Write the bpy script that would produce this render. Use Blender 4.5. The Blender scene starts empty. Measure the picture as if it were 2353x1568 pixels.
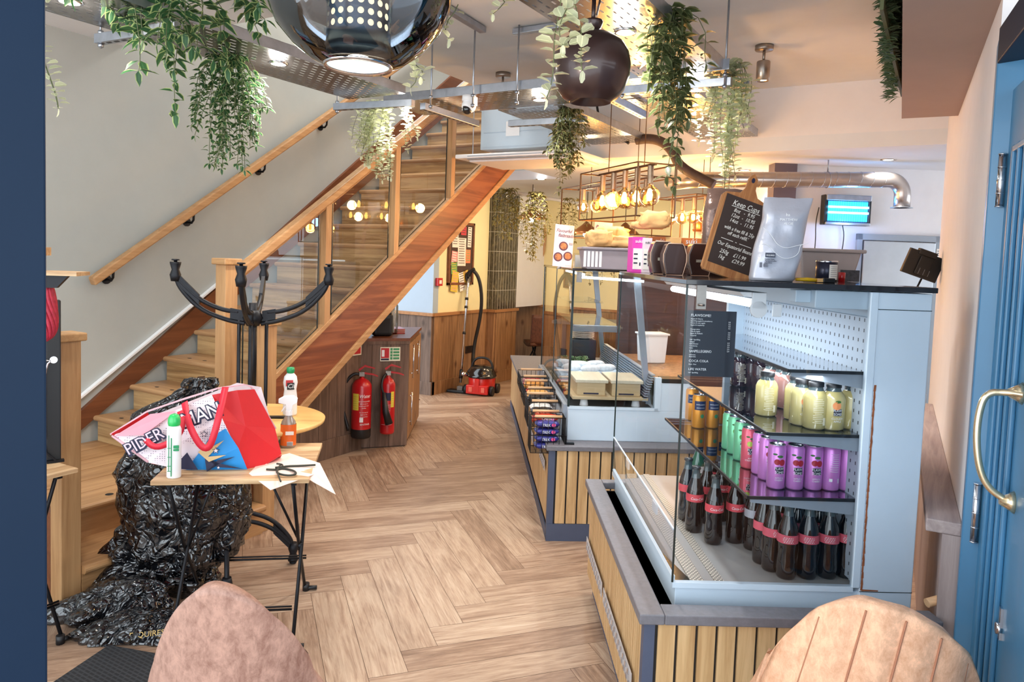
import bpy, bmesh, math, random
from mathutils import Vector, Matrix, Euler
rnd = random.Random(7)
scene = bpy.context.scene
COL = scene.collection
PI = math.pi
# ------------------------------------------------------------------ camera frame (calibrated once; everything is real metres)
F, PPX, PPY, HC = 1680., 1176.5, 694., 1.6
CR = Matrix(((0.8604173866026505, -0.06191041493235019, 0.5058152047485023),
             (0.5083220413593702, 0.034296456078864494, -0.8604838495687606),
             (0.0359252432157091, 0.9974922824881076, 0.06097969560892705)))
CAM = Vector((0, 0, HC))
CX = Vector((0.84989269, 0.5269558, 0)); CY = Vector((-0.5269558, 0.84989269, 0)); RK = math.radians(31.8)
def ray(px, py): return CR @ Vector(((px-PPX)/F, -(py-PPY)/F, -1))
def at(px, py, x=None, y=None, z=None):
    d = ray(px, py)
    t = (z-HC)/d.z if z is not None else y/d.y if y is not None else x/d.x
    return CAM + d*t
def toK(p): return Vector((p.dot(CX), p.dot(CY), p.z))
def K(x, y, z=0): return CX*x + CY*y + Vector((0, 0, z))
def atK(px, py, x=None, y=None, z=None):
    d = toK(ray(px, py))
    t = (z-HC)/d.z if z is not None else y/d.y if y is not None else x/d.x
    return Vector((0, 0, HC)) + d*t
cam = bpy.data.cameras.new('camera'); camo = bpy.data.objects.new('camera', cam); COL.objects.link(camo)
cam.sensor_width = 36; cam.lens = F/2353*36; cam.shift_x = 0; cam.shift_y = -(784-PPY)/2353
cam.clip_start = .05; cam.clip_end = 100
camo.matrix_world = Matrix.Translation(CAM) @ CR.to_4x4()
scene.camera = camo
# ------------------------------------------------------------------ materials
def nmat(name):
    m = bpy.data.materials.new(name); m.use_nodes = True
    nt = m.node_tree; b = nt.nodes['Principled BSDF']
    return m, nt, b
def lnk(nt, a, b): nt.links.new(a, b)
def nd(nt, t, **kw):
    n = nt.nodes.new(t)
    for k, v in kw.items():
        if k in n.inputs.keys(): n.inputs[k].default_value = v
        else: setattr(n, k, v)
    return n
def c4(c): return (c[0], c[1], c[2], 1)
def srgb(r, g=None, b=None):
    if g is None: h = r; r, g, b = (h >> 16) & 255, (h >> 8) & 255, h & 255
    f = lambda v: ((v/255)/12.92 if v/255 <= .04045 else ((v/255+.055)/1.055)**2.4)
    return (f(r), f(g), f(b))
def ramp(nt, fac, stops):
    r = nd(nt, 'ShaderNodeValToRGB'); e = r.color_ramp.elements
    e[0].position, e[0].color = stops[0][0], c4(stops[0][1]); e[1].position, e[1].color = stops[-1][0], c4(stops[-1][1])
    for p, c in stops[1:-1]:
        x = e.new(p); x.color = c4(c)
    lnk(nt, fac, r.inputs['Fac']); return r.outputs['Color']
def coords(nt, scale=(1, 1, 1), kind='Object', rot=(0, 0, 0)):
    t = nd(nt, 'ShaderNodeTexCoord'); mp = nd(nt, 'ShaderNodeMapping')
    mp.inputs['Scale'].default_value = scale; mp.inputs['Rotation'].default_value = rot
    lnk(nt, t.outputs[kind], mp.inputs['Vector']); return mp.outputs['Vector']
def noise(nt, vec, scale, detail=4, rough=.6, dist=0):
    n = nd(nt, 'ShaderNodeTexNoise'); n.inputs['Scale'].default_value = scale; n.inputs['Detail'].default_value = detail
    n.inputs['Roughness'].default_value = rough; n.inputs['Distortion'].default_value = dist
    lnk(nt, vec, n.inputs['Vector']); return n.outputs['Fac']
def bump(nt, b, h, strength=.3, dist=.01):
    n = nd(nt, 'ShaderNodeBump'); n.inputs['Strength'].default_value = strength; n.inputs['Distance'].default_value = dist
    lnk(nt, h, n.inputs['Height']); lnk(nt, n.outputs['Normal'], b.inputs['Normal'])
def plain(name, c, rough=.5, metal=0, var=.06, nscale=8, bmp=0, bscale=60, emit=None, es=1, spec=.5, coat=0):
    m, nt, b = nmat(name); v = coords(nt)
    n = noise(nt, v, nscale)
    lo = tuple(x*(1-var) for x in c); hi = tuple(min(1, x*(1+var)) for x in c)
    lnk(nt, ramp(nt, n, [(.3, lo), (.7, hi)]), b.inputs['Base Color'])
    b.inputs['Roughness'].default_value = rough; b.inputs['Metallic'].default_value = metal
    b.inputs['Specular IOR Level'].default_value = spec; b.inputs['Coat Weight'].default_value = coat
    if bmp: bump(nt, b, noise(nt, v, bscale), bmp, .004)
    if emit: b.inputs['Emission Color'].default_value = c4(emit); b.inputs['Emission Strength'].default_value = es
    return m
def wood(name, c1, c2, axis=2, rough=.45, fine=1., knots=None, bmp=.15, c3=None, freq=1.):
    """streaky grain running along the given object axis"""
    m, nt, b = nmat(name)
    s = [14*fine, 14*fine, 14*fine]; s[axis] = .9*fine
    v = coords(nt, s); n = noise(nt, v, 2.2*freq, 6, .65, .8)
    s2 = [2.5, 2.5, 2.5]; s2[axis] = .5; n2 = noise(nt, coords(nt, s2), 1.5, 3, .5)
    mx = nd(nt, 'ShaderNodeMath', operation='MULTIPLY_ADD'); mx.inputs[1].default_value = .65; lnk(nt, n, mx.inputs[0])
    m2 = nd(nt, 'ShaderNodeMath', operation='MULTIPLY'); m2.inputs[1].default_value = .35; lnk(nt, n2, m2.inputs[0]); lnk(nt, m2.outputs[0], mx.inputs[2])
    st = [(.32, c2), (.62, c1)]
    if c3: st = [(.3, c3), (.44, c2), (.6, c1)]
    col = ramp(nt, mx.outputs[0], st)
    if knots:
        sk = [3.2, 3.2, 3.2]; sk[axis] = 2.
        vo = nd(nt, 'ShaderNodeTexVoronoi'); vo.inputs['Scale'].default_value = 1.3; lnk(nt, coords(nt, sk), vo.inputs['Vector'])
        kf = ramp(nt, vo.outputs['Distance'], [(.05, (1, 1, 1)), (.16, (0, 0, 0))])
        mm = nd(nt, 'ShaderNodeMix', data_type='RGBA'); lnk(nt, kf, mm.inputs['Factor']); lnk(nt, col, mm.inputs['A']); mm.inputs['B'].default_value = c4(knots)
        col = mm.outputs['Result']
    lnk(nt, col, b.inputs['Base Color']); b.inputs['Roughness'].default_value = rough
    if bmp: bump(nt, b, n, bmp, .003)
    return m
def glassy(name, tint=(1, 1, 1), refl=.9, base=.06, rough=.0, dirt=0):
    """thin clear sheet: lets light straight through, mirrors a little, more at grazing angles"""
    m = bpy.data.materials.new(name); m.use_nodes = True; nt = m.node_tree; nt.nodes.clear()
    o = nd(nt, 'ShaderNodeOutputMaterial'); mx = nd(nt, 'ShaderNodeMixShader'); t = nd(nt, 'ShaderNodeBsdfTransparent'); g = nd(nt, 'ShaderNodeBsdfGlossy')
    t.inputs['Color'].default_value = c4(tint); g.inputs['Roughness'].default_value = rough; g.inputs['Color'].default_value = (.95, .97, 1, 1)
    lw = nd(nt, 'ShaderNodeFresnel'); lw.inputs['IOR'].default_value = 1.45
    ma = nd(nt, 'ShaderNodeMath', operation='MULTIPLY_ADD'); ma.inputs[1].default_value = refl; ma.inputs[2].default_value = base-.035*refl; lnk(nt, lw.outputs[0], ma.inputs[0])
    ma.use_clamp = True
    lnk(nt, ma.outputs[0], mx.inputs[0]); lnk(nt, t.outputs[0], mx.inputs[1]); lnk(nt, g.outputs[0], mx.inputs[2]); lnk(nt, mx.outputs[0], o.inputs['Surface'])
    return m
def emis(name, c, s):
    m, nt, b = nmat(name); b.inputs['Base Color'].default_value = c4(c); b.inputs['Emission Color'].default_value = c4(c); b.inputs['Emission Strength'].default_value = s
    return m
# ------------------------------------------------------------------ mesh builder
class MB:
    def __init__(s): s.v = []; s.f = []; s.mi = []; s.sm = []; s.uv = {}; s.M = Matrix.Identity(4); s.mat = 0; s.smooth = False
    def vert(s, p): s.v.append(tuple(s.M @ Vector(p))); return len(s.v)-1
    def face(s, idx, uv=None):
        if uv: s.uv[len(s.f)] = uv
        s.f.append(tuple(idx)); s.mi.append(s.mat); s.sm.append(s.smooth)
    def quad(s, a, b, c, d, uv=None): s.face([s.vert(p) for p in (a, b, c, d)], uv)
    def poly(s, pts): s.face([s.vert(p) for p in pts])
    def box(s, a, b):
        x0, y0, z0 = a; x1, y1, z1 = b
        i = [s.vert(p) for p in ((x0,y0,z0),(x1,y0,z0),(x1,y1,z0),(x0,y1,z0),(x0,y0,z1),(x1,y0,z1),(x1,y1,z1),(x0,y1,z1))]
        for f in ((3,2,1,0),(4,5,6,7),(0,1,5,4),(1,2,6,5),(2,3,7,6),(3,0,4,7)): s.face([i[k] for k in f])
        return s
    def cbox(s, c, d): return s.box([c[i]-d[i]/2 for i in range(3)], [c[i]+d[i]/2 for i in range(3)])
    def prism(s, pts, axis, a, b):
        """closed outline pts (2D) extruded along axis from a to b. axis 0: pts=(y,z) 1: (x,z) 2: (x,y)"""
        def P(p, h): return {0: (h, p[0], p[1]), 1: (p[0], h, p[1]), 2: (p[0], p[1], h)}[axis]
        lo = [s.vert(P(p, a)) for p in pts]; hi = [s.vert(P(p, b)) for p in pts]; n = len(pts)
        s.face(lo[::-1]); s.face(hi)
        for i in range(n): s.face([lo[i], lo[(i+1) % n], hi[(i+1) % n], hi[i]])
        return s
    def bar(s, p, q, w, h=None, up=(0, 0, 1), ext=0):
        """rectangular bar between two points"""
        h = h or w; p = Vector(p); q = Vector(q); d = (q-p).normalized(); p = p-d*ext; q = q+d*ext
        u = Vector(up)
        if abs(d.dot(u)) > .99: u = Vector((1, 0, 0))
        x = d.cross(u).normalized(); y = x.cross(d)
        a = [p+x*sx*w/2+y*sy*h/2 for sx, sy in ((-1,-1),(1,-1),(1,1),(-1,1))]; b = [k+(q-p) for k in a]
        ia = [s.vert(k) for k in a]; ib = [s.vert(k) for k in b]
        s.face(ia[::-1]); s.face(ib)
        for i in range(4): s.face([ia[i], ia[(i+1) % 4], ib[(i+1) % 4], ib[i]])
        return s
    def tube(s, pts, r, n=8, cap=True, closed=False):
        pts = [Vector(p) for p in pts]; m = len(pts); rr = r if isinstance(r, (list, tuple)) else [r]*m
        rings = []; old = s.smooth; s.smooth = True; u = None
        for i, p in enumerate(pts):
            if closed: d = pts[(i+1) % m]-pts[i-1]
            else: d = pts[min(i+1, m-1)]-pts[max(i-1, 0)]
            d = d.normalized() if d.length > 1e-9 else Vector((0, 0, 1))
            if u is None: u = d.orthogonal().normalized()
            else:
                u = u-d*u.dot(d); u = u.normalized() if u.length > 1e-6 else d.orthogonal().normalized()
            w = d.cross(u)
            rings.append([s.vert(p+(u*math.cos(2*PI*k/n)+w*math.sin(2*PI*k/n))*rr[i]) for k in range(n)])
        for i in range(m if closed else m-1):
            a, b = rings[i], rings[(i+1) % m]
            for k in range(n): s.face([a[k], a[(k+1) % n], b[(k+1) % n], b[k]])
        s.smooth = False
        if cap and not closed: s.face(rings[0][::-1]); s.face(rings[-1])
        s.smooth = old; return s
    def lathe(s, prof, c=(0, 0, 0), n=24, sx=1, sy=1, cap=False, a0=0, a1=2*PI, uvs=False):
        """prof: list of (r, z); optional 3rd item = material"""
        old = s.smooth; s.smooth = True; c = Vector(c); full = abs(a1-a0-2*PI) < 1e-6; k = n if full else n+1
        rings = [[s.vert(c+Vector((p[0]*math.cos(a0+(a1-a0)*i/n)*sx, p[0]*math.sin(a0+(a1-a0)*i/n)*sy, p[1]))) for i in range(k)] for p in prof]
        mt = s.mat
        for j in range(len(prof)-1):
            if len(prof[j]) > 2: s.mat = prof[j][2]
            for i in range(n):
                uv = None
                if uvs: uv = ((i/n, prof[j][1]), ((i+1)/n, prof[j][1]), ((i+1)/n, prof[j+1][1]), (i/n, prof[j+1][1]))
                s.face([rings[j][i], rings[j][(i+1) % k], rings[j+1][(i+1) % k], rings[j+1][i]], uv)
        s.mat = mt; s.smooth = False
        if cap: s.face(rings[0][::-1]); s.face(rings[-1])
        s.smooth = old; return s
    def ball(s, c, r, n=16, m=10, sz=1): return s.lathe([(max(1e-4, r*math.sin(PI*i/m)), -r*math.cos(PI*i/m)*sz) for i in range(m+1)], c, n)
    def grid(s, fn, nu, nv, uvs=False, wrap=False):
        old = s.smooth; s.smooth = True
        g = [[s.vert(fn(i/nu, j/nv)) for j in range(nv+1)] for i in range(nu+1)]
        for i in range(nu):
            for j in range(nv):
                uv = ((i/nu, j/nv), ((i+1)/nu, j/nv), ((i+1)/nu, (j+1)/nv), (i/nu, (j+1)/nv)) if uvs else None
                s.face([g[i][j], g[i+1][j], g[i+1][j+1], g[i][j+1]], uv)
        s.smooth = old; return s
    def build(s, name, mats, parent=None, bevel=0, solid=0, sub=0, seg=2, weld=False):
        me = bpy.data.meshes.new(name); me.from_pydata(s.v, [], s.f)
        if not isinstance(mats, (list, tuple)): mats = [mats]
        for m in mats: me.materials.append(m)
        me.polygons.foreach_set('material_index', [min(i, len(mats)-1) for i in s.mi]); me.polygons.foreach_set('use_smooth', s.sm)
        if s.uv:
            ul = me.uv_layers.new(name='UVMap')
            for pi, u in s.uv.items():
                for k, li in enumerate(me.polygons[pi].loop_indices): ul.data[li].uv = u[k]
        me.update()
        if weld:
            bm = bmesh.new(); bm.from_mesh(me); bmesh.ops.remove_doubles(bm, verts=bm.verts, dist=1e-5); bm.to_mesh(me); bm.free()
        o = bpy.data.objects.new(name, me); COL.objects.link(o)
        if parent: o.parent = parent
        if solid: md = o.modifiers.new('solid', 'SOLIDIFY'); md.thickness = solid; md.offset = 0
        if sub: md = o.modifiers.new('sub', 'SUBSURF'); md.levels = sub; md.render_levels = sub
        if bevel: md = o.modifiers.new('bevel', 'BEVEL'); md.width = bevel; md.segments = seg; md.limit_method = 'ANGLE'; md.angle_limit = .6
        return o
def tag(o, label=None, cat=None, group=None, kind=None):
    if label: o['label'] = label
    if cat: o['category'] = cat
    if group: o['group'] = group
    if kind: o['kind'] = kind
    return o
def thing(name, label, cat, loc=(0, 0, 0), rz=0, group=None, kind=None):
    o = bpy.data.objects.new(name, None); COL.objects.link(o); o.location = loc; o.rotation_euler = (0, 0, rz); o.empty_display_size = .05
    return tag(o, label, cat, group, kind)
def struct(name, mb, mats, **k): o = mb.build(name, mats, **k); o['kind'] = 'structure'; return o
def copy_tree(o, parent=None):
    c = o.copy(); COL.objects.link(c)
    if parent: c.parent = parent
    for ch in list(o.children): copy_tree(ch, c)
    return c
def place(o, loc, rz=0, label=None, group=None, rot=None):
    o.location = loc; o.rotation_euler = rot if rot else (0, 0, rz)
    if label: o['label'] = label
    if group: o['group'] = group
    return o
def text(name, body, size, mat, parent, loc, rot, align='LEFT', shear=0, ext=.0006, space=1.0, off=0, line=1.0, sx=1):
    cu = bpy.data.curves.new(name, 'FONT'); cu.body = body; cu.size = size; cu.align_x = align; cu.extrude = ext; cu.shear = shear
    cu.space_character = space; cu.offset = off; cu.space_line = line; cu.resolution_u = 2; cu.materials.append(mat)
    t = bpy.data.objects.new(name, cu); me = bpy.data.meshes.new_from_object(t); bpy.data.objects.remove(t); bpy.data.curves.remove(cu)
    o = bpy.data.objects.new(name, me); COL.objects.link(o); o.parent = parent; o.location = loc; o.rotation_euler = rot; o.scale = (sx, 1, 1)
    return o
# ================================================================== light
wd = bpy.data.worlds.new('world'); scene.world = wd; wd.use_nodes = True; bg = wd.node_tree.nodes['Background']
bg.inputs[0].default_value = (.84, .93, 1., 1); bg.inputs[1].default_value = 2.5
def light(kind, loc, energy, color=(1, .85, .65), size=.05, rot=None, spot=None, sy=None):
    l = bpy.data.lights.new('lamp', kind); l.energy = energy; l.color = color
    if kind == 'AREA':
        l.size = size
        if sy: l.shape = 'RECTANGLE'; l.size_y = sy
    else: l.shadow_soft_size = size
    if spot: l.spot_size = spot; l.spot_blend = .6
    o = bpy.data.objects.new('lamp', l); COL.objects.link(o); o.location = loc
    if rot: o.rotation_euler = rot
    return o
# ================================================================== materials
W = {}
W['wall'] = plain('paint_grey', srgb(174, 177, 173), .85, var=.02, bmp=.05, bscale=200)
W['white'] = plain('paint_white', srgb(230, 227, 228), .85, var=.02, bmp=.05, bscale=200)
W['ceil'] = plain('paint_ceiling', srgb(222, 224, 227), .9, var=.015, bmp=.04, bscale=150)
W['cream'] = plain('paint_cream', srgb(238, 226, 178), .85, var=.02, bmp=.05, bscale=150)
W['blue'] = plain('paint_blue', srgb(66, 124, 164), .35, var=.08, nscale=3, bmp=.08, bscale=30, coat=.2)
W['navy'] = plain('paint_navy', srgb(14, 34, 56), .5, var=.06, nscale=2, spec=.15)
W['oak'] = wood('oak', srgb(196, 154, 108), srgb(158, 114, 72), 2)
W['oakx'] = wood('oak_across', srgb(200, 158, 110), srgb(154, 112, 70), 0, fine=.8)
W['oaky'] = wood('oak_along', srgb(194, 150, 104), srgb(150, 106, 64), 1)
W['tread'] = wood('tread_oak', srgb(186, 146, 104), srgb(134, 96, 62), 0, rough=.4, fine=.7)
W['riser'] = wood('riser_oak', srgb(204, 168, 118), srgb(156, 118, 74), 0, rough=.5, fine=.6, bmp=.3, c3=srgb(96, 68, 42))
W['redwood'] = wood('stained_pine', srgb(156, 92, 56), srgb(118, 62, 36), 1, rough=.4, fine=.6, knots=srgb(66, 28, 14), c3=srgb(106, 56, 33))
W['darkwood'] = wood('dark_string', srgb(126, 74, 44), srgb(88, 46, 26), 1, rough=.4, fine=.5)
W['barn'] = wood('barn_board', srgb(150, 108, 74), srgb(112, 76, 50), 2, rough=.6, knots=srgb(60, 34, 20), c3=srgb(82, 54, 36))
W['barnG'] = wood('barn_board_grey', srgb(122, 98, 84), srgb(92, 72, 60), 2, rough=.65, knots=srgb(52, 34, 26), c3=srgb(70, 52, 42))
W['barnO'] = wood('barn_board_warm', srgb(170, 128, 90), srgb(134, 98, 66), 2, rough=.6, knots=srgb(90, 52, 28), c3=srgb(110, 72, 42))
W['barnH'] = wood('barn_rail', srgb(176, 124, 78), srgb(136, 90, 52), 1, rough=.6)
W['black'] = plain('black_metal', srgb(26, 26, 30), .4, .6, var=.1)
W['blackp'] = plain('black_plastic', srgb(22, 22, 25), .45, var=.1)
W['steel'] = plain('galvanised', srgb(170, 176, 186), .35, .9, var=.12, nscale=20)
W['chrome'] = plain('chrome', srgb(215, 215, 220), .15, 1, var=.02)
W['brushed'] = plain('brushed_steel', srgb(160, 150, 142), .35, .95, var=.08, nscale=40)
W['glass'] = glassy('clear_glass', (.96, .98, .97), .9, .05)
W['glassC'] = glassy('case_glass', (.93, .95, .96), .6, .035)
W['glassE'] = plain('glass_edge', srgb(20, 34, 32), .2, var=.05)
W['whitep'] = plain('white_plastic', srgb(238, 238, 240), .4, var=.02)
W['casew'] = plain('case_steel_white', srgb(196, 212, 226), .4, var=.03, nscale=5, bmp=.03, bscale=300)
W['caseg'] = plain('case_steel_grey', srgb(150, 160, 172), .4, var=.04)
W['stone'] = plain('worktop_stone', srgb(112, 110, 116), .5, var=.12, nscale=60, bmp=.15, bscale=120)
W['slate'] = plain('slate_blue', srgb(74, 82, 104), .5, var=.06)
W['slat'] = wood('slat_oak', srgb(216, 180, 132), srgb(192, 154, 106), 2, rough=.5, fine=1.2, c3=srgb(170, 130, 86))
W['red'] = plain('red_paint', srgb(186, 24, 30), .3, var=.05, coat=.3)
W['paper'] = plain('paper', srgb(236, 232, 226), .8, var=.03)
# ================================================================== floor : 914 x 152 mm planks laid herringbone
def make_floor():
    m, nt, b = nmat('vinyl_oak_planks')
    a = nd(nt, 'ShaderNodeAttribute'); a.attribute_name = 'pl'
    uv = nd(nt, 'ShaderNodeUVMap'); uv.uv_map = 'UVMap'
    mp = nd(nt, 'ShaderNodeMapping'); mp.inputs['Scale'].default_value = (2.0, 34, 1); lnk(nt, uv.outputs[0], mp.inputs[0])
    n1 = noise(nt, mp.outputs[0], 1.6, 7, .7, 1.2)
    mp2 = nd(nt, 'ShaderNodeMapping'); mp2.inputs['Scale'].default_value = (1.6, 8, 1); lnk(nt, uv.outputs[0], mp2.inputs[0])
    n2 = noise(nt, mp2.outputs[0], 1.3, 4, .6, 2.)
    sx = nd(nt, 'ShaderNodeSeparateColor'); lnk(nt, a.outputs['Color'], sx.inputs[0])
    def math_(op, x, y):
        q = nd(nt, 'ShaderNodeMath', operation=op)
        for i, k in enumerate((x, y)):
            if isinstance(k, (int, float)): q.inputs[i].default_value = k
            else: lnk(nt, k, q.inputs[i])
        return q.outputs[0]
    f = math_('ADD', math_('MULTIPLY', n1, .55), math_('MULTIPLY', n2, .3)); f = math_('ADD', f, math_('MULTIPLY', sx.outputs[0], .13))
    col = ramp(nt, f, [(.30, srgb(116, 90, 72)), (.44, srgb(156, 126, 104)), (.54, srgb(182, 154, 130)), (.68, srgb(206, 182, 158))])
    lnk(nt, col, b.inputs['Base Color']); b.inputs['Roughness'].default_value = .42
    bump(nt, b, n1, .12, .002)
    g = plain('plank_gap', srgb(92, 66, 48), .8)
    mb = MB(); WP = .1523; cols = []
    ang = math.radians(-39.8); e1 = Vector((math.cos(ang), math.sin(ang), 0)); e2 = Vector((-e1.y, e1.x, 0))
    def pt(xs, y): return e1*(-xs*WP)+e2*(y*WP)          # mirrored lattice
    def rect(x0, y0, x1, y1, horiz):
        c = pt((x0+x1)/2, (y0+y1)/2)
        if not (-8.2 < c.x < 3.4 and -1.6 < c.y < 11.5): return
        e = .006; x0 += e; y0 += e; x1 -= e; y1 -= e; h = rnd.random(); ox, oy = rnd.random()*40, rnd.random()*40
        u = ((0, 0), (0, 1), (6, 1), (6, 0)) if not horiz else ((0, 0), (6, 0), (6, 1), (0, 1))
        pts = [(x0, y0), (x1, y0), (x1, y1), (x0, y1)]
        if horiz: uvs = [(p[0]-x0, p[1]-y0) for p in pts]
        else: uvs = [(p[1]-y0, p[0]-x0) for p in pts]
        uvs = [(q[0]*WP+ox, q[1]*WP+oy) for q in uvs]
        P = [pt(*p) for p in pts]; P.reverse(); uvs.reverse()
        mb.quad(*P, uv=tuple(uvs)); cols.append(h)
    for t in range(-16, 17):
        for k in range(-90, 91):
            ox, oy = 18.5+t*6+k, 3.87-t*6+k
            rect(ox, oy, ox+6, oy+1, True); rect(ox, oy+1, ox+1, oy+7, False)
    o = mb.build('floor', m); o['kind'] = 'structure'
    ca = o.data.color_attributes.new('pl', 'FLOAT_COLOR', 'CORNER')
    for p in o.data.polygons:
        for li in p.loop_indices: ca.data[li].color = (cols[p.index],)*3+(1,)
    s = MB(); s.box((-8, -1.4, -.1), (3.2, 11.3, -.0015)); struct('floor_slab', s, g)
make_floor()
# ================================================================== building (axis aligned: X right, Y into the room)
XL = -4.627; CH = 2.865; YB = 5.458; CH2 = 2.42
w = MB(); w.prism([(-1.2, 0), (5.1, 0), (5.1, 1.9), (6.0, 2.52), (7.75, 2.52), (7.75, 5.2), (-1.2, 5.2)], 0, XL-.15, XL); struct('wall_left', w, W['wall'])
w = MB()      # ceiling slab with the stair opening  X -4.627..-3.09, Y 2.83..7
w.box((XL, -1.2, CH), (3.2, 2.83, CH+.28)); w.box((-3.09, 2.83, CH), (3.2, YB, CH+.28)); struct('ceiling', w, W['ceil'])
w = MB(); w.box((-3.43, YB, CH2), (3.2, 11.3, CH2+.1)); w.box((-8, 6.75, CH2), (-3.43, 11.3, CH2+.1)); struct('ceiling_lower', w, W['ceil'])
w = MB(); w.box((-3.43, YB, CH2+.1), (3.2, YB+.12, CH)); struct('wall_bulkhead', w, W['white'])
w = MB(); w.box((-3.09, 2.83, CH+.28), (-2.97, 7.6, 5.2)); struct('wall_stairwell_right', w, W['wall'])
w = MB(); w.box((XL-.15, 7.6, CH2+.1), (-2.9, 7.75, 5.2)); struct('wall_stairwell_back', w, W['wall'])
w = MB(); w.box((XL-.15, 2.7, 5.2), (-2.9, 7.75, 5.3)); w.box((XL-.15, 2.7, CH+.28), (-2.97, 2.83, 5.2)); struct('ceiling_stairwell', w, W['ceil'])
w = MB(); w.box((-8, 11.2, 0), (3.2, 11.3, 2.5)); struct('wall_back', w, W['cream'])
w = MB(); w.box((-8.1, 6.4, 0), (-8, 11.3, 2.5)); struct('wall_far_left', w, W['cream'])
# right wall (leans 2.6 degrees off the grid) and everything hung on it
A = Vector((-.035, 5.458, 0)); dW = Vector((-math.sin(math.radians(2.595)), math.cos(math.radians(2.595)), 0)); nW = Vector((dW.y, -dW.x, 0))
def onW(s, off=0, z=0): return A + dW*s + nW*off + Vector((0, 0, z))     # s < 0 towards the camera, off > 0 into the wall
w = MB(); w.prism([tuple(onW(0)[:2]), tuple(onW(-2.92)[:2]), tuple(onW(-2.92, .25)[:2]), tuple(onW(0, .25)[:2])], 2, 0, CH); struct('wall_right', w, W['white'])
w = MB(); w.prism([tuple(onW(0, .02)[:2]), (3.2, 5.3), (3.2, 5.458), tuple(onW(0, .25)[:2])], 2, 0, CH); struct('wall_right_return', w, W['white'])
# kitchen back wall is square to the counters
w = MB(); w.M = Matrix.Rotation(RK, 4, 'Z'); w.box((2.35, 5.87, 0), (4.6, 5.99, 2.42)); struct('wall_kitchen', w, W['white'])
w = MB(); w.M = Matrix.Rotation(RK, 4, 'Z'); w.box((2.35, 5.99, 0), (2.47, 8.2, 2.42)); struct('wall_kitchen_side', w, W['white'])
w = MB(); w.M = Matrix.Rotation(RK, 4, 'Z'); w.box((2.18, 5.8, 0), (2.36, 5.93, 2.42)); struct('column_kitchen', w, plain('grey_column', srgb(96, 84, 92), .6))
# ================================================================== staircase
RS, GO, Y3 = .166, .24, 2.621
XS = XL+1.12
st = thing('staircase', 'oak staircase with glass balustrade climbing along the grey left wall', 'staircase', (XL, 1.7, 0))
def sm(): m = MB(); m.M = Matrix.Translation((-XL, -1.7, 0)); return m
dots = plain('tread_plug', srgb(20, 18, 16), .6)
def bull(m, x0, x1, yf, yb, zt, th=.034):      # tread with a round nose facing -Y
    n = 6; pr = [(yb, zt-th), (yf+th/2, zt-th)]
    pr += [(yf+th/2-math.sin(PI*i/n)*th/2, zt-th/2-math.cos(PI*i/n)*th/2) for i in range(1, n)]+[(yf+th/2, zt), (yb, zt)]
    m.prism(pr[::-1], 0, x0, x1)
for k in range(3, 20):
    yf = Y3+GO*(k-3); m = sm(); bull(m, XL+.03, XS, yf, yf+GO+.035, RS*k); m.mat = 1
    for i in range(6):
        cx = XL+.22+i*.16; m.lathe([(.0001, .0006), (.017, .0006), (.017, 0)], (cx, yf+.07, RS*k), 10, sy=.7)
    m.build('tread', [W['tread'], dots], st)
    m = sm(); m.box((XL+.03, yf+.03, RS*(k-1)), (XS, yf+.05, RS*k-.034)); m.build('riser', W['riser'], st)
# landing and the two lower side-entry steps, noses facing +X
def bullx(m, xf, xb, y0, y1, zt, th=.036):
    n = 6; pr = [(xb, zt-th), (xf-th/2, zt-th)]
    pr += [(xf-th/2+math.sin(PI*i/n)*th/2, zt-th/2-math.cos(PI*i/n)*th/2) for i in range(1, n)]+[(xf-th/2, zt), (xb, zt)]
    m.prism(pr, 1, y0, y1)
for k, xf, xb in ((2, XL+1.14, XL+.95), (1, XL+1.45, XL+1.08)):
    m = sm(); bullx(m, xf, xb, 1.78, 2.78, RS*k); m.mat = 1
    for i in range(5): m.lathe([(.0001, .0006), (.02, .0006), (.02, 0)], (xf-.07, 1.93+i*.18, RS*k), 10)
    m.build('tread', [W['oaky'], dots], st)
    m = sm(); m.box((xf-.05, 1.78, RS*(k-1)), (xf-.03, 2.78, RS*k-.036)); m.build('riser', W['oaky'], st)
m = sm()
for i in range(5): m.box((XL+.01+i*.188, 1.78, RS*2-.03), (XL+.01+i*.188+.181, 2.66, RS*2-.001))
m.build('landing_boards', W['oaky'], st)
m = sm(); m.box((XL, 1.735, 0), (XL+1.4, 1.78, RS*2+.05)); m.box((XS, 2.76, 0), (XL+1.33, 2.8, RS*3)); m.build('side_board', W['darkwood'], st)
m = sm(); m.mat = 1; m.lathe([(.0001, .0008), (.05, .0008)], (XL+1.33, 1.98, RS), 12, sx=.4, sy=1.3); m.build('red_stain', [W['red'], W['red']], st)
# strings
z_top = lambda y: .851+.69*(y-3.139); z_bot = lambda y: .593+.7225*(y-3.308)
m = sm(); m.prism([(2.7, z_bot(2.7)), (6.9, z_bot(6.9)), (6.9, z_top(6.9)), (2.7, z_top(2.7))], 0, XS, XS+.035); m.build('string', W['redwood'], st)
m = sm(); m.prism([(2.7, z_top(2.7)-.01), (6.9, z_top(6.9)-.01), (6.9, z_top(6.9)+.028), (2.7, z_top(2.7)+.028)], 0, XS-.02, XS+.05)
m.prism([(2.7, z_bot(2.7)-.03), (6.9, z_bot(6.9)-.03), (6.9, z_bot(6.9)+.03), (2.7, z_bot(2.7)+.03)], 0, XS-.02, XS+.05); m.build('string_trim', W['oaky'], st, bevel=.004)
m = sm(); m.prism([(2.35, RS*2-.05), (7., RS*2+.70*4.65-.05), (7., RS*2+.70*4.65+.36), (2.55, .534+.72*(2.55-2.566)+.02), (2.35, .5)], 0, XL, XL+.03)
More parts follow.
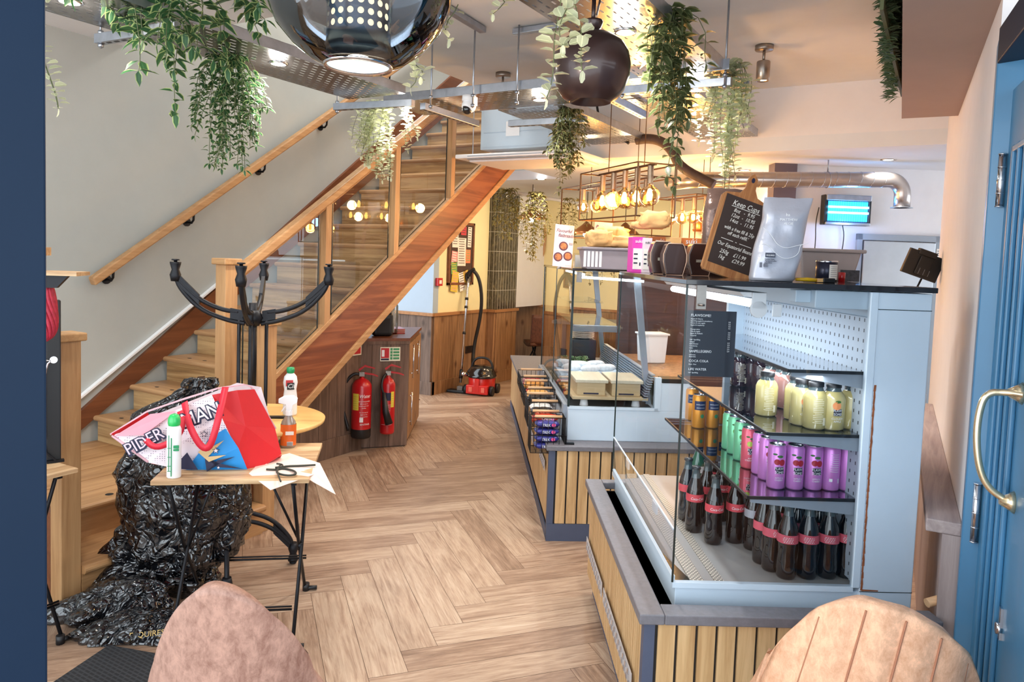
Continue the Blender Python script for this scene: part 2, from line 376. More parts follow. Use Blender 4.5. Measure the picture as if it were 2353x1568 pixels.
m.prism([(1.78, RS*2-.03), (2.36, RS*2-.03), (2.36, .49), (1.78, .47)], 0, XL, XL+.03); m.build('wall_string', W['darkwood'], st)
m = sm(); m.prism([(2.36, .49), (7., 3.73), (7., 3.75), (2.36, .505)], 0, XL, XL+.034); m.build('sealant_bead', W['whitep'], st)
m = sm(); m.prism([(2.8, z_bot(2.8)), (6.2, z_bot(6.2)), (6.2, z_bot(6.2)+.02), (2.8, z_bot(2.8)+.02)], 0, XL, XS); m.build('soffit_board', W['darkwood'], st)
# newels
for nm, x, y, z0, z1, wd in (('newel_post', XS+.01, 2.75, RS*2, 1.5, .084), ('newel_post', XL+1.365, 2.83, 0, 1.17, .086), ('newel_post', XL+1.375, 1.735, 0, 1.17, .086)):
    m = sm(); m.box((x-wd/2, y-wd/2, z0), (x+wd/2, y+wd/2, z1)); p = m.build(nm, W['oak'], st, bevel=.003)
    m = sm(); m.box((x-wd/2-.018, y-wd/2-.018, z1), (x+wd/2+.018, y+wd/2+.018, z1+.036)); m.build('cap', W['oakx'], p, bevel=.006)
# rail, posts, glass
zr = lambda y: 1.622+.685*(y-3.014)
m = sm(); h = .06; m.prism([(2.78, zr(2.78)-h), (7.0, zr(7.0)-h), (7.0, zr(7.0)), (2.78, zr(2.78))], 0, XS-.015, XS+.055)
m.prism([(2.78, zr(2.78)-h-.02), (7.0, zr(7.0)-h-.02), (7.0, zr(7.0)-h), (2.78, zr(2.78)-h)], 0, XS, XS+.04); m.build('handrail', W['oaky'], st, bevel=.012)
posts = [3.507, 4.19, 4.88, 5.57, 6.26]
for y in posts:
    m = sm(); m.prism([(y-.026, z_top(y)-.01), (y+.026, z_top(y)+.03), (y+.026, zr(y)-.05), (y-.026, zr(y)-.07)], 0, XS-.012, XS+.045); m.build('baluster_post', W['oak'], st, bevel=.002)
ys = [2.8]+posts+[6.9]
for a, b in zip(ys, ys[1:]):
    a += .06; b -= .06; m = sm(); x = XS+.016
    q = [(a, z_top(a)+.028), (b, z_top(b)+.028), (b, zr(b)-.08), (a, zr(a)-.08)]
    m.quad(*[(x, *p) for p in q]); m.mat = 1
    for i, j in ((0, 1), (1, 2), (3, 0)): m.bar((x, *q[i]), (x, *q[j]), .006, .006)
    m.build('glass_panel', [W['glass'], W['glassE']], st)
# wall handrail
hr = thing('wall_handrail', 'square oak handrail fixed to the grey wall beside the stairs', 'handrail', (XL, 2.58, 1.3))
zw = lambda y: 1.36+.6957*(y-2.59)
m = MB(); m.M = Matrix.Translation((-XL, -2.58, -1.3)); m.prism([(2.59, zw(2.59)-.03), (7.0, zw(7.)-.03), (7.0, zw(7.)+.04), (2.57, zw(2.57)+.035)], 0, XL+.055, XL+.115); m.build('rail', W['oaky'], hr, bevel=.01)
for px, py in ((243, 628), (428, 495), (592, 377), (735, 275), (880, 175)):
    p = at(px, py, x=XL); y = p.y; m = MB(); m.M = Matrix.Translation((-XL, -2.58, -1.3))
    m.tube([(XL+.004, y, zw(y)-.085), (XL+.012, y, zw(y)-.085)], .03, 12); m.tube([(XL+.01, y, zw(y)-.085), (XL+.06, y, zw(y)-.09), (XL+.08, y, zw(y)-.07), (XL+.085, y, zw(y)-.02)], .008, 8)
    m.build('bracket', W['black'], hr)
# ================================================================== near counter (square to K frame)
def kthing(name, label, cat, x, y, z=0, rz=0, **k): return thing(name, label, cat, K(x, y, z), RK+rz, **k)
def km(x, y, z=0): m = MB(); m.M = Matrix.Translation((-x, -y, -z)); return m
stripm = plain('perforated_aluminium', srgb(196, 194, 196), .5, .3, var=.15, nscale=30)
def slat_wall(m, p, q, z0, z1, out, pitch=.0625, gap=.009, th=.01):
    """vertical slats from p to q (2D), proud by th towards out"""
    p = Vector((*p, 0)); q = Vector((*q, 0)); L = (q-p).length; d = (q-p)/L; o = Vector((*out, 0)).normalized(); n = int(L/pitch+.5); s = L/n
    for i in range(n):
        a = p+d*(i*s+gap/2); b = p+d*((i+1)*s-gap/2)
        pts = [a, b, b+o*th, a+o*th]
        m.prism([(k.x, k.y) for k in pts], 2, z0, z1)
def stud_strip(parent, m0, x, y0, y1, zc, sgn=-1):
    m = m0(); m.box((x+sgn*.013, y0, zc-.03), (x+sgn*.0105, y1, zc+.03))
    n = int((y1-y0)/.045)
    m.mat = 1
    for i in range(n):
        for dz in (-.014, .014):
            y = y0+.02+i*.045+(.02 if dz > 0 else 0)
            if y < y1-.01: m.M2 = None; m.cbox((x+sgn*.0145, y, zc+dz), (.006, .014, .014))
    m.build('vent_strip', [stripm, W['chrome']], parent)
nc = kthing('display_counter', 'slatted oak counter with grey stone rim carrying the drinks chiller', 'counter', .49, 2.15)
m0 = lambda: km(.49, 2.15)
X0, X1, Y0, Y1 = .487, 1.39, 2.147, 3.44
m = m0(); m.box((X0+.012, Y0+.012, .1), (X1, Y1-.01, .5)); m.build('carcass', W['blackp'], nc)
m = m0(); m.box((X0+.03, Y0+.03, 0), (X1-.02, Y1-.03, .1)); m.build('plinth', W['slate'], nc)
m = m0(); m.box((X0, Y0, .1), (X0+.034, Y0+.034, .512)); m.build('corner_post', W['slate'], nc)
m = m0(); slat_wall(m, (X0+.04, Y0+.012), (X1, Y0+.012), .1, .505, (0, -1)); m.build('slat_panel', W['slat'], nc)
m = m0(); slat_wall(m, (X0+.012, Y0+.04), (X0+.012, Y1-.02), .1, .505, (-1, 0), pitch=.031, gap=.008); m.build('slat_panel', W['slat'], nc)
stud_strip(nc, m0, X0+.002, 2.25, 2.86, .255); stud_strip(nc, m0, X0+.002, 2.9, 3.4, .255)
m = m0()
for a, b in (((.468, 2.125), (.545, 3.475)), ((.545, 2.125), (1.395, 2.2)), ((.545, 3.42), (1.395, 3.475))): m.box((*a, .51), (*b, .542))
m.build('stone_rim', W['stone'], nc, bevel=.004)
m = m0(); m.box((.545, 2.2, .49), (1.395, 3.42, .5)); m.build('well_floor', W['blackp'], nc)
# ------------------------------------------------------------------ near drinks chiller
ch = kthing('drinks_chiller', 'open glass sided drinks chiller with black edged shelves on the near counter', 'chiller', .59, 2.24, .5)
c0 = lambda: km(.59, 2.24, .5)
perf = None
def perf_mat():
    m, nt, b = nmat('perforated_panel'); v = coords(nt, (1, 1, 1))
    s = nd(nt, 'ShaderNodeSeparateXYZ'); lnk(nt, v, s.inputs[0])
    def M_(op, a, bb=None):
        q = nd(nt, 'ShaderNodeMath', operation=op)
        for i, k in enumerate((a, bb)):
            if k is None: continue
            if isinstance(k, (int, float)): q.inputs[i].default_value = k
            else: lnk(nt, k, q.inputs[i])
        return q.outputs[0]
    fy = M_('ABSOLUTE', M_('SUBTRACT', M_('FRACT', M_('DIVIDE', s.outputs[1], .033)), .5)); fz = M_('ABSOLUTE', M_('SUBTRACT', M_('FRACT', M_('DIVIDE', s.outputs[2], .033)), .5))
    h = M_('MULTIPLY', M_('LESS_THAN', fy, .09), M_('LESS_THAN', fz, .17))
    lnk(nt, ramp(nt, h, [(.4, srgb(186, 198, 212)), (.6, srgb(26, 30, 38))]), b.inputs['Base Color']); b.inputs['Roughness'].default_value = .4
    return m
W['perf'] = perf_mat()
def slots(name, base, hole, px, py, hx, hy, rough=.4, metal=0, off=True, axes=(0, 1)):
    m, nt, b = nmat(name); v = coords(nt); s = nd(nt, 'ShaderNodeSeparateXYZ'); lnk(nt, v, s.inputs[0])
    def M_(op, a, bb=None):
        q = nd(nt, 'ShaderNodeMath', operation=op)
        for i, k in enumerate((a, bb)):
            if k is None: continue
            if isinstance(k, (int, float)): q.inputs[i].default_value = k
            else: lnk(nt, k, q.inputs[i])
        return q.outputs[0]
    a, c = s.outputs[axes[0]], s.outputs[axes[1]]
    row = M_('DIVIDE', c, py); off_ = M_('MULTIPLY', M_('MODULO', M_('FLOOR', row), 2), .5 if off else 0)
    fx = M_('ABSOLUTE', M_('SUBTRACT', M_('FRACT', M_('ADD', M_('DIVIDE', a, px), off_)), .5)); fy = M_('ABSOLUTE', M_('SUBTRACT', M_('FRACT', row), .5))
    h = M_('MULTIPLY', M_('LESS_THAN', fx, hx), M_('LESS_THAN', fy, hy)); b.inputs['Roughness'].default_value = rough; b.inputs['Metallic'].default_value = metal
    b.inputs['Base Color'].default_value = c4(base)
    if hole is None:
        t = nd(nt, 'ShaderNodeBsdfTransparent'); mx = nd(nt, 'ShaderNodeMixShader'); lnk(nt, h, mx.inputs[0]); lnk(nt, b.outputs[0], mx.inputs[1]); lnk(nt, t.outputs[0], mx.inputs[2])
        lnk(nt, mx.outputs[0], nt.nodes['Material Output'].inputs['Surface'])
    else: lnk(nt, ramp(nt, h, [(.4, base), (.6, hole)]), b.inputs['Base Color'])
    return m
grille = slots('grille', srgb(206, 198, 184), srgb(30, 30, 34), .014, .009, .33, .28)
deckm = plain('deck_tile', srgb(160, 158, 156), .35, var=.04)
rust = None
CXL, CXR, CYN, CYF, CT = .592, 1.36, 2.24, 3.44, 1.535
m = c0(); m.box((CXL+.012, CYN+.01, .5), (CXR, CYF, .575)); m.build('base_tray', W['casew'], ch, bevel=.002)
m = c0(); m.box((CXL, CYN, .575), (1.17, CYN+.02, .592)); m.box((CXL, CYN+.02, .575), (CXL+.012, CYF, .605)); m.build('base_frame', W['casew'], ch)
m = c0(); m.box((.60, CYN+.03, .577), (1.2, CYF-.02, .585)); m.build('deck', deckm, ch)
m = c0(); m.box((.655, CYN+.02, .586), (.70, CYF-.02, .589)); m.build('air_grille', grille, ch)
m = c0(); m.box((.735, CYN+.02, .586), (.765, CYF-.02, .589)); m.build('air_grille', grille, ch)
m = c0(); m.prism([(.605, CYN+.022), (.66, CYN+.022), (.605, CYN+.30)], 2, .586, .588); m.build('corner_plate', W['glassE'], ch)
# white service end : tall body behind the perforated panel
m = c0(); m.box((1.19, CYN, .502), (CXR, CYF, 1.532)); m.build('service_body', W['casew'], ch, bevel=.003)
rustm = plain('rust_stain', srgb(146, 84, 50), .9, var=.3, nscale=40)
m = c0()
zz = .582
while zz < 1.23:
    m.quad((1.196-.0045+rnd.random()*.002, CYN-.0008, zz), (1.198+rnd.random()*.003, CYN-.0008, zz), (1.198+rnd.random()*.003, CYN-.0008, zz+.02), (1.1935, CYN-.0008, zz+.02)); zz += .02
m.quad((1.196, CYN-.0008, .58), (1.25, CYN-.0008, .58), (1.25, CYN-.0008, .584), (1.196, CYN-.0008, .586)); m.build('rust_streak', rustm, ch)
m = c0(); m.box((1.19, CYN-.0012, 1.478), (CXR, CYN-.0002, 1.480)); m.box((1.188, CYN-.0012, .592), (1.190, CYN-.0002, 1.478)); m.box((1.19, CYN-.0012, .577), (CXR, CYN-.0002, .579)); m.build('panel_seam', W['glassE'], ch)
m = c0(); m.box((1.165, CYN-.003, .59), (1.19, CYN+.016, 1.532)); m.build('end_frame', W['casew'], ch, bevel=.002)
m = c0(); m.box((1.176, CYN+.03, .6), (1.188, CYF-.03, 1.45)); m.build('back_panel', W['perf'], ch)
m = c0(); m.box((1.1, CYF-.03, .6), (1.19, CYF, 1.5)); m.build('far_end_frame', W['casew'], ch)
m = c0(); m.box((1.0, CYN+.02, 1.475), (1.19, CYF-.03, 1.532)); m.box((.95, CYN+.05, 1.49), (1.0, CYN+.1, 1.53)); m.build('canopy_housing', W['casew'], ch, bevel=.003)
lid = c0(); lid.box((CXL-.006, CYN-.01, CT), (CXR+.01, CYF+.02, 1.552)); lid.build('top_slab', plain('smoked_lid', srgb(36, 32, 34), .12, var=.05, coat=.5), ch, bevel=.002)
# glass ends and low front glass
for y in (CYN+.004, CYF-.004):
    m = c0(); m.quad((CXL, y, .592), (1.165, y, .592), (1.165, y, CT), (CXL, y, CT)); m.mat = 1; m.bar((CXL, y, .592), (CXL, y, CT), .004, .006); m.build('end_glass', [W['glassC'], W['glassE']], ch)
m = c0(); m.quad((CXL+.006, CYN+.01, .6), (CXL+.006, CYF-.01, .6), (CXL-.002, CYF-.01, .76), (CXL-.002, CYN+.01, .76)); m.mat = 1; m.bar((CXL-.002, CYN+.01, .76), (CXL-.002, CYF-.01, .76), .005, .005); m.build('front_glass', [W['glassC'], W['casew']], ch)
for y in (2.55, 3.1):
    m = c0(); m.box((CXL+.008, y, .7), (CXL+.016, y+.06, .735)); m.build('price_clip', W['whitep'], ch)
for z, xl in ((1.278, .935), (1.075, .879), (.868, .828)):
    m = c0(); m.box((xl, CYN+.03, z-.006), (1.176, CYF-.04, z)); m.mat = 1; m.box((xl-.004, CYN+.024, z-.009), (1.176, CYN+.03, z+.001)); m.box((xl-.006, CYN+.024, z-.009), (xl, CYF-.04, z+.001)); m.build('glass_shelf', [glassy('shelf_glass_'+str(z), (.72, .76, .8), 1, .25), W['blackp']], ch)
    m = c0(); m.prism([(xl+.01, z-.01), (1.176, z-.01), (1.176, z-.055), (xl+.01, z-.022)], 1, CYN+.034, CYN+.042); m.build('shelf_bracket', W['caseg'], ch)
    m = c0(); m.prism([(xl+.01, z-.01), (1.176, z-.01), (1.176, z-.055), (xl+.01, z-.022)], 1, CYF-.06, CYF-.052); m.build('shelf_bracket', W['caseg'], ch)
# tube light with its end clamp
m = c0(); m.tube([(.83, CYN+.1, 1.48), (.83, CYF-.05, 1.48)], .014, 12); m.build('tube_light', emis('case_tube', (.85, .93, 1), 1.3), ch)
m = c0(); m.prism([(.8, 1.5), (.86, 1.5), (.875, 1.515), (.785, 1.515)], 1, CYN+.09, CYF-.04); m.build('tube_housing', W['whitep'], ch)
m = c0(); m.prism([(.80+.045+.028*math.cos(a*PI/8), 1.462+.028*math.sin(a*PI/8)) for a in range(16)], 1, CYN+.075, CYN+.083); m.box((.822, CYN+.075, 1.462), (.868, CYN+.083, 1.515)); m.box((.89, CYN+.077, 1.44), (.92, CYN+.082, 1.48)); m.build('lamp_clamp', W['whitep'], ch, bevel=.002)
m = c0(); m.box((.625, CYN+.01, 1.46), (.655, CYN+.02, 1.535)); m.lathe([(.0001, 0), (.011, 0), (.011, .006)], (.64, CYN+.006, 1.47), 12); m.build('glass_clamp', W['brushed'], ch)
light('AREA', K(.86, 2.85, 1.47), 6, (.85, .93, 1), .06, rot=(0, 0, RK), sy=1.0)
light('AREA', K(1.02, 2.5, 1.26), 1.6, (.9, .95, 1), .05, rot=(0, 0, RK), sy=.9)
# menu card stuck on the end glass
mn = kthing('drinks_menu', 'black printed drinks menu card stuck inside the chiller end glass', 'menu', .675, CYN+.01, 1.25)
m = km(.675, CYN+.01, 1.25); m.box((.598, CYN+.008, 1.25), (.752, CYN+.010, 1.456)); m.build('card', plain('menu_black', srgb(22, 26, 40), .5, var=.05), mn)
ink = plain('white_ink', srgb(236, 238, 242), .7, var=0)
fx = (PI/2, 0, 0)
def line(par, body, x, z, size, y=-.0035, **k): return text('lettering', body, size, ink, par, (x, y, z), fx, **k)
line(mn, 'FLAWSOME!', -.066, .187, .0115)
line(mn, 'SANPELLEGRINO', -.066, .075, .0115, sx=.8)
line(mn, 'COCA COLA', -.066, .045, .0105); line(mn, 'LIFE WATER', -.066, .019, .0105)
rows = ['Apple & Cherry', 'Sparkling apple & strawberry', 'Sweet & sour apple', 'Apple & raspberry', '', 'Orange juice', 'Cloudy apple', 'Apple & rhubarb', 'Tropical', '', 'Still  Sparkling', 'Ginger', 'Elderflower', 'Cranberry', 'Lime']
line(mn, '\n'.join(rows), -.066, .178, .0058, line=1.12)
line(mn, 'Limonata\nAranciata', -.066, .066, .0055, line=1.1); line(mn, 'Zero  Diet', -.066, .036, .0055); line(mn, 'Still  Sparkling', -.066, .010, .0055)
line(mn, '\n'.join(['3.2']*4+['']+['3.4']*4+['']+['2.9']*5), .052, .170, .0058, line=1.12)
# ================================================================== far counter, turned 2 degrees more
R2a = math.radians(2.0)
fo = K(.335, 4.055)
def fthing(name, label, cat, x, y, z=0, rz=0, **k):
    v = Vector((x, y, 0)); v.rotate(Euler((0, 0, RK+R2a))); return thing(name, label, cat, fo+v+Vector((0, 0, z)), RK+R2a+rz, **k)
def fm(x, y, z=0): m = MB(); m.M = Matrix.Translation((-x, -y, -z)); return m
fc = fthing('serving_counter', 'slatted oak serving counter with slate corner post behind the drinks chiller', 'counter', 0, 0)
f0 = lambda: fm(0, 0)
FX1, FY1 = 1.25, 3.75
m = f0(); m.box((.03, .03, 0), (FX1, FY1, .1)); m.build('plinth', W['slate'], fc)
m = f0(); m.box((.0, -.004, 0), (.30, .03, .098)); m.box((.0, 0, 0), (.008, FY1, .06)); m.build('kick_board', W['slate'], fc)
m = f0(); m.box((.012, .012, .1), (FX1, FY1, .51)); m.build('carcass', W['blackp'], fc)
m = f0(); m.box((0, 0, .098), (.036, .036, .522)); m.build('corner_post', W['slate'], fc)
m = f0(); slat_wall(m, (.042, .012), (FX1, .012), .1, .52, (0, -1)); m.build('slat_panel', W['slat'], fc)
m = f0(); slat_wall(m, (.012, .045), (.012, FY1), .1, .52, (-1, 0), pitch=.031, gap=.007); m.build('slat_panel', W['slat'], fc)
stud_strip(fc, f0, .002, .12, .42, .4); stud_strip(fc, f0, .002, .9, 1.4, .36)
m = f0(); m.box((-.016, -.018, .522), (FX1, FY1, .55)); m.build('worktop', W['stone'], fc, bevel=.004)
# ------------------------------------------------------------------ food display case
fd = fthing('food_display_case', 'tall glass food display case with white body on the serving counter', 'display case', .12, .12, .55)
g0 = lambda: fm(.12, .12, .55)
GX0, GX1, GY0, GY1 = .115, .62, .12, 1.75
m = g0(); m.box((GX0, GY0, .55), (1.2, GY1, .735)); m.build('white_body', W['casew'], fd, bevel=.004)
m = g0(); m.box((GX0-.002, GY0-.004, .735), (GX1+.02, GY0+.02, .75)); m.box((GX1, GY0-.004, .735), (GX1+.035, GY0+.03, .93)); m.box((GX1+.035, GY0, .735), (.95, GY0+.02, .9)); m.build('end_frame', W['casew'], fd)
m = g0(); m.box((GX1+.04, GY0-.002, .9), (.86, GY0+.1, .925)); m.build('end_cap', W['blackp'], fd)
m = g0(); m.box((.02, GY0, .55), (GX0-.03, GY1, .56)); m.prism([(GX0-.045, .55), (GX0, .55), (GX0, .75), (GX0-.02, .75)], 1, GY0+.05, GY1); m.build('side_rail', W['caseg'], fd)
m = g0(); m.box((GX0+.01, GY0+.02, .737), (GX1, GY1, .742)); m.build('display_floor', slots('vent_floor', srgb(50, 54, 62), srgb(12, 12, 14), .02, .012, .4, .25, axes=(1, 0)), fd)
m = g0(); m.quad((GX0, GY0, .75), (GX1, GY0, .75), (GX1-.1, GY0, 1.53), (GX0, GY0, 1.535)); m.mat = 1; m.bar((GX0, GY0, .75), (GX0, GY0, 1.535), .014, .012); m.build('end_glass', [W['glassC'], W['glassE']], fd)
m = g0(); m.quad((GX0, GY0, .75), (GX0, GY1, .75), (GX0, GY1, 1.535), (GX0, GY0, 1.535)); m.mat = 1; m.bar((GX0, .93, .75), (GX0, .93, 1.535), .005, .005); m.bar((GX0, GY1, .75), (GX0, GY1, 1.535), .008, .008); m.build('front_glass', [W['glassC'], W['glassE']], fd)
m = g0(); m.box((GX0-.01, GY0-.01, 1.535), (GX1+.1, GY1, 1.55)); m.build('top_slab', plain('smoked_lid_far', srgb(52, 38, 32), .12, var=.05, coat=.5), fd, bevel=.002)
m = g0(); m.prism([(GX1-.02, .75), (GX1+.01, .75), (GX1-.09, 1.53), (GX1-.13, 1.53)], 1, GY0+.12, GY0+.15); m.prism([(GX1-.02, .75), (GX1+.01, .75), (GX1-.09, 1.53), (GX1-.13, 1.53)], 1, GY1-.05, GY1-.02); m.build('rear_frame', W['caseg'], fd)
m = g0()
for i in range(12): m.box((GX1-.06+.004*i, GY0+.05, .78+i*.014), (GX1-.035+.004*i, GY1-.05, .786+i*.014))
m.build('rear_louvre', W['caseg'], fd)
m = g0(); m.prism([(GX0+.1, 1.16), (GX1-.1, 1.16), (GX1-.1, 1.175), (GX0+.1, 1.175)], 1, GY0+.5, GY1-.05); m.box((GX0+.08, GY0+.48, 1.14), (GX1-.12, GY0+.5, 1.185)); m.build('glass_shelf', W['glassC'], fd); m = g0(); m.box((GX0+.08, GY0+.48, 1.14), (GX1-.14, GY0+.50, 1.18)); m.build('shelf_bracket', W['caseg'], fd)
m = g0(); m.box((GX0+.1, GY0+.9, 1.3), (GX1-.16, GY1-.05, 1.31)); m.build('glass_shelf', W['glassC'], fd)
m = g0(); m.bar((GX0+.06, GY0+.03, 1.515), (GX0+.12, GY0+1.2, 1.515), .02, .012); m.bar((GX0+.045, GY0+.02, 1.50), (GX0+.43, GY0+.10, 1.485), .014, .014); m.build('light_strip', emis('case_strip', (.8, .95, 1), 5), fd)
m = g0(); m.box((GX0+.02, GY0+.01, 1.47), (GX0+.05, GY0+.02, 1.53)); m.build('glass_clamp', W['brushed'], fd)
v = Vector((.36, .9, 0)); v.rotate(Euler((0, 0, RK+R2a))); light('AREA', fo+v+Vector((0, 0, 1.5)), 5, (.85, .94, 1), .1, rot=(0, 0, RK), sy=1.1)
# wood worktop of the service side behind both cases
wk = kthing('service_worktop', 'wooden service worktop behind the glass cases', 'worktop', 1.05, 4.3, 0)
m = km(1.05, 4.3); m.box((.98, 4.3, .86), (1.5, 5.5, .9)); m.build('top', W['barnO'], wk)
m = km(1.05, 4.3); m.box((1.36, 4.32, .552), (1.5, 5.48, .86)); m.build('cabinet', plain('cab_dark', srgb(58, 44, 40), .5), wk)
pt = kthing('service_partition', 'dark brown panelled partition behind the wooden service worktop', 'partition', 1.0, 5.6, 0)
m = km(1., 5.6); m.box((.95, 5.6, 0), (2.15, 5.64, 1.5)); m.build('panel', wood('dark_brown_panel', srgb(86, 60, 52), srgb(58, 40, 36), 0, rough=.35), pt)
# ================================================================== bottles and cans in the chiller
KR = (0, 0, RK)
def glassy_dark(name, c, rough=.05):
    m, nt, b = nmat(name); b.inputs['Base Color'].default_value = c4(c); b.inputs['Roughness'].default_value = rough; b.inputs['Coat Weight'].default_value = .6; b.inputs['Specular IOR Level'].default_value = .6
    return m
cola = glassy_dark('cola_glass', srgb(14, 6, 8)); neckg = glassy_dark('neck_glass', srgb(70, 84, 88)); capr = plain('red_crown', srgb(180, 40, 52), .35, .2); capb = plain('black_crown', srgb(28, 28, 30), .4)
labr = plain('red_label', srgb(206, 70, 82), .5); labs = plain('silver_label', srgb(170, 172, 182), .4, .3); labp = plain('pink_red_label', srgb(214, 92, 110), .5)
inkw = ink; inkb = plain('dark_ink', srgb(30, 30, 60), .6, var=0)
def wrap_text(name, body, size, mat, parent, r, z, ang, sx=1, shear=0, line=1.0):
    """lettering laid round a cylinder of radius r, centred on angle ang (about the thing's own axis)"""
    o = text(name, body, size, mat, parent, (0, 0, 0), (0, 0, 0), align='CENTER', sx=1, shear=shear, ext=0, line=line)
    for v in o.data.vertices:
        a = ang + v.co.x*sx/r; zz = v.co.y+z
        v.co = (math.cos(a)*(r+.0006), math.sin(a)*(r+.0006), zz)
    return o
CAMA = -PI/2   # local angle that faces the camera side in K frame
def cola_bottle(label, mat_lab, mat_cap, green=False):
    t = thing('cola_bottle', label, 'bottle')
    g = glassy_dark('green_water_glass', srgb(40, 96, 70)) if green else cola
    m = MB(); m.lathe([(.001, 0), (.026, 0), (.029, .006), (.030, .03), (.0285, .055), (.0265, .075), (.0275, .095), (.0300, .115), (.0298, .135), (.026, .155), (.020, .172), (.0155, .187)], (0, 0, 0), 20); m.mat = 1
    m.lathe([(.0155, .187), (.0135, .20), (.013, .215), (.0145, .217), (.0145, .222)], (0, 0, 0), 20); m.build('bottle_body', [g, neckg], t)
    m = MB(); m.lathe([(.0306, .108), (.0308, .116), (.0306, .134)], (0, 0, 0), 20); m.build('label_band', mat_lab, t)
    m = MB(); m.lathe([(.0158, .217), (.0158, .221), (.0135, .226), (.001, .227)], (0, 0, 0), 14); m.build('cap', mat_cap, t)
    return t
ca = cola_bottle('x', labr, capb); wrap_text('lettering', 'Coca-Cola', .0125, inkw, ca, .0312, .116, CAMA, .85, shear=.25)
cb = cola_bottle('x', labp, capr)
m = MB()
for i in range(14):
    for j in range(4):
        if (i*7+j*5) % 3: a = CAMA-.8+i*.07; m.quad(*[(math.cos(a+da)*.0313, math.sin(a+da)*.0313, .112+j*.0045+dz) for da, dz in ((0, 0), (.055, 0), (.055, .002), (0, .002))])
m.build('small_print', inkw, cb)
cc = cola_bottle('x', labs, capb)
cw = cola_bottle('x', plain('white_label', srgb(226, 232, 230), .5), plain('green_cap', srgb(20, 110, 70), .4), True)
used = set(); SC = {'cola_bottle': 1.1, 'juice_can': 1.1, 'orange_can': 1.12, 'juice_bottle': 1.12}
def put(proto, px, py, z, label, group, dy=0, yaw=0):
    p = atK(px, py, z=z); loc = K(p.x, p.y+dy+.03, z); o = proto if proto.name not in used else copy_tree(proto)
    used.add(proto.name); used.add(o.name); o.scale = (SC.get(proto.name.split('.')[0], 1),)*3; return place(o, loc, RK+yaw, label, group)
DZ = .586
g1, g2 = 'red label cola bottles on the left of the chiller floor', 'pink label cola bottles on the right of the chiller floor'
for i, (px, py) in enumerate(((1643, 1254), (1692, 1251), (1598, 1226))): put(ca, px, py, DZ, ['black capped cola bottle with red label nearest the end glass', 'black capped cola bottle in the middle of the left huddle', 'black capped cola bottle at the left edge of the huddle'][i], g1)
for px, py in ((1660, 1200), (1625, 1205), (1580, 1200), (1690, 1205), (1722, 1215), (1640, 1165)): put(ca, px, py, DZ, 'cola bottle with red label half hidden in the left huddle', g1, yaw=rnd.random())
put(cc, 1735, 1268, DZ, 'dark cola bottle with plain silver label under the shelf bracket', None)
for px, py in ((1606, 1150), (1632, 1143), (1655, 1152)): put(cw, px, py, DZ, 'green bottle with white label behind the cola bottles', 'green water bottles at the back of the chiller floor')
for i, (px, py) in enumerate(((1813, 1334), (1861, 1334), (1908, 1333), (1951, 1332))): put(cb, px, py, DZ, ['red capped cola bottle at the left end of the front row', 'second cola bottle of the front row beside the end glass', 'third cola bottle of the front row beside the end glass', 'cola bottle nearest the rusty frame in the front row'][i], g2)
for px, py in ((1779, 1317), (1835, 1300), (1885, 1300), (1930, 1300)): put(cb, px, py, DZ, 'red capped cola bottle in the second row behind the front row', g2, yaw=rnd.random())
for px, py in ((1757, 1300), (1805, 1275), (1850, 1272), (1895, 1272), (1940, 1272)): put(cb, px, py, DZ, 'red capped cola bottle in the rear rows below the lowest shelf', g2, yaw=rnd.random())
# ---- slim cans
def can(name, label, body, r=.0265, h=.134, lid=None, art=None):
    t = thing(name, label, 'can')
    m = MB(); m.lathe([(.001, .003), (r-.006, .002), (r-.003, 0), (r, .006), (r, h-.010), (r-.004, h-.002)], (0, 0, 0), 22, uvs=True); m.build('can_body', body, t)
    m = MB(); m.lathe([(r-.004, h-.002), (r-.003, h), (r-.005, h), (r-.006, h-.004), (.001, h-.004)], (0, 0, 0), 22); m.build('can_lid', W['chrome'], t)
    return t
def canmat(name, c, band=None): return plain(name, c, .28, .35, var=.05, nscale=20)
purple = canmat('purple_can', srgb(218, 138, 218)); redc = canmat('red_can', srgb(228, 100, 118)); greenc = canmat('green_can', srgb(124, 206, 158)); goldc = canmat('gold_can', srgb(226, 150, 44))
cherry = plain('cherry', srgb(176, 22, 44), .4); leafm = plain('can_leaf', srgb(60, 110, 50), .5); logod = plain('logo_black', srgb(24, 24, 44), .5, var=0)
def patch(m, r, a, z, w_, h_, n=6):
    pts = [(a-w_/2/r+w_/r*i/n) for i in range(n+1)]
    for p, q in zip(pts, pts[1:]): m.quad(*[(math.cos(t_)*(r+.0004), math.sin(t_)*(r+.0004), zz) for t_, zz in ((p, z-h_/2), (q, z-h_/2), (q, z+h_/2), (p, z+h_/2))])
def disc(m, r, a, z, rad, sx=1, n=14):
    c = m.vert((math.cos(a)*(r+.0008), math.sin(a)*(r+.0008), z)); ring = []
    for i in range(n):
        t_ = 2*PI*i/n; aa = a+rad*sx*math.cos(t_)/r; ring.append(m.vert((math.cos(aa)*(r+.0007), math.sin(aa)*(r+.0007), z+rad*math.sin(t_))))
    for i in range(n): m.face([c, ring[i], ring[(i+1) % n]])
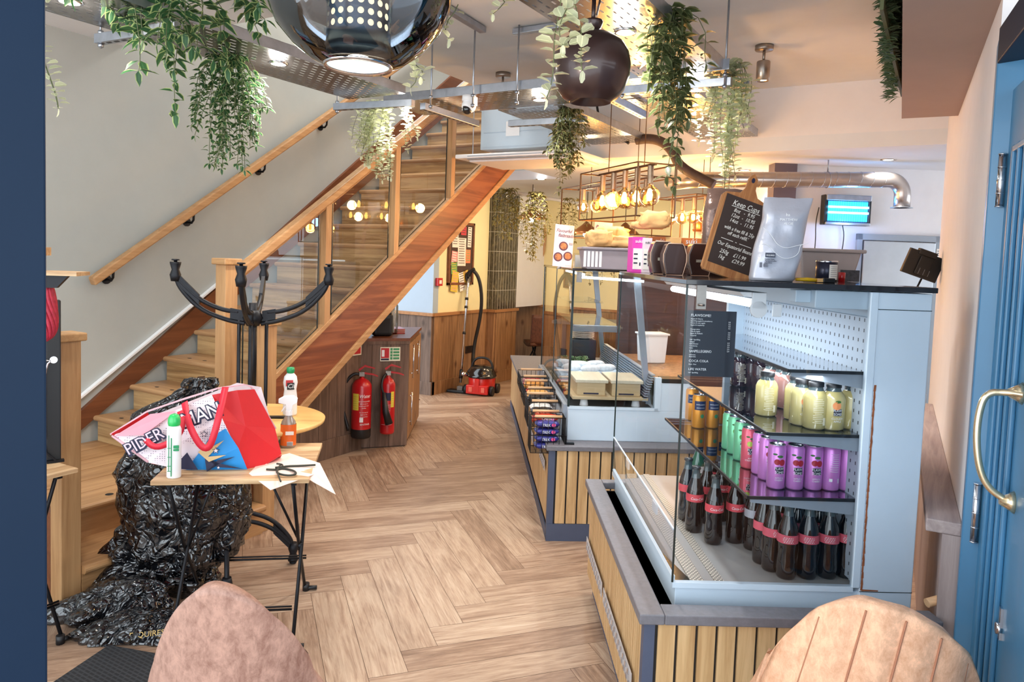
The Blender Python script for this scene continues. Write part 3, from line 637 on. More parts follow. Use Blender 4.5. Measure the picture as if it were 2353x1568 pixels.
def fruit_can(lab, body, fr, sub):
    t = can('juice_can', lab, body); r = .0265
    m = MB(); disc(m, r, CAMA+.25, .083, .0095); disc(m, r, CAMA-.3, .084, .009); m.mat = 1; disc(m, r, CAMA, .101, .004, 2.2); disc(m, r, CAMA-.55, .107, .003, 2.2); m.build('fruit_picture', [fr, leafm], t)
    m = MB(); patch(m, r, CAMA, .064, .026, .011); patch(m, r, CAMA+.1, .054, .024, .010); m.build('logo_block', logod, t)
    wrap_text('lettering', 'FLAW!\nSOME!', .0115, inkw, t, r+.0002, .0605, CAMA, .85); wrap_text('lettering', sub, .0068, inkw, t, r, .034, CAMA)
    return t
pc = fruit_can('x', purple, cherry, 'APPLE &\nCHERRY'); rc = fruit_can('x', redc, plain('berry', srgb(190, 214, 90), .5), 'APPLE &\nSTRAWBERRY'); gc = fruit_can('x', greenc, plain('apple', srgb(90, 150, 60), .5), 'SWEET\n& SOUR')
pb = can('juice_can', 'x', purple); m = MB()
for i in range(9): patch(m, .0265, CAMA, .112-i*.0065, .026, .0011)
for i in range(7): patch(m, .0265, CAMA+.45+i*.035, .032, .0006, .014, 1)
patch(m, .0265, CAMA-.35, .034, .009, .009); m.build('small_print', inkw, pb)
S3 = .868
g = 'purple cherry cans on the lowest shelf'
for i, (px, py) in enumerate(((1789, 1127), (1832, 1129), (1875, 1130))): put(pc, px, py, S3, ['purple cherry juice can at the front left of the lowest shelf', 'purple cherry can second from the left in the front row', 'purple cherry can third from the left in the front row'][i], g)
for i, (px, py) in enumerate(((1915, 1131), (1955, 1132), (1990, 1132))): put(pb, px, py, S3, ['purple can showing its white small print beside the cherry cans', 'purple can second from the rusty frame showing small print', 'purple can tucked behind the rusty frame'][i], g)
for px, py in ((1768, 1107), (1752, 1094), (1815, 1108), (1855, 1108), (1895, 1108), (1935, 1108), (1975, 1108)): put(pc, px, py, S3, 'purple cherry can in the rows behind the front row', g, yaw=.1)
put(rc, 1726, 1080, S3, 'red strawberry juice can in front of the green cans', None); put(rc, 1765, 1064, S3, 'red juice can half hidden under the middle shelf', None)
for px, py in ((1708, 1062), (1693, 1047), (1680, 1036)): put(gc, px, py, S3, 'pale green juice can in the file behind the red can', 'green cans on the lowest shelf')
# gold cans
oc = can('orange_can', 'x', goldc); m = MB(); patch(m, .0265, CAMA, .092, .05, .036, 10); m.build('blue_label', plain('navy_label', srgb(16, 34, 84), .4), oc)
wrap_text('lettering', 'SANPELLEGRINO', .0062, inkw, oc, .0268, .094, CAMA, .8); wrap_text('lettering', 'ARANCIATA', .006, inkw, oc, .0268, .081, CAMA)
m = MB(); disc(m, .0265, CAMA+.3, .05, .008); m.build('leaf_mark', plain('label_green', srgb(60, 140, 90), .5), oc)
for i, (px, py) in enumerate(((1608, 986), (1640, 986), (1668, 977), (1592, 968), (1625, 962), (1655, 955))): put(oc, px, py, S3, ['gold orange drink can at the left of the pair', 'gold orange drink can at the right of the pair', 'gold can under the edge of the middle shelf', 'gold can at the far left corner of the lowest shelf'][i] if i < 4 else 'gold can at the back of the lowest shelf', 'gold orange cans on the lowest shelf')
# ---- stubby juice bottles
def juice(lab, liq, fr):
    t = thing('juice_bottle', lab, 'bottle'); r = .034
    m = MB(); m.lathe([(.001, .002), (r-.006, 0), (r, .006), (r, .092), (r-.004, .103), (.022, .113)], (0, 0, 0), 22); m.build('bottle_body', liq, t)
    m = MB(); m.lathe([(.022, .113), (.0195, .12), (.0195, .128)], (0, 0, 0), 20); m.build('neck', neckg, t)
    m = MB(); m.lathe([(.0215, .124), (.0215, .136), (.019, .138), (.001, .138)], (0, 0, 0), 20); m.build('cap', W['blackp'], t)
    return t
yel = glassy_dark('cloudy_juice', srgb(192, 178, 118), .15); pinkj = glassy_dark('pink_juice', srgb(150, 108, 100), .12); darkj = glassy_dark('dark_juice', srgb(44, 22, 34), .08); cream_ink = plain('cream_ink', srgb(250, 246, 226), .6, var=0)
def print_lines(t, r=.034):
    m = MB()
    for i in range(14): patch(m, r, CAMA-.1, .09-i*.0052, .030 if i % 4 else .02, .0010)
    for i in range(9): patch(m, r, CAMA+.33+i*.028, .026, .0006, .022, 1)
    m.build('small_print', cream_ink, t)
def fruit_face(t, r=.034, fr=None):
    m = MB(); disc(m, r, CAMA-.1, .074, .012); m.mat = 1; disc(m, r, CAMA, .086, .004, 2); m.mat = 2; patch(m, r, CAMA, .055, .024, .020); m.build('fruit_picture', [fr or plain('peach', srgb(238, 150, 92), .5), leafm, logod], t)
    wrap_text('lettering', 'FLAW!\nSOME!', .0105, inkw, t, r+.0006, .057, CAMA, .8); wrap_text('lettering', 'CLOUDY\nAPPLE', .008, inkw, t, r, .034, CAMA)
ja = juice('x', yel, None); print_lines(ja); jb = juice('x', yel, None); fruit_face(jb); jc = juice('x', pinkj, None); fruit_face(jc); jd = juice('x', darkj, None); print_lines(jd)
S2 = 1.075; g = 'cloudy yellow juice bottles on the middle shelf'
put(ja, 1766, 958, S2, 'yellow juice bottle standing alone at the corner of the middle shelf', g); put(ja, 1879, 989, S2, 'yellow juice bottle with barcode nearest the end glass', g)
put(jb, 1920, 991, S2, 'yellow juice bottle with a peach picture in the front row', g); put(ja, 1963, 989, S2, 'yellow juice bottle next to the rusty frame', g, yaw=.3); put(ja, 2000, 988, S2, 'yellow juice bottle partly hidden by the frame', g)
for px, py in ((1848, 980), (1834, 968)): put(jb, px, py, S2, 'yellow juice bottle with a peach picture behind the barcode bottle', g)
for px, py in ((1800, 935), (1815, 942), (1775, 925), (1790, 915)): put(jc, px, py, S2, 'pinkish juice bottle in the rear of the middle shelf', 'pink juice bottles on the middle shelf', yaw=.2)
for px, py in ((1703, 890), (1736, 893), (1720, 878), (1752, 900)): put(jd, px, py, S2, 'dark berry juice bottle at the far end of the middle shelf', 'dark juice bottles on the middle shelf')
# ================================================================== folding bistro table in front of the stairs
slatw = wood('table_slat', srgb(222, 190, 148), srgb(176, 138, 98), 0, rough=.5, fine=.8, c3=srgb(140, 104, 72))
TZ = .70
q0, q1, q2 = at(345, 1106, z=TZ), at(722, 1108, z=TZ), at(723, 1022, z=TZ)
ux = (q1-q0).normalized(); TW = (q1-q0).length-.025; uy = Vector((-ux.y, ux.x, 0)); TD = (q2-q1).dot(uy); TA = math.atan2(ux.y, ux.x)+.065; ux = Vector((math.cos(TA), math.sin(TA), 0)); uy = Vector((-ux.y, ux.x, 0))
def folding_table(label, origin, ang, TW, TD, TZ, grp=None):
    t = thing('folding_table', label, 'table', origin, ang, grp)
    n = 5; s = TD/n
    for i in range(n):
        m = MB(); m.box((0, i*s, TZ-.018), (TW, (i+1)*s-.006, TZ)); m.build('table_slat', slatw, t, bevel=.002)
    m = MB(); m.box((.05, .02, TZ-.032), (.07, TD-.02, TZ-.018)); m.box((TW-.07, .02, TZ-.032), (TW-.05, TD-.02, TZ-.018)); m.build('batten', W['black'], t)
    for x in (.06, TW-.06):
        for a, b in ((.03, TD-.03), (TD-.03, .03)):
            m = MB(); xx = x+(.006 if a < b else -.006); y0 = a; y1 = TD-.03 if a < b else .03
            yb_ = .02 if a < b else TD-.02; yt_ = TD*.42 if a < b else TD*.58
            m.tube([(xx, TD-.04 if a < b else .04, TZ-.03), (xx, TD*.5+(.02 if a < b else -.02), TZ*.5), (xx, yb_, .02)], .0075, 8); m.build('leg', W['black'], t)
    for y, z in ((.03, .16), (TD-.03, .16)):
        m = MB(); m.tube([(.06, y, z), (TW-.06, y, z)], .005, 6); m.tube([(.06, y, z+.012), (TW-.06, y, z+.012)], .004, 6); m.build('cross_rod', W['black'], t)
    for x in (.06, TW-.06):
        for y in (.02, TD-.02): m = MB(); m.tube([(x, y, .0), (x, y, .035)], .016, 10); m.tube([(x-.0, y, .012), (x+.05, y, .012)], .010, 8); m.build('foot', W['blackp'], t)
    m = MB(); m.tube([(TW*.62, TD*.5, TZ-.02), (TW-.06, TD*.5+.02, TZ*.45)], .006, 6); m.build('brace', W['black'], t)
    m = MB(); m.tube([(TW*.32, TD*.5, TZ-.02), (.06, TD*.5, TZ*.42)], .005, 6); m.build('brace', W['black'], t)
    m = MB(); m.tube([(TW-.06, TD*.5, TZ*.45-.012), (TW-.06, TD*.5, TZ*.45+.02)], .012, 10); m.build('pivot', W['black'], t)
    return t
ft = folding_table('slatted folding bistro table with black rod legs in front of the stairs', Vector((q0.x, q0.y, 0)), TA, TW, TD, TZ)
def onT(x, y, z=0): return Vector((q0.x, q0.y, TZ+z))+ux*x+uy*y
# ------------------------------------------------------------------ comic print shopping bag lying on the table
cred = plain('bag_red', srgb(206, 22, 30), .55, var=.06, bmp=.1); cred2 = plain('bag_strap', srgb(214, 34, 56), .5, var=.05); cpink = plain('bag_pink', srgb(240, 150, 164), .55, var=.05)
cwhite = plain('bag_white', srgb(238, 228, 234), .55, var=.02); cblue = plain('bag_blue', srgb(40, 146, 222), .5, var=.03); cedge = plain('bag_trim', srgb(226, 180, 190), .6, var=.08, nscale=120)
cinkb = plain('bag_outline', srgb(34, 36, 66), .6, var=0); ctan = plain('bag_tan', srgb(206, 178, 130), .6)
def dotmat():
    m, nt, b = nmat('bag_dots'); v = coords(nt); s = nd(nt, 'ShaderNodeSeparateXYZ'); lnk(nt, v, s.inputs[0])
    vo = nd(nt, 'ShaderNodeTexVoronoi'); vo.inputs['Scale'].default_value = 110; vo.inputs['Randomness'].default_value = .15; lnk(nt, v, vo.inputs['Vector'])
    lnk(nt, ramp(nt, vo.outputs['Distance'], [(.20, srgb(150, 130, 150)), (.30, srgb(240, 228, 234))]), b.inputs['Base Color']); b.inputs['Roughness'].default_value = .5; return m
cdot = dotmat()
# the bag is built in its own vertical frame: a = along the table, h = up, d = depth; front outline read in table metres
TD0 = TD*.55; bo = onT(0, TD0, 0)
bag = thing('shopping_bag', 'red, blue and white comic print shopping bag slumped on its side on the folding table', 'bag', bo, TA)
def bp(px, py, d=0):
    """pixel to bag local (x, depth, z) on the bag's front plane"""
    r = ray(px, py); n = uy; p0 = bo+uy*d; t = (p0-CAM).dot(n)/r.dot(n); p = CAM+r*t-bo
    return Vector((p.dot(ux), d, p.z))
def sheet(m, pts, push=None, sub=None):
    c = sum((Vector(p) for p in pts), Vector())/len(pts)
    if push is not None: c.y += push
    ic = m.vert(c); ii = [m.vert(p) for p in pts]
    for i in range(len(ii)): m.face([ic, ii[i], ii[(i+1) % len(ii)]])
Dp = -.16   # front panel sits nearer than the bag's centre line
fr = [bp(340, 1062, Dp+.03), bp(620, 1088, Dp), bp(488, 905, Dp+.06), bp(460, 918, Dp+.05), bp(255, 1000, Dp+.08)]
m = MB(); m.smooth = False; sheet(m, [bp(342, 1064, Dp), bp(430, 1083, Dp), bp(560, 1090, Dp), bp(545, 1035, Dp-.02), bp(512, 965, Dp-.01), bp(487, 908, Dp+.03), bp(400, 945, Dp+.02), bp(300, 988, Dp+.05), bp(258, 1000, Dp+.06)], -.025); m.build('print_panel', cdot, bag, sub=0)
m = MB(); sheet(m, [bp(425, 1083, Dp-.003), bp(560, 1090, Dp-.004), bp(573, 1090, Dp-.004), bp(548, 1030, Dp-.026), bp(518, 985, Dp-.028), bp(480, 1008, Dp-.03), bp(462, 1035, Dp-.03)], -.006); m.build('blue_panel', cblue, bag)
m = MB(); sheet(m, [bp(573, 1090, Dp), bp(647, 1044, Dp+.10), bp(632, 985, Dp+.12), bp(585, 895, Dp+.10), bp(545, 897, Dp+.04), bp(486, 908, Dp+.03), bp(512, 965, Dp-.01), bp(545, 1035, Dp-.02)], -.02); m.build('gusset', cred, bag)
m = MB(); sheet(m, [bp(572, 1092, Dp+.002), bp(648, 1046, Dp+.10), bp(640, 1060, Dp+.24), bp(600, 1080, Dp+.28), bp(400, 1075, Dp+.28), bp(345, 1066, Dp+.03)], 0); m.build('base_panel', cred, bag)
m = MB(); sheet(m, [bp(640, 1030, Dp+.25), bp(600, 890, Dp+.26), bp(545, 880, Dp+.24), bp(340, 960, Dp+.26), bp(262, 1002, Dp+.20), bp(345, 1062, Dp+.22), bp(600, 1080, Dp+.27)], .02); m.build('back_panel', cwhite, bag)
m = MB(); m.quad(bp(255, 998, Dp+.05), bp(340, 948, Dp+.03), bp(350, 985, Dp+.10), bp(292, 1016, Dp+.10)); m.mat = 1; m.quad(bp(262, 1003, Dp+.04), bp(345, 952, Dp+.02), bp(405, 945, Dp+.0), bp(330, 1000, Dp-.0)); m.build('inner_lining', [cred, cpink], bag)
m = MB()
tr = [bp(255, 998, Dp+.06), bp(338, 946, Dp+.04), bp(420, 918, Dp+.04), bp(500, 893, Dp+.05), bp(560, 884, Dp+.09), bp(577, 889, Dp+.11), bp(610, 945, Dp+.14), bp(634, 985, Dp+.15)]
for a, b in zip(tr, tr[1:]): m.bar(a, b, .012, .006)
m.tube([bp(258, 1002, Dp+.055), bp(340, 1062, Dp)], .005, 6); m.build('binding', cedge, bag)
def ribbon(pts, w, name, mat, off=0):
    m = MB(); P = [Vector(p) for p in pts]
    # smooth the path
    for _ in range(2):
        Q = [P[0]]
        for a, b in zip(P, P[1:]): Q += [a*.75+b*.25, a*.25+b*.75]
        Q.append(P[-1]); P = Q
    L = []
    for i, p in enumerate(P):
        d = (P[min(i+1, len(P)-1)]-P[max(i-1, 0)]).normalized(); s_ = d.cross(Vector((0, 1, 0))).normalized()*w/2; L.append((p-s_, p+s_))
    m.smooth = True
    for a, b in zip(L, L[1:]): m.quad(a[0], b[0], b[1], a[1])
    return m.build(name, mat, bag, solid=.003, weld=True)
ribbon([bp(518, 890, Dp+.03), bp(505, 950, Dp-.07), bp(492, 1000, Dp-.09), bp(480, 1032, Dp-.08), bp(462, 1028, Dp-.08), bp(440, 990, Dp-.08), bp(430, 960, Dp-.05), bp(424, 925, Dp+.02)], .026, 'strap', cred2)
ribbon([bp(330, 1004, Dp-.03), bp(352, 1030, Dp-.05), bp(385, 1022, Dp-.07), bp(412, 1000, Dp-.07), bp(420, 975, Dp-.06), bp(414, 945, Dp-.02)], .024, 'strap', cred2)
# printed letters and stars
def bag_text(s_, px, py, size, rot, d, fill=cwhite):
    p = bp(px, py, d); o = text('lettering', s_, size, cinkb, bag, p, (PI/2, -rot, 0), off=.006, sx=.9); o2 = text('lettering', s_, size, fill, bag, p+Vector((-.002, -.002, .002)), (PI/2, -rot, 0), sx=.9)
bag_text('MAN', 424, 984, .078, .36, Dp-.037); bag_text('PIDER', 296, 1048, .066, .50, Dp-.035, plain('letter_pink', srgb(222, 204, 216), .6))
def star(px, py, r_, d=Dp-.034):
    m = MB(); c = bp(px, py, d); P = [c+Vector((math.cos(PI/2+i*PI/5)*(r_ if i % 2 == 0 else r_*.42), 0, math.sin(PI/2+i*PI/5)*(r_ if i % 2 == 0 else r_*.42))) for i in range(10)]
    m.mat = 0; sheet(m, P); m.mat = 1; Q = [c+(p-c)*.66+Vector((0, -.001, 0)) for p in P]; sheet(m, Q); m.build('star_print', [cinkb, cwhite], bag)
star(469, 998, .016); star(496, 1036, .016); star(502, 1075, .009)
m = MB()
for pts in (((395, 1078), (430, 1040), (455, 1080)), ((475, 1085), (500, 1058), (540, 1050), (505, 1066), (560, 1078), (500, 1074), (470, 1050))):
    P = [bp(x, y, Dp-.033) for x, y in pts]; m.poly(P)
m.mat = 1; P = [bp(x, y, Dp-.034) for x, y in ((455, 1040), (480, 1012), (500, 1000), (482, 1030), (515, 1012), (478, 1050), (520, 1046), (480, 1062))]; m.poly(P); m.build('burst_print', [cinkb, ctan], bag)
# ------------------------------------------------------------------ bottles on the table
def bottle_at(px, py): p = at(px, py, z=TZ); return Vector((p.x, p.y, TZ))
t = thing('cream_cleaner', 'white cream cleaner bottle with green cap and green stripes on the table edge', 'bottle', bottle_at(395, 1102)+uy*.025, TA)
gr = plain('bright_green', srgb(40, 190, 96), .3, coat=.4); dg = plain('deep_green', srgb(20, 140, 84), .4)
m = MB(); m.lathe([(.001, 0), (.024, 0), (.0265, .004), (.0265, .19), (.022, .202), (.018, .206)], (0, 0, 0), 24, sy=.8); m.build('bottle_body', W['whitep'], t)
m = MB(); m.lathe([(.021, .205), (.0235, .215), (.0225, .232), (.016, .246), (.006, .25), (.001, .25)], (0, 0, 0), 20); m.build('cap', gr, t)
m = MB(); m.cbox((-.004, -.0222, .085), (.0035, .002, .15)); m.cbox((.013, -.0195, .125), (.02, .004, .012)); m.cbox((.013, -.0195, .113), (.02, .004, .008)); m.cbox((-.014, -.0205, .10), (.002, .002, .14))
for zz in (.03, .05, .085, .12): m.cbox((-.012, -.0212, zz), (.012, .002, .002))
m.build('label_stripes', dg, t)
t = thing('spray_bottle', 'orange trigger spray bottle with white head at the back of the table', 'bottle', bottle_at(660, 1032)+uy*.03, TA+.1)
og = plain('orange_label', srgb(222, 100, 30), .4); clr = glassy_dark('spray_plastic', srgb(150, 132, 116), .12)
m = MB(); m.lathe([(.001, 0), (.03, 0), (.034, .006), (.034, .1), (.031, .118), (.016, .142), (.014, .15)], (0, 0, 0), 24, sy=.75); m.build('bottle_body', clr, t)
m = MB(); m.lathe([(.0347, .012), (.0347, .108)], (0, 0, 0), 24, sy=.755); m.build('label_band', og, t)
m = MB(); m.cbox((.006, -.0265, .07), (.036, .002, .016)); m.cbox((.008, -.0265, .022), (.026, .002, .018)); m.mat = 1
for i in range(8): m.cbox((-.003+i*.003, -.028, .022), (.0012, .0012, .016))
m.build('label_print', [W['paper'], cinkb], t)
m = MB(); m.lathe([(.016, .148), (.017, .17), (.015, .172)], (0, 0, 0), 16); m.prism([(-.045, .205), (-.045, .222), (-.02, .236), (.02, .238), (.038, .225), (.036, .205), (.018, .195), (.014, .17), (-.012, .17), (-.014, .198)], 1, -.012, .012)
m.prism([(-.012, .198), (-.024, .185), (-.034, .165), (-.030, .163), (-.018, .18), (-.004, .19)], 1, -.006, .006); m.build('trigger_head', W['whitep'], t, bevel=.003)
# sheet of paper and cord
pp = [at(x, y, z=TZ) for x, y in ((572, 1090), (622, 1118), (722, 1092), (768, 1112), (735, 1066), (665, 1043), (600, 1060))]
t = thing('paper_sheet', 'pinkish white sheet of paper hanging over the table corner', 'paper', onT(TW*.8, .1, 0), 0)
o_ = t.location; m = MB(); z_ = .002
P = [Vector((p.x-o_.x, p.y-o_.y, z_)) for p in pp]; P[1].z = -.015; P[3].z = -.03; P[3] += (P[3]-P[4])*.1; c = Vector((0, 0, 0))
for p in P: c += p/len(P)
c.z = .004; i0 = m.vert(c); ii = [m.vert(p) for p in P]
for i in range(len(ii)): m.face([i0, ii[i], ii[(i+1) % len(ii)]])
m.build('sheet', plain('pinkish_paper', srgb(238, 214, 202), .7, var=.02), t, solid=.0015)
t = thing('tangled_cord', 'dark twisted cord lying in a loop on the paper sheet', 'cord', at(670, 1080, z=TZ+.006), 0)
m = MB(); lp = [at(x, y, z=TZ+.009)-t.location for x, y in ((612, 1079), (635, 1080), (650, 1076), (676, 1082), (682, 1090), (665, 1094), (640, 1090), (634, 1082), (650, 1072), (690, 1071), (725, 1069))]
def smooth(P, n=2):
    P = [Vector(p) for p in P]
    for _ in range(n):
        Q = [P[0]]
        for a, b in zip(P, P[1:]): Q += [a*.75+b*.25, a*.25+b*.75]
        Q.append(P[-1]); P = Q
    return P
m.tube(smooth(lp), .0042, 7); m.tube(smooth([at(x, y, z=TZ+.012)-t.location for x, y in ((645, 1068), (636, 1080), (640, 1094), (645, 1107))]), .0035, 6); m.tube(smooth([at(x, y, z=TZ+.014)-t.location for x, y in ((632, 1075), (648, 1074), (650, 1068), (636, 1066))]), .004, 6)
m.build('cord', plain('cord_green_black', srgb(52, 54, 46), .7, var=.3, nscale=200), t)
# ================================================================== round table with upturned cast iron base
RT2 = at(578, 965, z=.765); RT2 = Vector((RT2.x, RT2.y, 0)); RTc = RT2-Vector((.86, .508, 0))*.12; ft_ = at(640, 1300, z=0)-RTc; FA = math.atan2(ft_.y, ft_.x)-TA
iron = plain('cast_iron', srgb(30, 31, 36), .45, .5, var=.15, nscale=40, bmp=.1)
rt = thing('round_table', 'round cafe table on ornate cast iron feet, mostly hidden by the tall bin bag', 'table', RTc, TA)
rtop = wood('round_top', srgb(232, 190, 120), srgb(206, 160, 94), 0, rough=.35, fine=.5)
def round_top(par, z0, up=1):
    m = MB(); m.lathe([(.001, z0), (.335, z0), (.345, z0+.006), (.348, z0+.02), (.34, z0+.024), (.001, z0+.024)], (0, 0, 0), 56); m.build('tabletop', rtop, par)
round_top(rt, .726)
def iron_base(parent, flip, z0, H=.72, S=1., A0=.12):
    def Z(z): return z0+(H-z if flip else z)
    m = MB(); m.tube([(0, 0, Z(.2)), (0, 0, Z(H-.01))], .02, 12); m.build('column', iron, parent)
    for i in range(4):
        a = i*PI/2+A0; d = Vector((math.cos(a), math.sin(a), 0)); m = MB()
        up = lambda r_, z: (d.x*r_*S, d.y*r_*S, Z(z))
        m.tube([up(.052, .24), up(.052, H-.06), up(.03, H-.02)], .009, 8); m.build('side_rod', iron, parent)
        m = MB(); m.tube(smooth([up(.03, .30), up(.10, .285), up(.2, .235), up(.27, .14), up(.285, .09)]), .011, 8); m.tube(smooth([up(.055, .245), up(.12, .235), up(.2, .19), up(.26, .12), up(.285, .085)]), .011, 8)
        w_ = Vector((-d.y, d.x, 0))*.009
        for r0, r1 in ((.035, .085), (.2, .28)):
            zz = lambda r_: .30-(r_**2)*1.9 if r_ < .15 else .33-(r_**2)*2.6
            m.prism([(0, 0)], 2, 0, 0) if False else None
            A_ = [Vector(up(r0, zz(r0)-.01)), Vector(up(r1, zz(r1)-.01)), Vector(up(r1, zz(r1)-.06)), Vector(up(r0, zz(r0)-.06))]
            f_ = [m.vert(p+w_) for p in A_]; b_ = [m.vert(p-w_) for p in A_]; m.face(f_); m.face(b_[::-1])
            for k in range(4): m.face([f_[k], b_[k], b_[(k+1) % 4], f_[(k+1) % 4]])
        m.build('leg', iron, parent)
        m = MB(); c = up(.288, 0)
        m.lathe([(.02, Z(.105)), (.026, Z(.075)), (.017, Z(.05)), (.025, Z(.022)), (.026, Z(.014))][::-1 if flip else 1], (c[0], c[1], 0), 12, cap=True); m.lathe([(.008, Z(.014)), (.008, Z(.008)), (.019, Z(.006)), (.017, Z(0))][::-1 if flip else 1], (c[0], c[1], 0), 12, cap=True); m.build('foot', iron, parent)
    m = MB(); s = -1 if flip else 1; m.box((-.16, -.018, min(Z(H), Z(H-.008))), (.16, .018, max(Z(H), Z(H-.008)))); m.box((-.018, -.16, min(Z(H), Z(H-.008))), (.018, .16, max(Z(H), Z(H-.008)))); m.build('mount_plate', iron, parent)
    m = MB(); m.lathe([(.03, Z(.31)), (.05, Z(.27)), (.03, Z(.235))][::-1 if flip else 1], (0, 0, 0), 14, cap=True); m.build('hub', iron, parent)
iron_base(rt, False, .005, S=1.12, A0=FA)
ub = thing('round_table', 'round cafe table turned upside down with its black iron legs in the air', 'table', RT2+Vector((0, 0, .751)), TA-.05)
round_top(ub, 0); iron_base(ub, True, .024, H=.76, S=1.22, A0=.08)
# cream cleaner standing behind the rods
t = thing('cream_cleaner', 'green and white cream cleaner bottle on the round table behind the iron rods', 'bottle', RT2+Vector((.10, .15, .776)), TA+.2)
m = MB(); m.lathe([(.001, 0), (.03, 0), (.034, .01), (.034, .09), (.029, .13), (.035, .165), (.030, .195), (.014, .215)], (0, 0, 0), 24, sy=.7); m.build('bottle_body', W['whitep'], t)
m = MB(); m.lathe([(.016, .212), (.02, .222), (.018, .24), (.001, .242)], (0, 0, 0), 16); m.build('cap', dg, t)
m = MB(); m.cbox((-.006, -.0245, .165), (.034, .003, .03)); m.mat = 1; m.lathe([(.001, -.0262+.0), (.016, -.0262)], (0, 0, 0), 16) if False else m.cbox((0, -.0255, .15), (.034, .003, .034)); m.mat = 2; m.cbox((-.004, -.024, .075), (.034, .004, .02)); m.build('label', [W['red'], plain('black_label', srgb(20, 30, 30), .5), dg], t)
text('lettering', 'Cif', .03, inkw, t, (-.016, -.0275, .141), (PI/2, 0, 0), shear=.2)
# ================================================================== black bin bags
def bag_mat(name, c):
    m, nt, b = nmat(name); v = coords(nt)
    nz = nd(nt, 'ShaderNodeTexNoise'); nz.inputs['Scale'].default_value = 4; nz.inputs['Detail'].default_value = 3; lnk(nt, v, nz.inputs['Vector'])
    va = nd(nt, 'ShaderNodeVectorMath', operation='SCALE'); lnk(nt, nz.outputs['Color'], va.inputs[0]); va.inputs['Scale'].default_value = .25
    vb = nd(nt, 'ShaderNodeVectorMath', operation='ADD'); lnk(nt, v, vb.inputs[0]); lnk(nt, va.outputs[0], vb.inputs[1])
    prev = None
    for sc, st, ds, ft_ in ((5, .55, .05, 'F1'), (9, .8, .012, 'DISTANCE_TO_EDGE'), (21, .6, .006, 'DISTANCE_TO_EDGE')):
        vo = nd(nt, 'ShaderNodeTexVoronoi'); vo.feature = ft_; vo.inputs['Scale'].default_value = sc; lnk(nt, vb.outputs[0], vo.inputs['Vector'])
        mr = nd(nt, 'ShaderNodeMapRange'); mr.inputs['From Max'].default_value = 1 if ft_ == 'F1' else .14; lnk(nt, vo.outputs['Distance'], mr.inputs['Value'])
        q = nd(nt, 'ShaderNodeBump'); q.inputs['Strength'].default_value = st; q.inputs['Distance'].default_value = ds; lnk(nt, mr.outputs[0], q.inputs['Height'])
        if prev: lnk(nt, prev, q.inputs['Normal'])
        prev = q.outputs[0]
    lnk(nt, prev, b.inputs['Normal'])
    b.inputs['Base Color'].default_value = c4(c); b.inputs['Roughness'].default_value = .12; b.inputs['Specular IOR Level'].default_value = .9; b.inputs['Coat Weight'].default_value = .5; b.inputs['Coat Roughness'].default_value = .08
    lnk(nt, prev, b.inputs['Coat Normal'])
    return m
bb = bag_mat('bin_bag', srgb(16, 17, 22))
from mathutils import noise as mn_
def blob(prof, n=72, k=40, amp=.03, seed=0, flat=None, folds=7, fa=.05):
    """prof: list of (z, cx, cy, rx, ry) rings, crumpled by ridged noise and vertical pleats"""
    m = MB(); m.smooth = True; rings = []; Q = len(prof)-1
    for j in range(k+1):
        t_ = j/k*Q; i = min(int(t_), Q-1); f = t_-i; f = f*f*(3-2*f); z, cx_, cy_, rx, ry = [prof[i][q]*(1-f)+prof[i+1][q]*f for q in range(5)]; rg = []
        for s in range(n):
            a = 2*PI*s/n; p = Vector((math.cos(a), math.sin(a), z*4+seed)); 
            w_ = 1+fa*math.sin(folds*a+seed+z*5)+fa*.6*math.sin((folds*2+1)*a+2.3*seed-z*9)
            d_ = abs(mn_.noise(p*1.8))*2+abs(mn_.noise(p*4.3))*.8
            x = cx_+math.cos(a)*rx*w_; y = cy_+math.sin(a)*ry*w_; q = Vector((math.cos(a), math.sin(a), .3*mn_.noise(p*3)))*(d_-.6)*amp
            zz = z+q.z*.6
            rg.append(m.vert((x+q.x, y+q.y, max(.003, zz))))
        rings.append(rg)
    for a, b in zip(rings, rings[1:]):
        for s in range(n): m.face([a[s], a[(s+1) % n], b[(s+1) % n], b[s]])
    m.face(rings[0][::-1]); m.face(rings[-1]); return m
bcx = at(415, 1352, z=0)
t = thing('bin_bag', 'tall full black bin bag standing behind the folding table', 'bag', bcx, TA)
blob([(.10, .02, 0, .14, .11), (.17, .02, 0, .24, .14), (.34, .03, 0, .275, .15), (.54, .0, 0, .26, .15), (.70, 0, 0, .24, .14), (.82, .02, 0, .20, .12), (.90, .05, 0, .11, .07), (.95, .07, 0, .055, .04), (.99, .08, 0, .05, .03)], seed=3.1, amp=.045).build('bag_body', bb, t)
h_ = at(365, 1350, z=0)
t = thing('bin_bag', 'loose shiny black bin bag heaped on the floor below the tall bag', 'bag', h_, TA-.05)
blob([(.004, -.02, .0, .27, .15), (.06, -.02, .0, .28, .15), (.14, .0, .02, .25, .14), (.21, .0, .03, .2, .11), (.27, -.04, .05, .10, .07), (.3, -.06, .06, .05, .03)], seed=8.4, amp=.06, folds=9).build('bag_body', bb, t)
h_ = at(255, 1418, z=0)
t = thing('bin_bag', 'crumpled black bin bag trailing towards the foot of the left newel post', 'bag', h_, TA-.1)
blob([(.004, 0, 0, .25, .12), (.04, 0, 0, .25, .12), (.10, .04, .02, .18, .09), (.15, .08, .03, .09, .05)], seed=5.2, amp=.055, folds=8).build('bag_body', bb, t)
h_ = at(320, 1462, z=0)
t = thing('bin_bag', 'flattened black bin bag with gold lettering at the edge of the dark doormat', 'bag', h_, TA+.1)
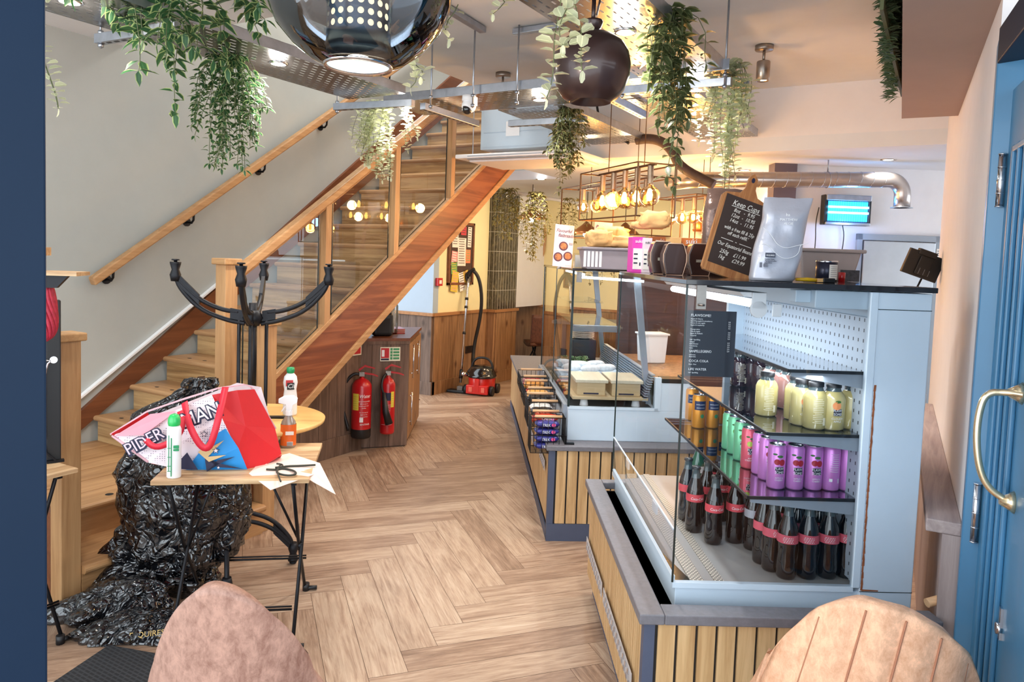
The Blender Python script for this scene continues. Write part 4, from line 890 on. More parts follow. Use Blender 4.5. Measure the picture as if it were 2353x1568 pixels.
blob([(.004, 0, 0, .23, .08), (.03, 0, 0, .23, .08), (.06, .02, .02, .17, .06), (.09, .03, .02, .08, .03)], seed=1.7, amp=.04, folds=8).build('bag_body', bb, t)
text('lettering', 'ESQUIRES', .03, plain('gold_print', srgb(196, 160, 90), .5, var=0), t, (-.02, -.085, .035), (1.1, 0, .05))
# doormat
mt = slots('ribbed_mat', srgb(48, 50, 54), srgb(28, 29, 32), .03, .016, .42, .28, rough=.9)
t = thing('doormat', 'dark ribbed entrance mat on the floor beneath the front chair', 'mat', (-2.0, 1.0, 0), 0)
m = MB(); a_, b_ = at(250, 1487, z=0), at(690, 1566, z=0); d_ = (b_-a_).normalized(); n_ = Vector((d_.y, -d_.x, 0)); P = [a_, b_+d_*1.0, b_+d_*1.0+n_*1.3, a_+n_*1.3]
m.prism([((p-t.location).x, (p-t.location).y) for p in P][::-1], 2, .0, .008); m.build('mat_body', mt, t)
# ================================================================== chairs in front
def leather(name, c1, c2):
    m, nt, b = nmat(name); v = coords(nt); n = noise(nt, coords(nt, (1, 1, .55)), 42, 9, .78, .3); n2 = noise(nt, coords(nt, (1, 1, .5)), 6, 3, .6, .5)
    mx = nd(nt, 'ShaderNodeMath', operation='MULTIPLY_ADD'); mx.inputs[1].default_value = .7; lnk(nt, n, mx.inputs[0]); m2 = nd(nt, 'ShaderNodeMath', operation='MULTIPLY'); m2.inputs[1].default_value = .3; lnk(nt, n2, m2.inputs[0]); lnk(nt, m2.outputs[0], mx.inputs[2])
    lnk(nt, ramp(nt, mx.outputs[0], [(.38, c2), (.52, c1), (.6, tuple(min(1, k*1.25) for k in c1))]), b.inputs['Base Color']); b.inputs['Roughness'].default_value = .55; bump(nt, b, n, .25, .003); return m
def bucket_chair(label, loc, rz, mat, wt, wb, zt, ribs, grp, zs=.45, pw=2., pw2=1.6, skew=0, th0=0):
    """shell seen from behind: +Y is the seat side"""
    t = thing('bucket_chair', label, 'chair', loc, rz, grp)
    def back(u, v, off=0):
        th = (u-.5)*2; H_ = zt-zs; tq = (th-th0)/(1+th0) if th < th0 else (th-th0)/(1-th0); prof_ = (max(0, 1-abs(tq)**pw))**(1/pw2)
        z = zs-.02+(H_+.02)*v*(.12+.88*prof_); hw = (wb*(1-v)+wt*v)*.5
        x = hw*th+skew*(z-zs)
        y = .15*abs(th)**2.2-.05*v
        if ribs: y -= .007*abs(math.sin(th*PI*3))*min(1, v*3)
        return Vector((x, y+off, z))
    m = MB(); m.grid(lambda u, v: back(u, v), 40, 24); m.build('backrest', mat, t, solid=.035)
    m = MB(); m.grid(lambda u, v: Vector(((u-.5)*wb*.66*(1-.1*v)-.03, .03+.30*v, zs-.03+.03*(abs(u-.5)*2)**2+.02*v)), 20, 12); m.build('seat', mat, t, solid=.05)
    seam = plain('seam_thread', srgb(214, 170, 140), .7)
    m = MB(); P = [back(u, v)+Vector((0, -.020, 0)) for u, v in [(.045, i/20) for i in range(19)]]; m.tube(P, .0016, 5); m.build('seam', seam, t)
    if ribs:
        for u in (1/6, 1/3, .5, 2/3, 5/6):
            m = MB(); m.tube([back(.5+(u-.5)*(1+.0), v)+Vector((0, -.0215, 0)) for v in [i/16*.95 for i in range(17)]], .0026, 5); m.build('rib_seam', plain('rib_thread', srgb(176, 120, 92), .8), t)
    for sx in (-1, 1):
        for sy, yy in ((0, .04), (1, .30)):
            m = MB(); m.tube([(sx*wb*.3, yy, zs-.05), (sx*(wb*.5), .0-.06 if sy == 0 else .32, .0)], [.011, .009], 8); m.build('leg', W['black'], t)
    return t
tanL = leather('worn_tan_leather', srgb(182, 142, 126), srgb(142, 100, 86)); tanR = leather('tan_suede', srgb(228, 178, 144), srgb(204, 148, 112))
L1 = at(530, 1322, z=.83); bucket_chair('worn pinkish tan bucket chair at the bottom left with a rounded plain back', Vector((L1.x, L1.y, 0)), math.atan2(-.0, 1)+.78, tanL, .36, .46, .83, False, None, pw=1.9, pw2=1.5, skew=.0, th0=-.18)
L2 = at(2020, 1365, z=.83); bucket_chair('light tan bucket chair at the bottom right with stitched vertical channels', Vector((L2.x, L2.y, 0)), .32, tanR, .50, .57, .83, True, None, pw=2.1, pw2=1.8, skew=.12, th0=-.3)
# ================================================================== cable trays under the ceiling
ZT = 2.52
trayU = slots('tray_perforated', srgb(120, 118, 116), None, .062, .04, .25, .10, rough=.24, metal=.9)
trayV = slots('tray_perforated_across', srgb(120, 118, 116), None, .062, .04, .25, .10, rough=.24, metal=.9, axes=(1, 0))
struthole = slots('strut_channel', srgb(168, 174, 184), srgb(40, 42, 48), .05, .3, .28, .06, rough=.3, metal=.85, off=False)
def tray(label, x0, x1, y0, y1, along):
    t = thing('cable_tray', label, 'cable tray', (x0, y0, ZT), 0, 'perforated cable trays under the ceiling'); w_, d_ = x1-x0, y1-y0
    m = MB(); m.quad((0, 0, 0), (0, d_, 0), (w_, d_, 0), (w_, 0, 0)); m.build('perforated_sheet', trayV if along == 'y' else trayU, t)
    for k in (0, 1):
        m = MB()
        if along == 'y': m.box((k*w_-.001, 0, 0), (k*w_+.001, d_, .05)); m.box((k*w_-(.001 if k == 0 else .012), 0, .049), (k*w_+(.012 if k == 0 else .001), d_, .051))
        else: m.box((0, k*d_-.001, 0), (w_, k*d_+.001, .05)); m.box((0, k*d_-(.001 if k == 0 else .012), .049), (w_, k*d_+(.012 if k == 0 else .001), .051))
        m.build('flange', W['steel'], t)
    return t
tray('long perforated tray running beside the stairs at the upper left', -3.17, -2.74, .6, 3.36, 'y')
tray('perforated tray crossing the room behind the brown globe pendant', -3.04, -.93, 3.52, 3.93, 'x')
tray('perforated tray overhead leading to the brown globe pendant', -1.37, -.955, .8, 3.5, 'y')
tray('perforated tray running back towards the caged bulbs', -2.48, -2.02, 3.96, 5.4, 'y')
tray('perforated tray above the caged bulbs, lit yellow by them', -1.62, -1.2, 3.96, 5.4, 'y')
def strut(label, a, b, rods=()):
    a = Vector((*a, ZT-.045)); b = Vector((*b, ZT-.045)); t = thing('strut_channel', label, 'bracket', a, 0, 'slotted strut channels carrying the trays'); d = b-a
    m = MB(); n = d.normalized(); m.bar((0, 0, 0), d, .04, .04); m.build('channel', W['steel'], t, bevel=.002)
    m = MB(); s = Vector((-n.y, n.x, 0)); k = int(d.length/.05)
    for i in range(k): c = n*(.025+i*.05)+Vector((0, 0, -.0205)); m.bar(c-n*.013, c+n*.013, .012, .001)
    o_ = m.build('slot_row', W['blackp'], t); o_['kind'] = 'stuff'
    for r in rods:
        p = Vector((*r, 0))-Vector((a.x, a.y, 0)); m = MB(); m.tube([(p.x, p.y, -.04), (p.x, p.y, CH-a.z)], .005, 8); m.tube([(p.x, p.y, -.035), (p.x, p.y, -.02)], .012, 6); m.tube([(p.x, p.y, .02), (p.x, p.y, .035)], .012, 6); m.build('threaded_rod', W['steel'], t)
strut('galvanised strut under the near end of the stair side tray', (-3.21, 1.85), (-2.7, 1.88), ((-3.19, 1.85),))
strut('bright strut under the far end of the stair side tray', (-3.26, 3.33), (-2.72, 3.41), ((-2.6, 3.42), (-3.24, 3.33)))
strut('slotted strut beside the white dome camera', (-2.72, 3.50), (-2.73, 4.1), ((-2.35, 3.48),))
strut('short strut right of the metal duct housing', (-2.52, 4.17), (-1.98, 4.2), ((-2.075, 3.5),))
strut('strut behind the brown globe pendant', (-1.5, 3.56), (-.93, 3.58), ((-.955, 3.55), (-1.48, 3.56)))
strut('strut running away under the crossing tray', (-1.6, 3.45), (-1.6, 4.2))
for lab, a, b in (('short ceiling strut left of the steel spotlight', (-2.24, 3.02), (-2.27, 3.44)), ('short ceiling strut running to the right of the hanging rods', (-2.13, 3.54), (-1.75, 3.54))):
    t = thing('strut_channel', lab, 'bracket', (*a, CH-.022)); m = MB(); m.bar((0, 0, 0), Vector((b[0]-a[0], b[1]-a[1], 0)), .041, .03); m.build('channel', W['steel'], t, bevel=.002)
# spots let into the trays
glow = emis('spot_glow', (1, .86, .55), 30)
for i, (px, py, lab) in enumerate(((640, 145, 'glowing recessed spot in the stair side tray'), (160, 2, 'recessed spot at the near end of the stair side tray'), (933, 245, 'glowing spot above the pale hanging leaves'), (1240, 228, 'glowing spot left of the brown globe pendant'), (1437, 72, 'bright spot above and right of the brown globe pendant'), (1598, 205, 'small bright spot at the right end of the crossing tray'))):
    p = at(px, py, z=ZT); t = thing('tray_spotlight', lab, 'spotlight', p, 0, 'recessed spotlights in the trays')
    m = MB(); m.lathe([(.046, 0), (.046, -.006), (.036, -.008)], (0, 0, 0), 24); m.build('bezel', W['chrome'], t)
    m = MB(); m.lathe([(.001, -.006), (.036, -.006)], (0, 0, 0), 24); m.build('lens', glow, t)
    m = MB(); m.lathe([(.001, .05), (.04, .05), (.04, .001)], (0, 0, 0), 16); m.build('can', W['brushed'], t)
    light('SPOT', p+Vector((0, 0, -.03)), 26, (1, .95, .9), .04, rot=(0, 0, 0), spot=2.2)
    light('POINT', p+Vector((0, 0, -.06)), 4, (1, .93, .86), .04)
# ceiling mounted steel spotlights
def csp(label, x, y):
    t = thing('ceiling_spotlight', label, 'spotlight', (x, y, CH)); m = MB(); m.lathe([(.001, -.028), (.05, -.028), (.052, -.024), (.052, 0), (.001, 0)], (0, 0, 0), 28); m.build('ceiling_rose', W['brushed'], t)
    m = MB(); m.tube([(0, 0, -.028), (0, 0, -.09)], .008, 10); m.build('stem', W['brushed'], t)
    m = MB(); m.lathe([(.001, -.09), (.036, -.09), (.038, -.094), (.038, -.20), (.033, -.202), (.033, -.195), (.001, -.19)], (0, 0, 0), 28); m.build('lamp_head', W['brushed'], t)
    m = MB(); m.lathe([(.001, -.194), (.03, -.194)], (0, 0, 0), 20); m.build('lens', emis('pale_lens', (1, .9, .8), 4), t)
    light('SPOT', (x, y, CH-.22), 12, (1, .93, .84), .04, rot=(0, 0, 0), spot=1.6)
csp('brushed steel ceiling spotlight left of the hanging rods', -2.70, 4.36); csp('brushed steel ceiling spotlight beside the pale hanging plant on the right', -.967, 4.40)
# downlights in the lower ceiling
for px, py, lab in ((2041, 367, 'recessed downlight above the insect killer'), (1711, 391, 'recessed downlight left of the duct'), (1243, 412, 'dark recessed downlight near the far plants'), (1216, 455, 'small far downlight left of the mirror'), (1270, 463, 'small far downlight above the mirror'), (1438, 492, 'small far downlight under the caged bulbs'), (1470, 498, 'small far downlight right of the caged bulbs')):
    p = at(px, py, z=CH2); t = thing('downlight', lab, 'downlight', p)
    if p.y > 11: p.y = 10.8; t.location = p
    m = MB(); m.lathe([(.055, 0), (.055, -.004), (.036, -.004)], (0, 0, 0), 24); m.build('bezel', W['brushed'], t); m = MB(); m.lathe([(.001, -.002), (.036, -.002)], (0, 0, 0), 20); m.build('lens', emis('white_lens', (1, .95, .88), 12), t)
    light('SPOT', p+Vector((0, 0, -.02)), 18, (1, .93, .82), .04, spot=2.2)
# dome camera
p = at(1078, 232, z=ZT-.03); t = thing('dome_camera', 'white dome security camera with a black lens under the tray', 'camera', p)
m = MB(); m.lathe([(.001, .03), (.04, .03), (.042, 0), (.03, -.004)], (0, 0, 0), 24); m.build('mount', W['whitep'], t)
m = MB(); m.ball((0, 0, -.028), .042, 24, 14); m.box((.02, -.02, -.03), (.045, .02, .02)); m.build('camera_body', W['whitep'], t)
m = MB(); d = (CAM-p).normalized()*.018+Vector((-.012, 0, -.012)); m.ball(Vector((0, 0, -.034))+d, .030, 20, 12); m.build('lens', glassy_dark('black_dome', srgb(14, 12, 16)), t)
# ================================================================== air conditioning
t = thing('duct_housing', 'pale blue-white sheet metal duct housing behind the trays', 'duct', (-3.42, 5.2, 2.49))
m = MB(); m.box((0, 0, 0), (.68, .25, .37)); m.build('housing', W['casew'], t, bevel=.003)
m = MB(); m.box((.03, -.004, .02), (.65, 0, .13)); m.box((.03, -.004, .14), (.65, 0, .33)); m.build('panel', W['casew'], t, bevel=.002)
m = MB(); m.box((.25, -.008, .1), (.38, -.004, .22)); m.build('inspection_hatch', W['whitep'], t, bevel=.002)
t = thing('air_conditioner', 'white ceiling cassette air conditioner hanging below the duct housing', 'air conditioner', (-3.38, 4.78, 2.36))
m = MB(); m.box((0, 0, .0), (1.06, .66, .032)); m.build('panel', W['whitep'], t, bevel=.008, seg=3)
m = MB(); m.box((.08, .08, -.02), (.98, .60, 0)); m.build('grille', W['white'], t, bevel=.015)
m = MB(); m.box((.12, -.003, .012), (.95, .001, .018)); m.box((.1, .02, -.006), (.96, .05, -.001)); m.build('air_slot', W['caseg'], t)
m = MB()
for x in (.1, .95):
    for y in (.1, .58): m.tube([(x, y, .03), (x, y, CH-2.36 if y < .3 else .06)], .004, 6)
m.build('hanger_rod', W['steel'], t)
# ================================================================== pendants
smoke = glassy('smoked_glass', (.50, .54, .58), 1.1, .10)
def perfcyl():
    m, nt, b = nmat('perforated_sleeve'); uv = nd(nt, 'ShaderNodeUVMap'); s = nd(nt, 'ShaderNodeSeparateXYZ'); lnk(nt, uv.outputs[0], s.inputs[0])
    def M_(op, a, bb=None):
        q = nd(nt, 'ShaderNodeMath', operation=op)
        for i, k in enumerate((a, bb)):
            if k is None: continue
            if isinstance(k, (int, float)): q.inputs[i].default_value = k
            else: lnk(nt, k, q.inputs[i])
        return q.outputs[0]
    fx = M_('SUBTRACT', M_('FRACT', M_('MULTIPLY', s.outputs[0], 20)), .5); fz = M_('SUBTRACT', M_('FRACT', M_('DIVIDE', s.outputs[1], .0245)), .5)
    d = M_('SQRT', M_('ADD', M_('POWER', fx, 2), M_('POWER', fz, 2))); zone = M_('GREATER_THAN', s.outputs[1], .075); h = M_('MULTIPLY', M_('LESS_THAN', d, .31), zone)
    b.inputs['Base Color'].default_value = c4(srgb(120, 138, 156)); b.inputs['Metallic'].default_value = .9; b.inputs['Roughness'].default_value = .28
    t = nd(nt, 'ShaderNodeBsdfTransparent'); mx = nd(nt, 'ShaderNodeMixShader'); lnk(nt, h, mx.inputs[0]); lnk(nt, b.outputs[0], mx.inputs[1]); lnk(nt, t.outputs[0], mx.inputs[2]); lnk(nt, mx.outputs[0], nt.nodes['Material Output'].inputs['Surface']); return m
P1 = CAM+ray(823, 152)*1.78
t = thing('globe_pendant', 'large smoked glass globe pendant with a perforated metal sleeve, cut by the top edge', 'pendant lamp', P1)
m = MB(); m.lathe([(.080, .0), (.11, .012), (.155, .045), (.195, .09), (.219, .145), (.226, .20), (.219, .26), (.195, .31), (.15, .355), (.09, .38), (.04, .385)], (0, 0, 0), 64); m.build('glass_globe', smoke, t)
m = MB(); m.lathe([(.074, .0), (.081, -.006), (.084, .004), (.080, .010)], (0, 0, 0), 48); m.build('rim', W['chrome'], t)
m = MB(); m.lathe([(.077, .002), (.077, .36)], (0, 0, 0), 48, uvs=True); m.build('perforated_sleeve', perfcyl(), t)
m = MB(); m.lathe([(.060, .03), (.070, .06), (.070, .34), (.001, .34)], (0, 0, 0), 32); m.lathe([(.0001, .05), (.070, .05)], (0, 0, 0), 32); m.build('diffuser', emis('warm_diffuser', (1, .78, .48), 1.6), t)
m = MB(); m.lathe([(.04, .385), (.05, .4), (.02, .43), (.006, .44)], (0, 0, 0), 24); m.tube([(0, 0, .43), (0, 0, CH-P1.z)], .005, 8); m.build('stem', W['black'], t)
light('POINT', P1+Vector((0, 0, -.06)), 10, (1, .88, .72), .06)
P2 = CAM+ray(1355, 245)*2.62
brown = plain('brown_enamel', srgb(62, 44, 42), .3, .25, var=.06, coat=.2)
t = thing('globe_pendant', 'dark brown metal globe pendant hanging from a tray in the middle', 'pendant lamp', P2)
m = MB(); m.lathe([(.075, .015), (.098, .03), (.12, .06), (.137, .11), (.14, .15), (.132, .19), (.11, .225), (.075, .25), (.02, .262), (.001, .262)], (0, 0, 0), 48); m.build('globe_shade', brown, t)
m = MB(); m.lathe([(.001, .05), (.072, .02), (.075, .015)], (0, 0, 0), 40); m.build('inner_shade', brown, t)
m = MB(); m.lathe([(.012, .262), (.028, .275), (.035, .295), (.034, .302), (.001, .303)], (0, 0, 0), 24); m.build('cup', brown, t)
m = MB(); m.tube([(0, 0, .30), (0, 0, ZT-P2.z)], .008, 8); m.tube([(.012, .0, .32), (.018, .01, .37), (.01, 0, .42), (.0, 0, ZT-P2.z)], .004, 6); m.build('stem', brown, t)
# ================================================================== caged filament bulbs
cageM = plain('bronze_frame', srgb(96, 66, 40), .4, .7)
bulbg = glassy('amber_bulb', (1, .80, .45), .6, .05); filam = emis('filament', (1, .62, .2), 14); holder = plain('lamp_holder', srgb(150, 130, 110), .3, .7)
def cage(label, P0, dl, L, dw, Wd, H, n, gname, bs=1., en=5):
    bs *= 1.2
    t = thing('caged_pendant', label, 'pendant lamp', P0); C8 = [Vector((0, 0, 0)), dl*L, dl*L+dw*Wd, dw*Wd]; up = Vector((0, 0, H)); m = MB()
    for i in range(4):
        a, b = C8[i], C8[(i+1) % 4]; m.bar(a, b, .008); m.bar(a-up, b-up, .008); m.bar(a, a-up, .008)
    m.build('cage_frame', cageM, t)
    m = MB(); c = dl*L*.5+dw*Wd*.5
    for f in (.2, .8): q = dl*L*f+dw*Wd*.5; m.tube([q, q+Vector((0, 0, CH-P0.z))], .003, 6)
    m.bar(dl*.02+dw*Wd*.5, dl*(L-.02)+dw*Wd*.5, .014); m.build('suspension', cageM, t)
    for i in range(n):
        q = dl*(L*(i+.5)/n)+dw*Wd*.5
        m = MB(); m.lathe([(.014*bs, -.005), (.014*bs, -.085*bs)], q, 16); h_ = m.build('lamp_holder', holder, t)
        m = MB(); r = .0475*bs; m.lathe([(.013*bs, 0), (.016*bs, -.012*bs)]+[(r*math.sin(a), -.012*bs-r*.92-math.cos(a)*-r) for a in [PI*k/14 for k in range(3, 14)]]+[(.0005, -.012*bs-r*1.92)], q+Vector((0, 0, -.085*bs)), 24); m.build('bulb', bulbg, t)
        m = MB(); m.lathe([(.001, -.03*bs), (.008*bs, -.035*bs), (.015*bs, -.06*bs), (.012*bs, -.085*bs), (.001, -.09*bs)], q+Vector((0, 0, -.075*bs)), 12); m.build('filament', filam, t)
    for f in (.25, .75): light('POINT', P0+dl*L*f+dw*Wd*.5+Vector((0, 0, -.15*bs)), en*.9, (1, .55, .2), .045)
    return t
dl = Vector((-.777, .629, 0)); dw = Vector((.629, .777, 0))
def Lfor(P0, d, px):
    lo, hi = 0, 4
    for _ in range(40):
        md = (lo+hi)/2; q = CR.transposed() @ (P0+d*md-CAM); x = PPX+F*q.x/-q.z
        if (x-px)*(1 if d is dw else -1) < 0: lo = md
        else: hi = md
    return lo
A0 = CAM+ray(1467, 372)*4.1; cage('front bronze cage with five glowing filament bulbs over the counter', A0, dl, Lfor(A0, dl, 1335), dw, Lfor(A0, dw, 1555), .30, 5, '', 1.05, 15)
B0 = CAM+ray(1462, 455)*5.2; cage('second bronze cage with glowing bulbs behind and below the front cage', B0+Vector((0, 0, .16)), dl, Lfor(B0, dl, 1290), dw, .3, .42, 5, '', .95, 13)
C0 = CAM+ray(1600, 470)*5.6; cage('rear bronze cage with glowing bulbs towards the kitchen', C0+Vector((0, 0, .08)), dl, Lfor(C0, dl, 1500), dw, .28, .4, 4, '', .95, 11)
D0 = CAM+ray(1660, 505)*5.2; cage('rearmost short cage with two bulbs beside the brown bag', D0+Vector((0, 0, .06)), dl, .4, dw, .2, .3, 2, '', .9, 9)
# far metal shade pendants
for px, py, lab in ((1222, 503, 'small metal cone pendant in front of the oval mirror'), (1347, 538, 'small metal cone pendant right of the flatbread sign'), (1436, 540, 'small metal cone pendant behind the wrapped food')):
    p = CAM+ray(px, py)*8.2; t = thing('cone_pendant', lab, 'pendant lamp', p); m = MB(); m.lathe([(.17, 0), (.13, .04), (.05, .1), (.02, .13), (.001, .14)], (0, 0, 0), 28); m.build('lamp_shade', plain('copper_shade', srgb(160, 108, 66), .35, .6), t, solid=.003)
    m = MB(); m.tube([(0, 0, .13), (0, 0, max(.2, CH2-p.z))], .004, 6); m.build('cord', W['black'], t)
    m = MB(); m.ball((0, 0, -.005), .035, 16, 10); m.build('bulb', emis('white_bulb', (1, .92, .75), 14), t); light('POINT', p+Vector((0, 0, -.06)), 14, (1, .78, .48), .04)
# ================================================================== far column with wainscot, tiles
XC = -4.945
w = MB(); w.box((-8, 6.65, .93), (XC, 6.75, CH2)); struct('wall_cupboard', w, plain('paint_pale_blue', srgb(168, 184, 200), .8, var=.02))
w = MB(); w.box((XC-.1, 6.75, .93), (XC, 7.78, CH2)); struct('wall_notice', w, W['cream'])
w = MB(); w.box((XC-.1, 8.30, .93), (-4.93, 9.25, CH2)); struct('wall_column_side', w, W['white'])
w = MB(); w.box((-5.4, 9.25, .93), (-2.0, 9.35, CH2)); struct('wall_mirror', w, W['cream'])
tile = None
def tilemat():
    m, nt, b = nmat('dark_glazed_tile'); uv = nd(nt, 'ShaderNodeUVMap'); br = nd(nt, 'ShaderNodeTexBrick'); br.offset = 0; br.inputs['Scale'].default_value = 1
    br.inputs['Brick Width'].default_value = .062; br.inputs['Row Height'].default_value = .245; br.inputs['Mortar Size'].default_value = .003; lnk(nt, uv.outputs[0], br.inputs['Vector'])
    n = noise(nt, coords(nt, (9, 9, 3)), 3, 5, .6, 1); col = ramp(nt, n, [(.35, srgb(38, 34, 34)), (.55, srgb(74, 68, 58)), (.72, srgb(120, 108, 84))])
    mx = nd(nt, 'ShaderNodeMix', data_type='RGBA'); lnk(nt, br.outputs['Fac'], mx.inputs['Factor']); lnk(nt, col, mx.inputs['A']); mx.inputs['B'].default_value = c4(srgb(176, 172, 166)); lnk(nt, mx.outputs['Result'], b.inputs['Base Color'])
    b.inputs['Roughness'].default_value = .18; return m
tm = tilemat(); w = MB()
def uvbox(m, x0, x1, y0, y1, z0, z1):
    m.quad((x0, y0, z0), (x1, y0, z0), (x1, y0, z1), (x0, y0, z1), uv=((0, 0), (x1-x0, 0), (x1-x0, z1-z0), (0, z1-z0)))
    m.quad((x1, y0, z0), (x1, y1, z0), (x1, y1, z1), (x1, y0, z1), uv=((0, 0), (y1-y0, 0), (y1-y0, z1-z0), (0, z1-z0)))
    m.quad((x1, y1, z0), (x0, y1, z0), (x0, y1, z1), (x1, y1, z1), uv=((0, 0), (x1-x0, 0), (x1-x0, z1-z0), (0, z1-z0)))
uvbox(w, XC-.1, -4.82, 7.78, 8.30, .93, CH2); struct('column_tiled', w, tm)
def wains(name, segs, mat, board=.115, z1=.9, off=(0, 0)):
    """boards along a polyline of plan points; faces lie to the right-hand side"""
    w = MB()
    for a, b in segs:
        a = Vector((*a, 0)); b = Vector((*b, 0)); d = (b-a).normalized(); o = Vector((d.y, -d.x, 0)); L = (b-a).length; n = max(1, round(L/board)); s = L/n
        for i in range(n):
            p = a+d*(i*s+.001); q = a+d*((i+1)*s-.001); e = .012+.004*rnd.random(); w.prism([(k.x, k.y) for k in (p-o*.04, q-o*.04, q+o*e, p+o*e)], 2, .14, z1)
    struct(name, w, mat)
    w = MB()
    for a, b in segs:
        a = Vector((*a, 0)); b = Vector((*b, 0)); d = (b-a).normalized(); o = Vector((d.y, -d.x, 0)); w.prism([(k.x, k.y) for k in (a-o*.04-d*.0, b-o*.04+d*.03, b+o*.035+d*.03, a+o*.035-d*.03)], 2, z1, z1+.035)
    struct('trim_1', w, W['barnH'], bevel=.003)
    w = MB()
    for a, b in segs:
        a = Vector((*a, 0)); b = Vector((*b, 0)); d = (b-a).normalized(); o = Vector((d.y, -d.x, 0)); w.prism([(k.x, k.y) for k in (a-o*.04, b-o*.04+d*.025, b+o*.025+d*.025, a+o*.025-d*.025)], 2, 0, .15)
    struct('baseboard_far', w, mat, bevel=.002)
wains('wall_wainscot_cupboard', [((-6.5, 6.65), (XC, 6.65))], W['barnG'])
wains('wall_wainscot', [((XC, 6.67), (XC, 7.78)), ((XC, 7.78), (-4.82, 7.78)), ((-4.82, 7.8), (-4.82, 8.3))], W['barnO'])
wains('wall_wainscot_mirror', [((-5.4, 9.25), (-2., 9.25))], W['barnO'])
# under-stair cladding
w = MB(); n = 17
for i in range(n):
    y0, y1 = 2.85+i*.0945, 2.85+(i+1)*.0945-.002; zt0 = z_bot(y0)-.03; zt1 = z_bot(y1)-.03; e = .004*rnd.random()
    w.prism([(y0, .14), (y1, .14), (y1, max(.15, min(zt1, .0+z_bot(y1)+.02))), (y0, max(.15, z_bot(y0)+.02))], 0, -4.06, -4.0+e)
struct('wall_under_stairs', w, W['barnG'])
w = MB(); w.box((-4.05, 2.85, 0), (-3.985, 4.45, .15)); struct('baseboard_stairs', w, W['barnG'], bevel=.003)
# ------------------------------------------------------------------ cupboard with grey end panel
A1, B1 = Vector((-4.0, 4.43, 0)), Vector((-3.757, 4.735, 0)); dB = Vector((-.527, .85, 0)); C1 = B1+dB*.95; D1 = C1+(A1-B1)
dAB = (B1-A1).normalized(); nAB = Vector((dAB.y, -dAB.x, 0)); LAB = (B1-A1).length; angAB = math.atan2(dAB.y, dAB.x)
cp = thing('storage_cupboard', 'rustic grey board cupboard with bar handles at the end of the stairs', 'cupboard', A1, angAB)
inv = Matrix.Rotation(-angAB, 4, 'Z') @ Matrix.Translation(-A1)
def cm(): m = MB(); m.M = inv.copy(); return m
m = cm(); m.prism([tuple(k[:2]) for k in (A1+dB*.02, B1+dB*.02-dAB*.01, C1-dAB*.01, D1)], 2, .0, .86); m.build('carcass', W['barnG'], cp)
for i in range(3):
    m = MB(); m.box((-.06+i*(LAB+.07)/3, 0, 0.01), (-.06+(i+1)*(LAB+.07)/3-.002, .022, .875)); m.build('end_board', W['barnG'], cp, bevel=.002)
m = MB(); m.box((-.06, -.006, .855), (LAB+.012, .02, .88)); m.build('top_rail', W['barnG'], cp)
m = cm(); m.prism([tuple(k[:2]) for k in (A1-dAB*.06+nAB*.004, B1+dAB*.01+nAB*.004, C1+dAB*.01, D1-dAB*.06)], 2, .88, .905); m.build('top', W['darkwood'], cp)
for i in range(2):
    a = B1+dB*(.03+i*.46); b = a+dB*.44; m = cm(); o = Vector((.85, .527, 0)); m.prism([tuple(k[:2]) for k in (a-o*.01, b-o*.01, b+o*.008, a+o*.008)], 2, .05, .85); dr = m.build('door', W['barnO'], cp, bevel=.002)
    m = cm(); h = a+dB*.06+o*.03
    for z0, z1 in ((.52, .82),) if i else ((.16, .44),):
        m.tube([h+Vector((0, 0, z0)), h+Vector((0, 0, z1))], .007, 8)
        for z in (z0+.03, z1-.03): m.tube([h+Vector((0, 0, z)), h-o*.03+Vector((0, 0, z))], .005, 6)
    m.build('handle', W['chrome'], dr)
m = cm(); o = Vector((.85, .527, 0)); h = B1+dB*.09+o*.035; m.tube([h+Vector((0, 0, .56)), h+Vector((0, 0, .84))], .007, 8); m.tube([h+Vector((0, 0, .6)), h-o*.03+Vector((0, 0, .6))], .005, 6); m.build('handle', W['chrome'], cp)
def cpt(s, back, z): return A1+dAB*s-nAB*back+Vector((0, 0, z))
# things on top
t = thing('speaker', 'small rounded black speaker on the cupboard under the staircase', 'speaker', cpt(.20, .16, .905), angAB)
m = MB(); m.box((-.085, -.05, 0), (.085, .05, .20)); m.build('cabinet', W['blackp'], t, bevel=.03, seg=4); m = MB(); m.box((-.055, -.053, .03), (.055, -.049, .15)); m.build('grille', plain('speaker_cloth', srgb(44, 46, 50), .9), t, bevel=.01)
t = thing('glass_jar', 'tall glass jar of straws behind the black speaker', 'jar', cpt(.31, .34, .905), angAB)
m = MB(); m.lathe([(.001, 0), (.055, 0), (.06, .02), (.06, .24), (.045, .27), (.045, .3)], (0, 0, 0), 24); m.build('jar_body', W['glass'], t)
m = MB()
for i in range(26): a = rnd.random()*6.28; r = rnd.random()*.04; m.tube([(math.cos(a)*r, math.sin(a)*r, .01), (math.cos(a)*r*1.2, math.sin(a)*r*1.2, .25+rnd.random()*.1)], .004, 5)
m.build('straws', plain('straw_white', srgb(226, 220, 208), .6), t)
t = thing('menu_stack', 'small stack of paper menus beside the jar on the cupboard', 'menu', cpt(.37, .46, .905), angAB)
for i in range(5): m = MB(); m.box((-.07+rnd.random()*.01, -.1, i*.008), (.07, .1, i*.008+.006)); m.build('menu_sheet', plain('menu_paper', srgb(214, 190, 176), .7) if i % 2 else W['red'], t)
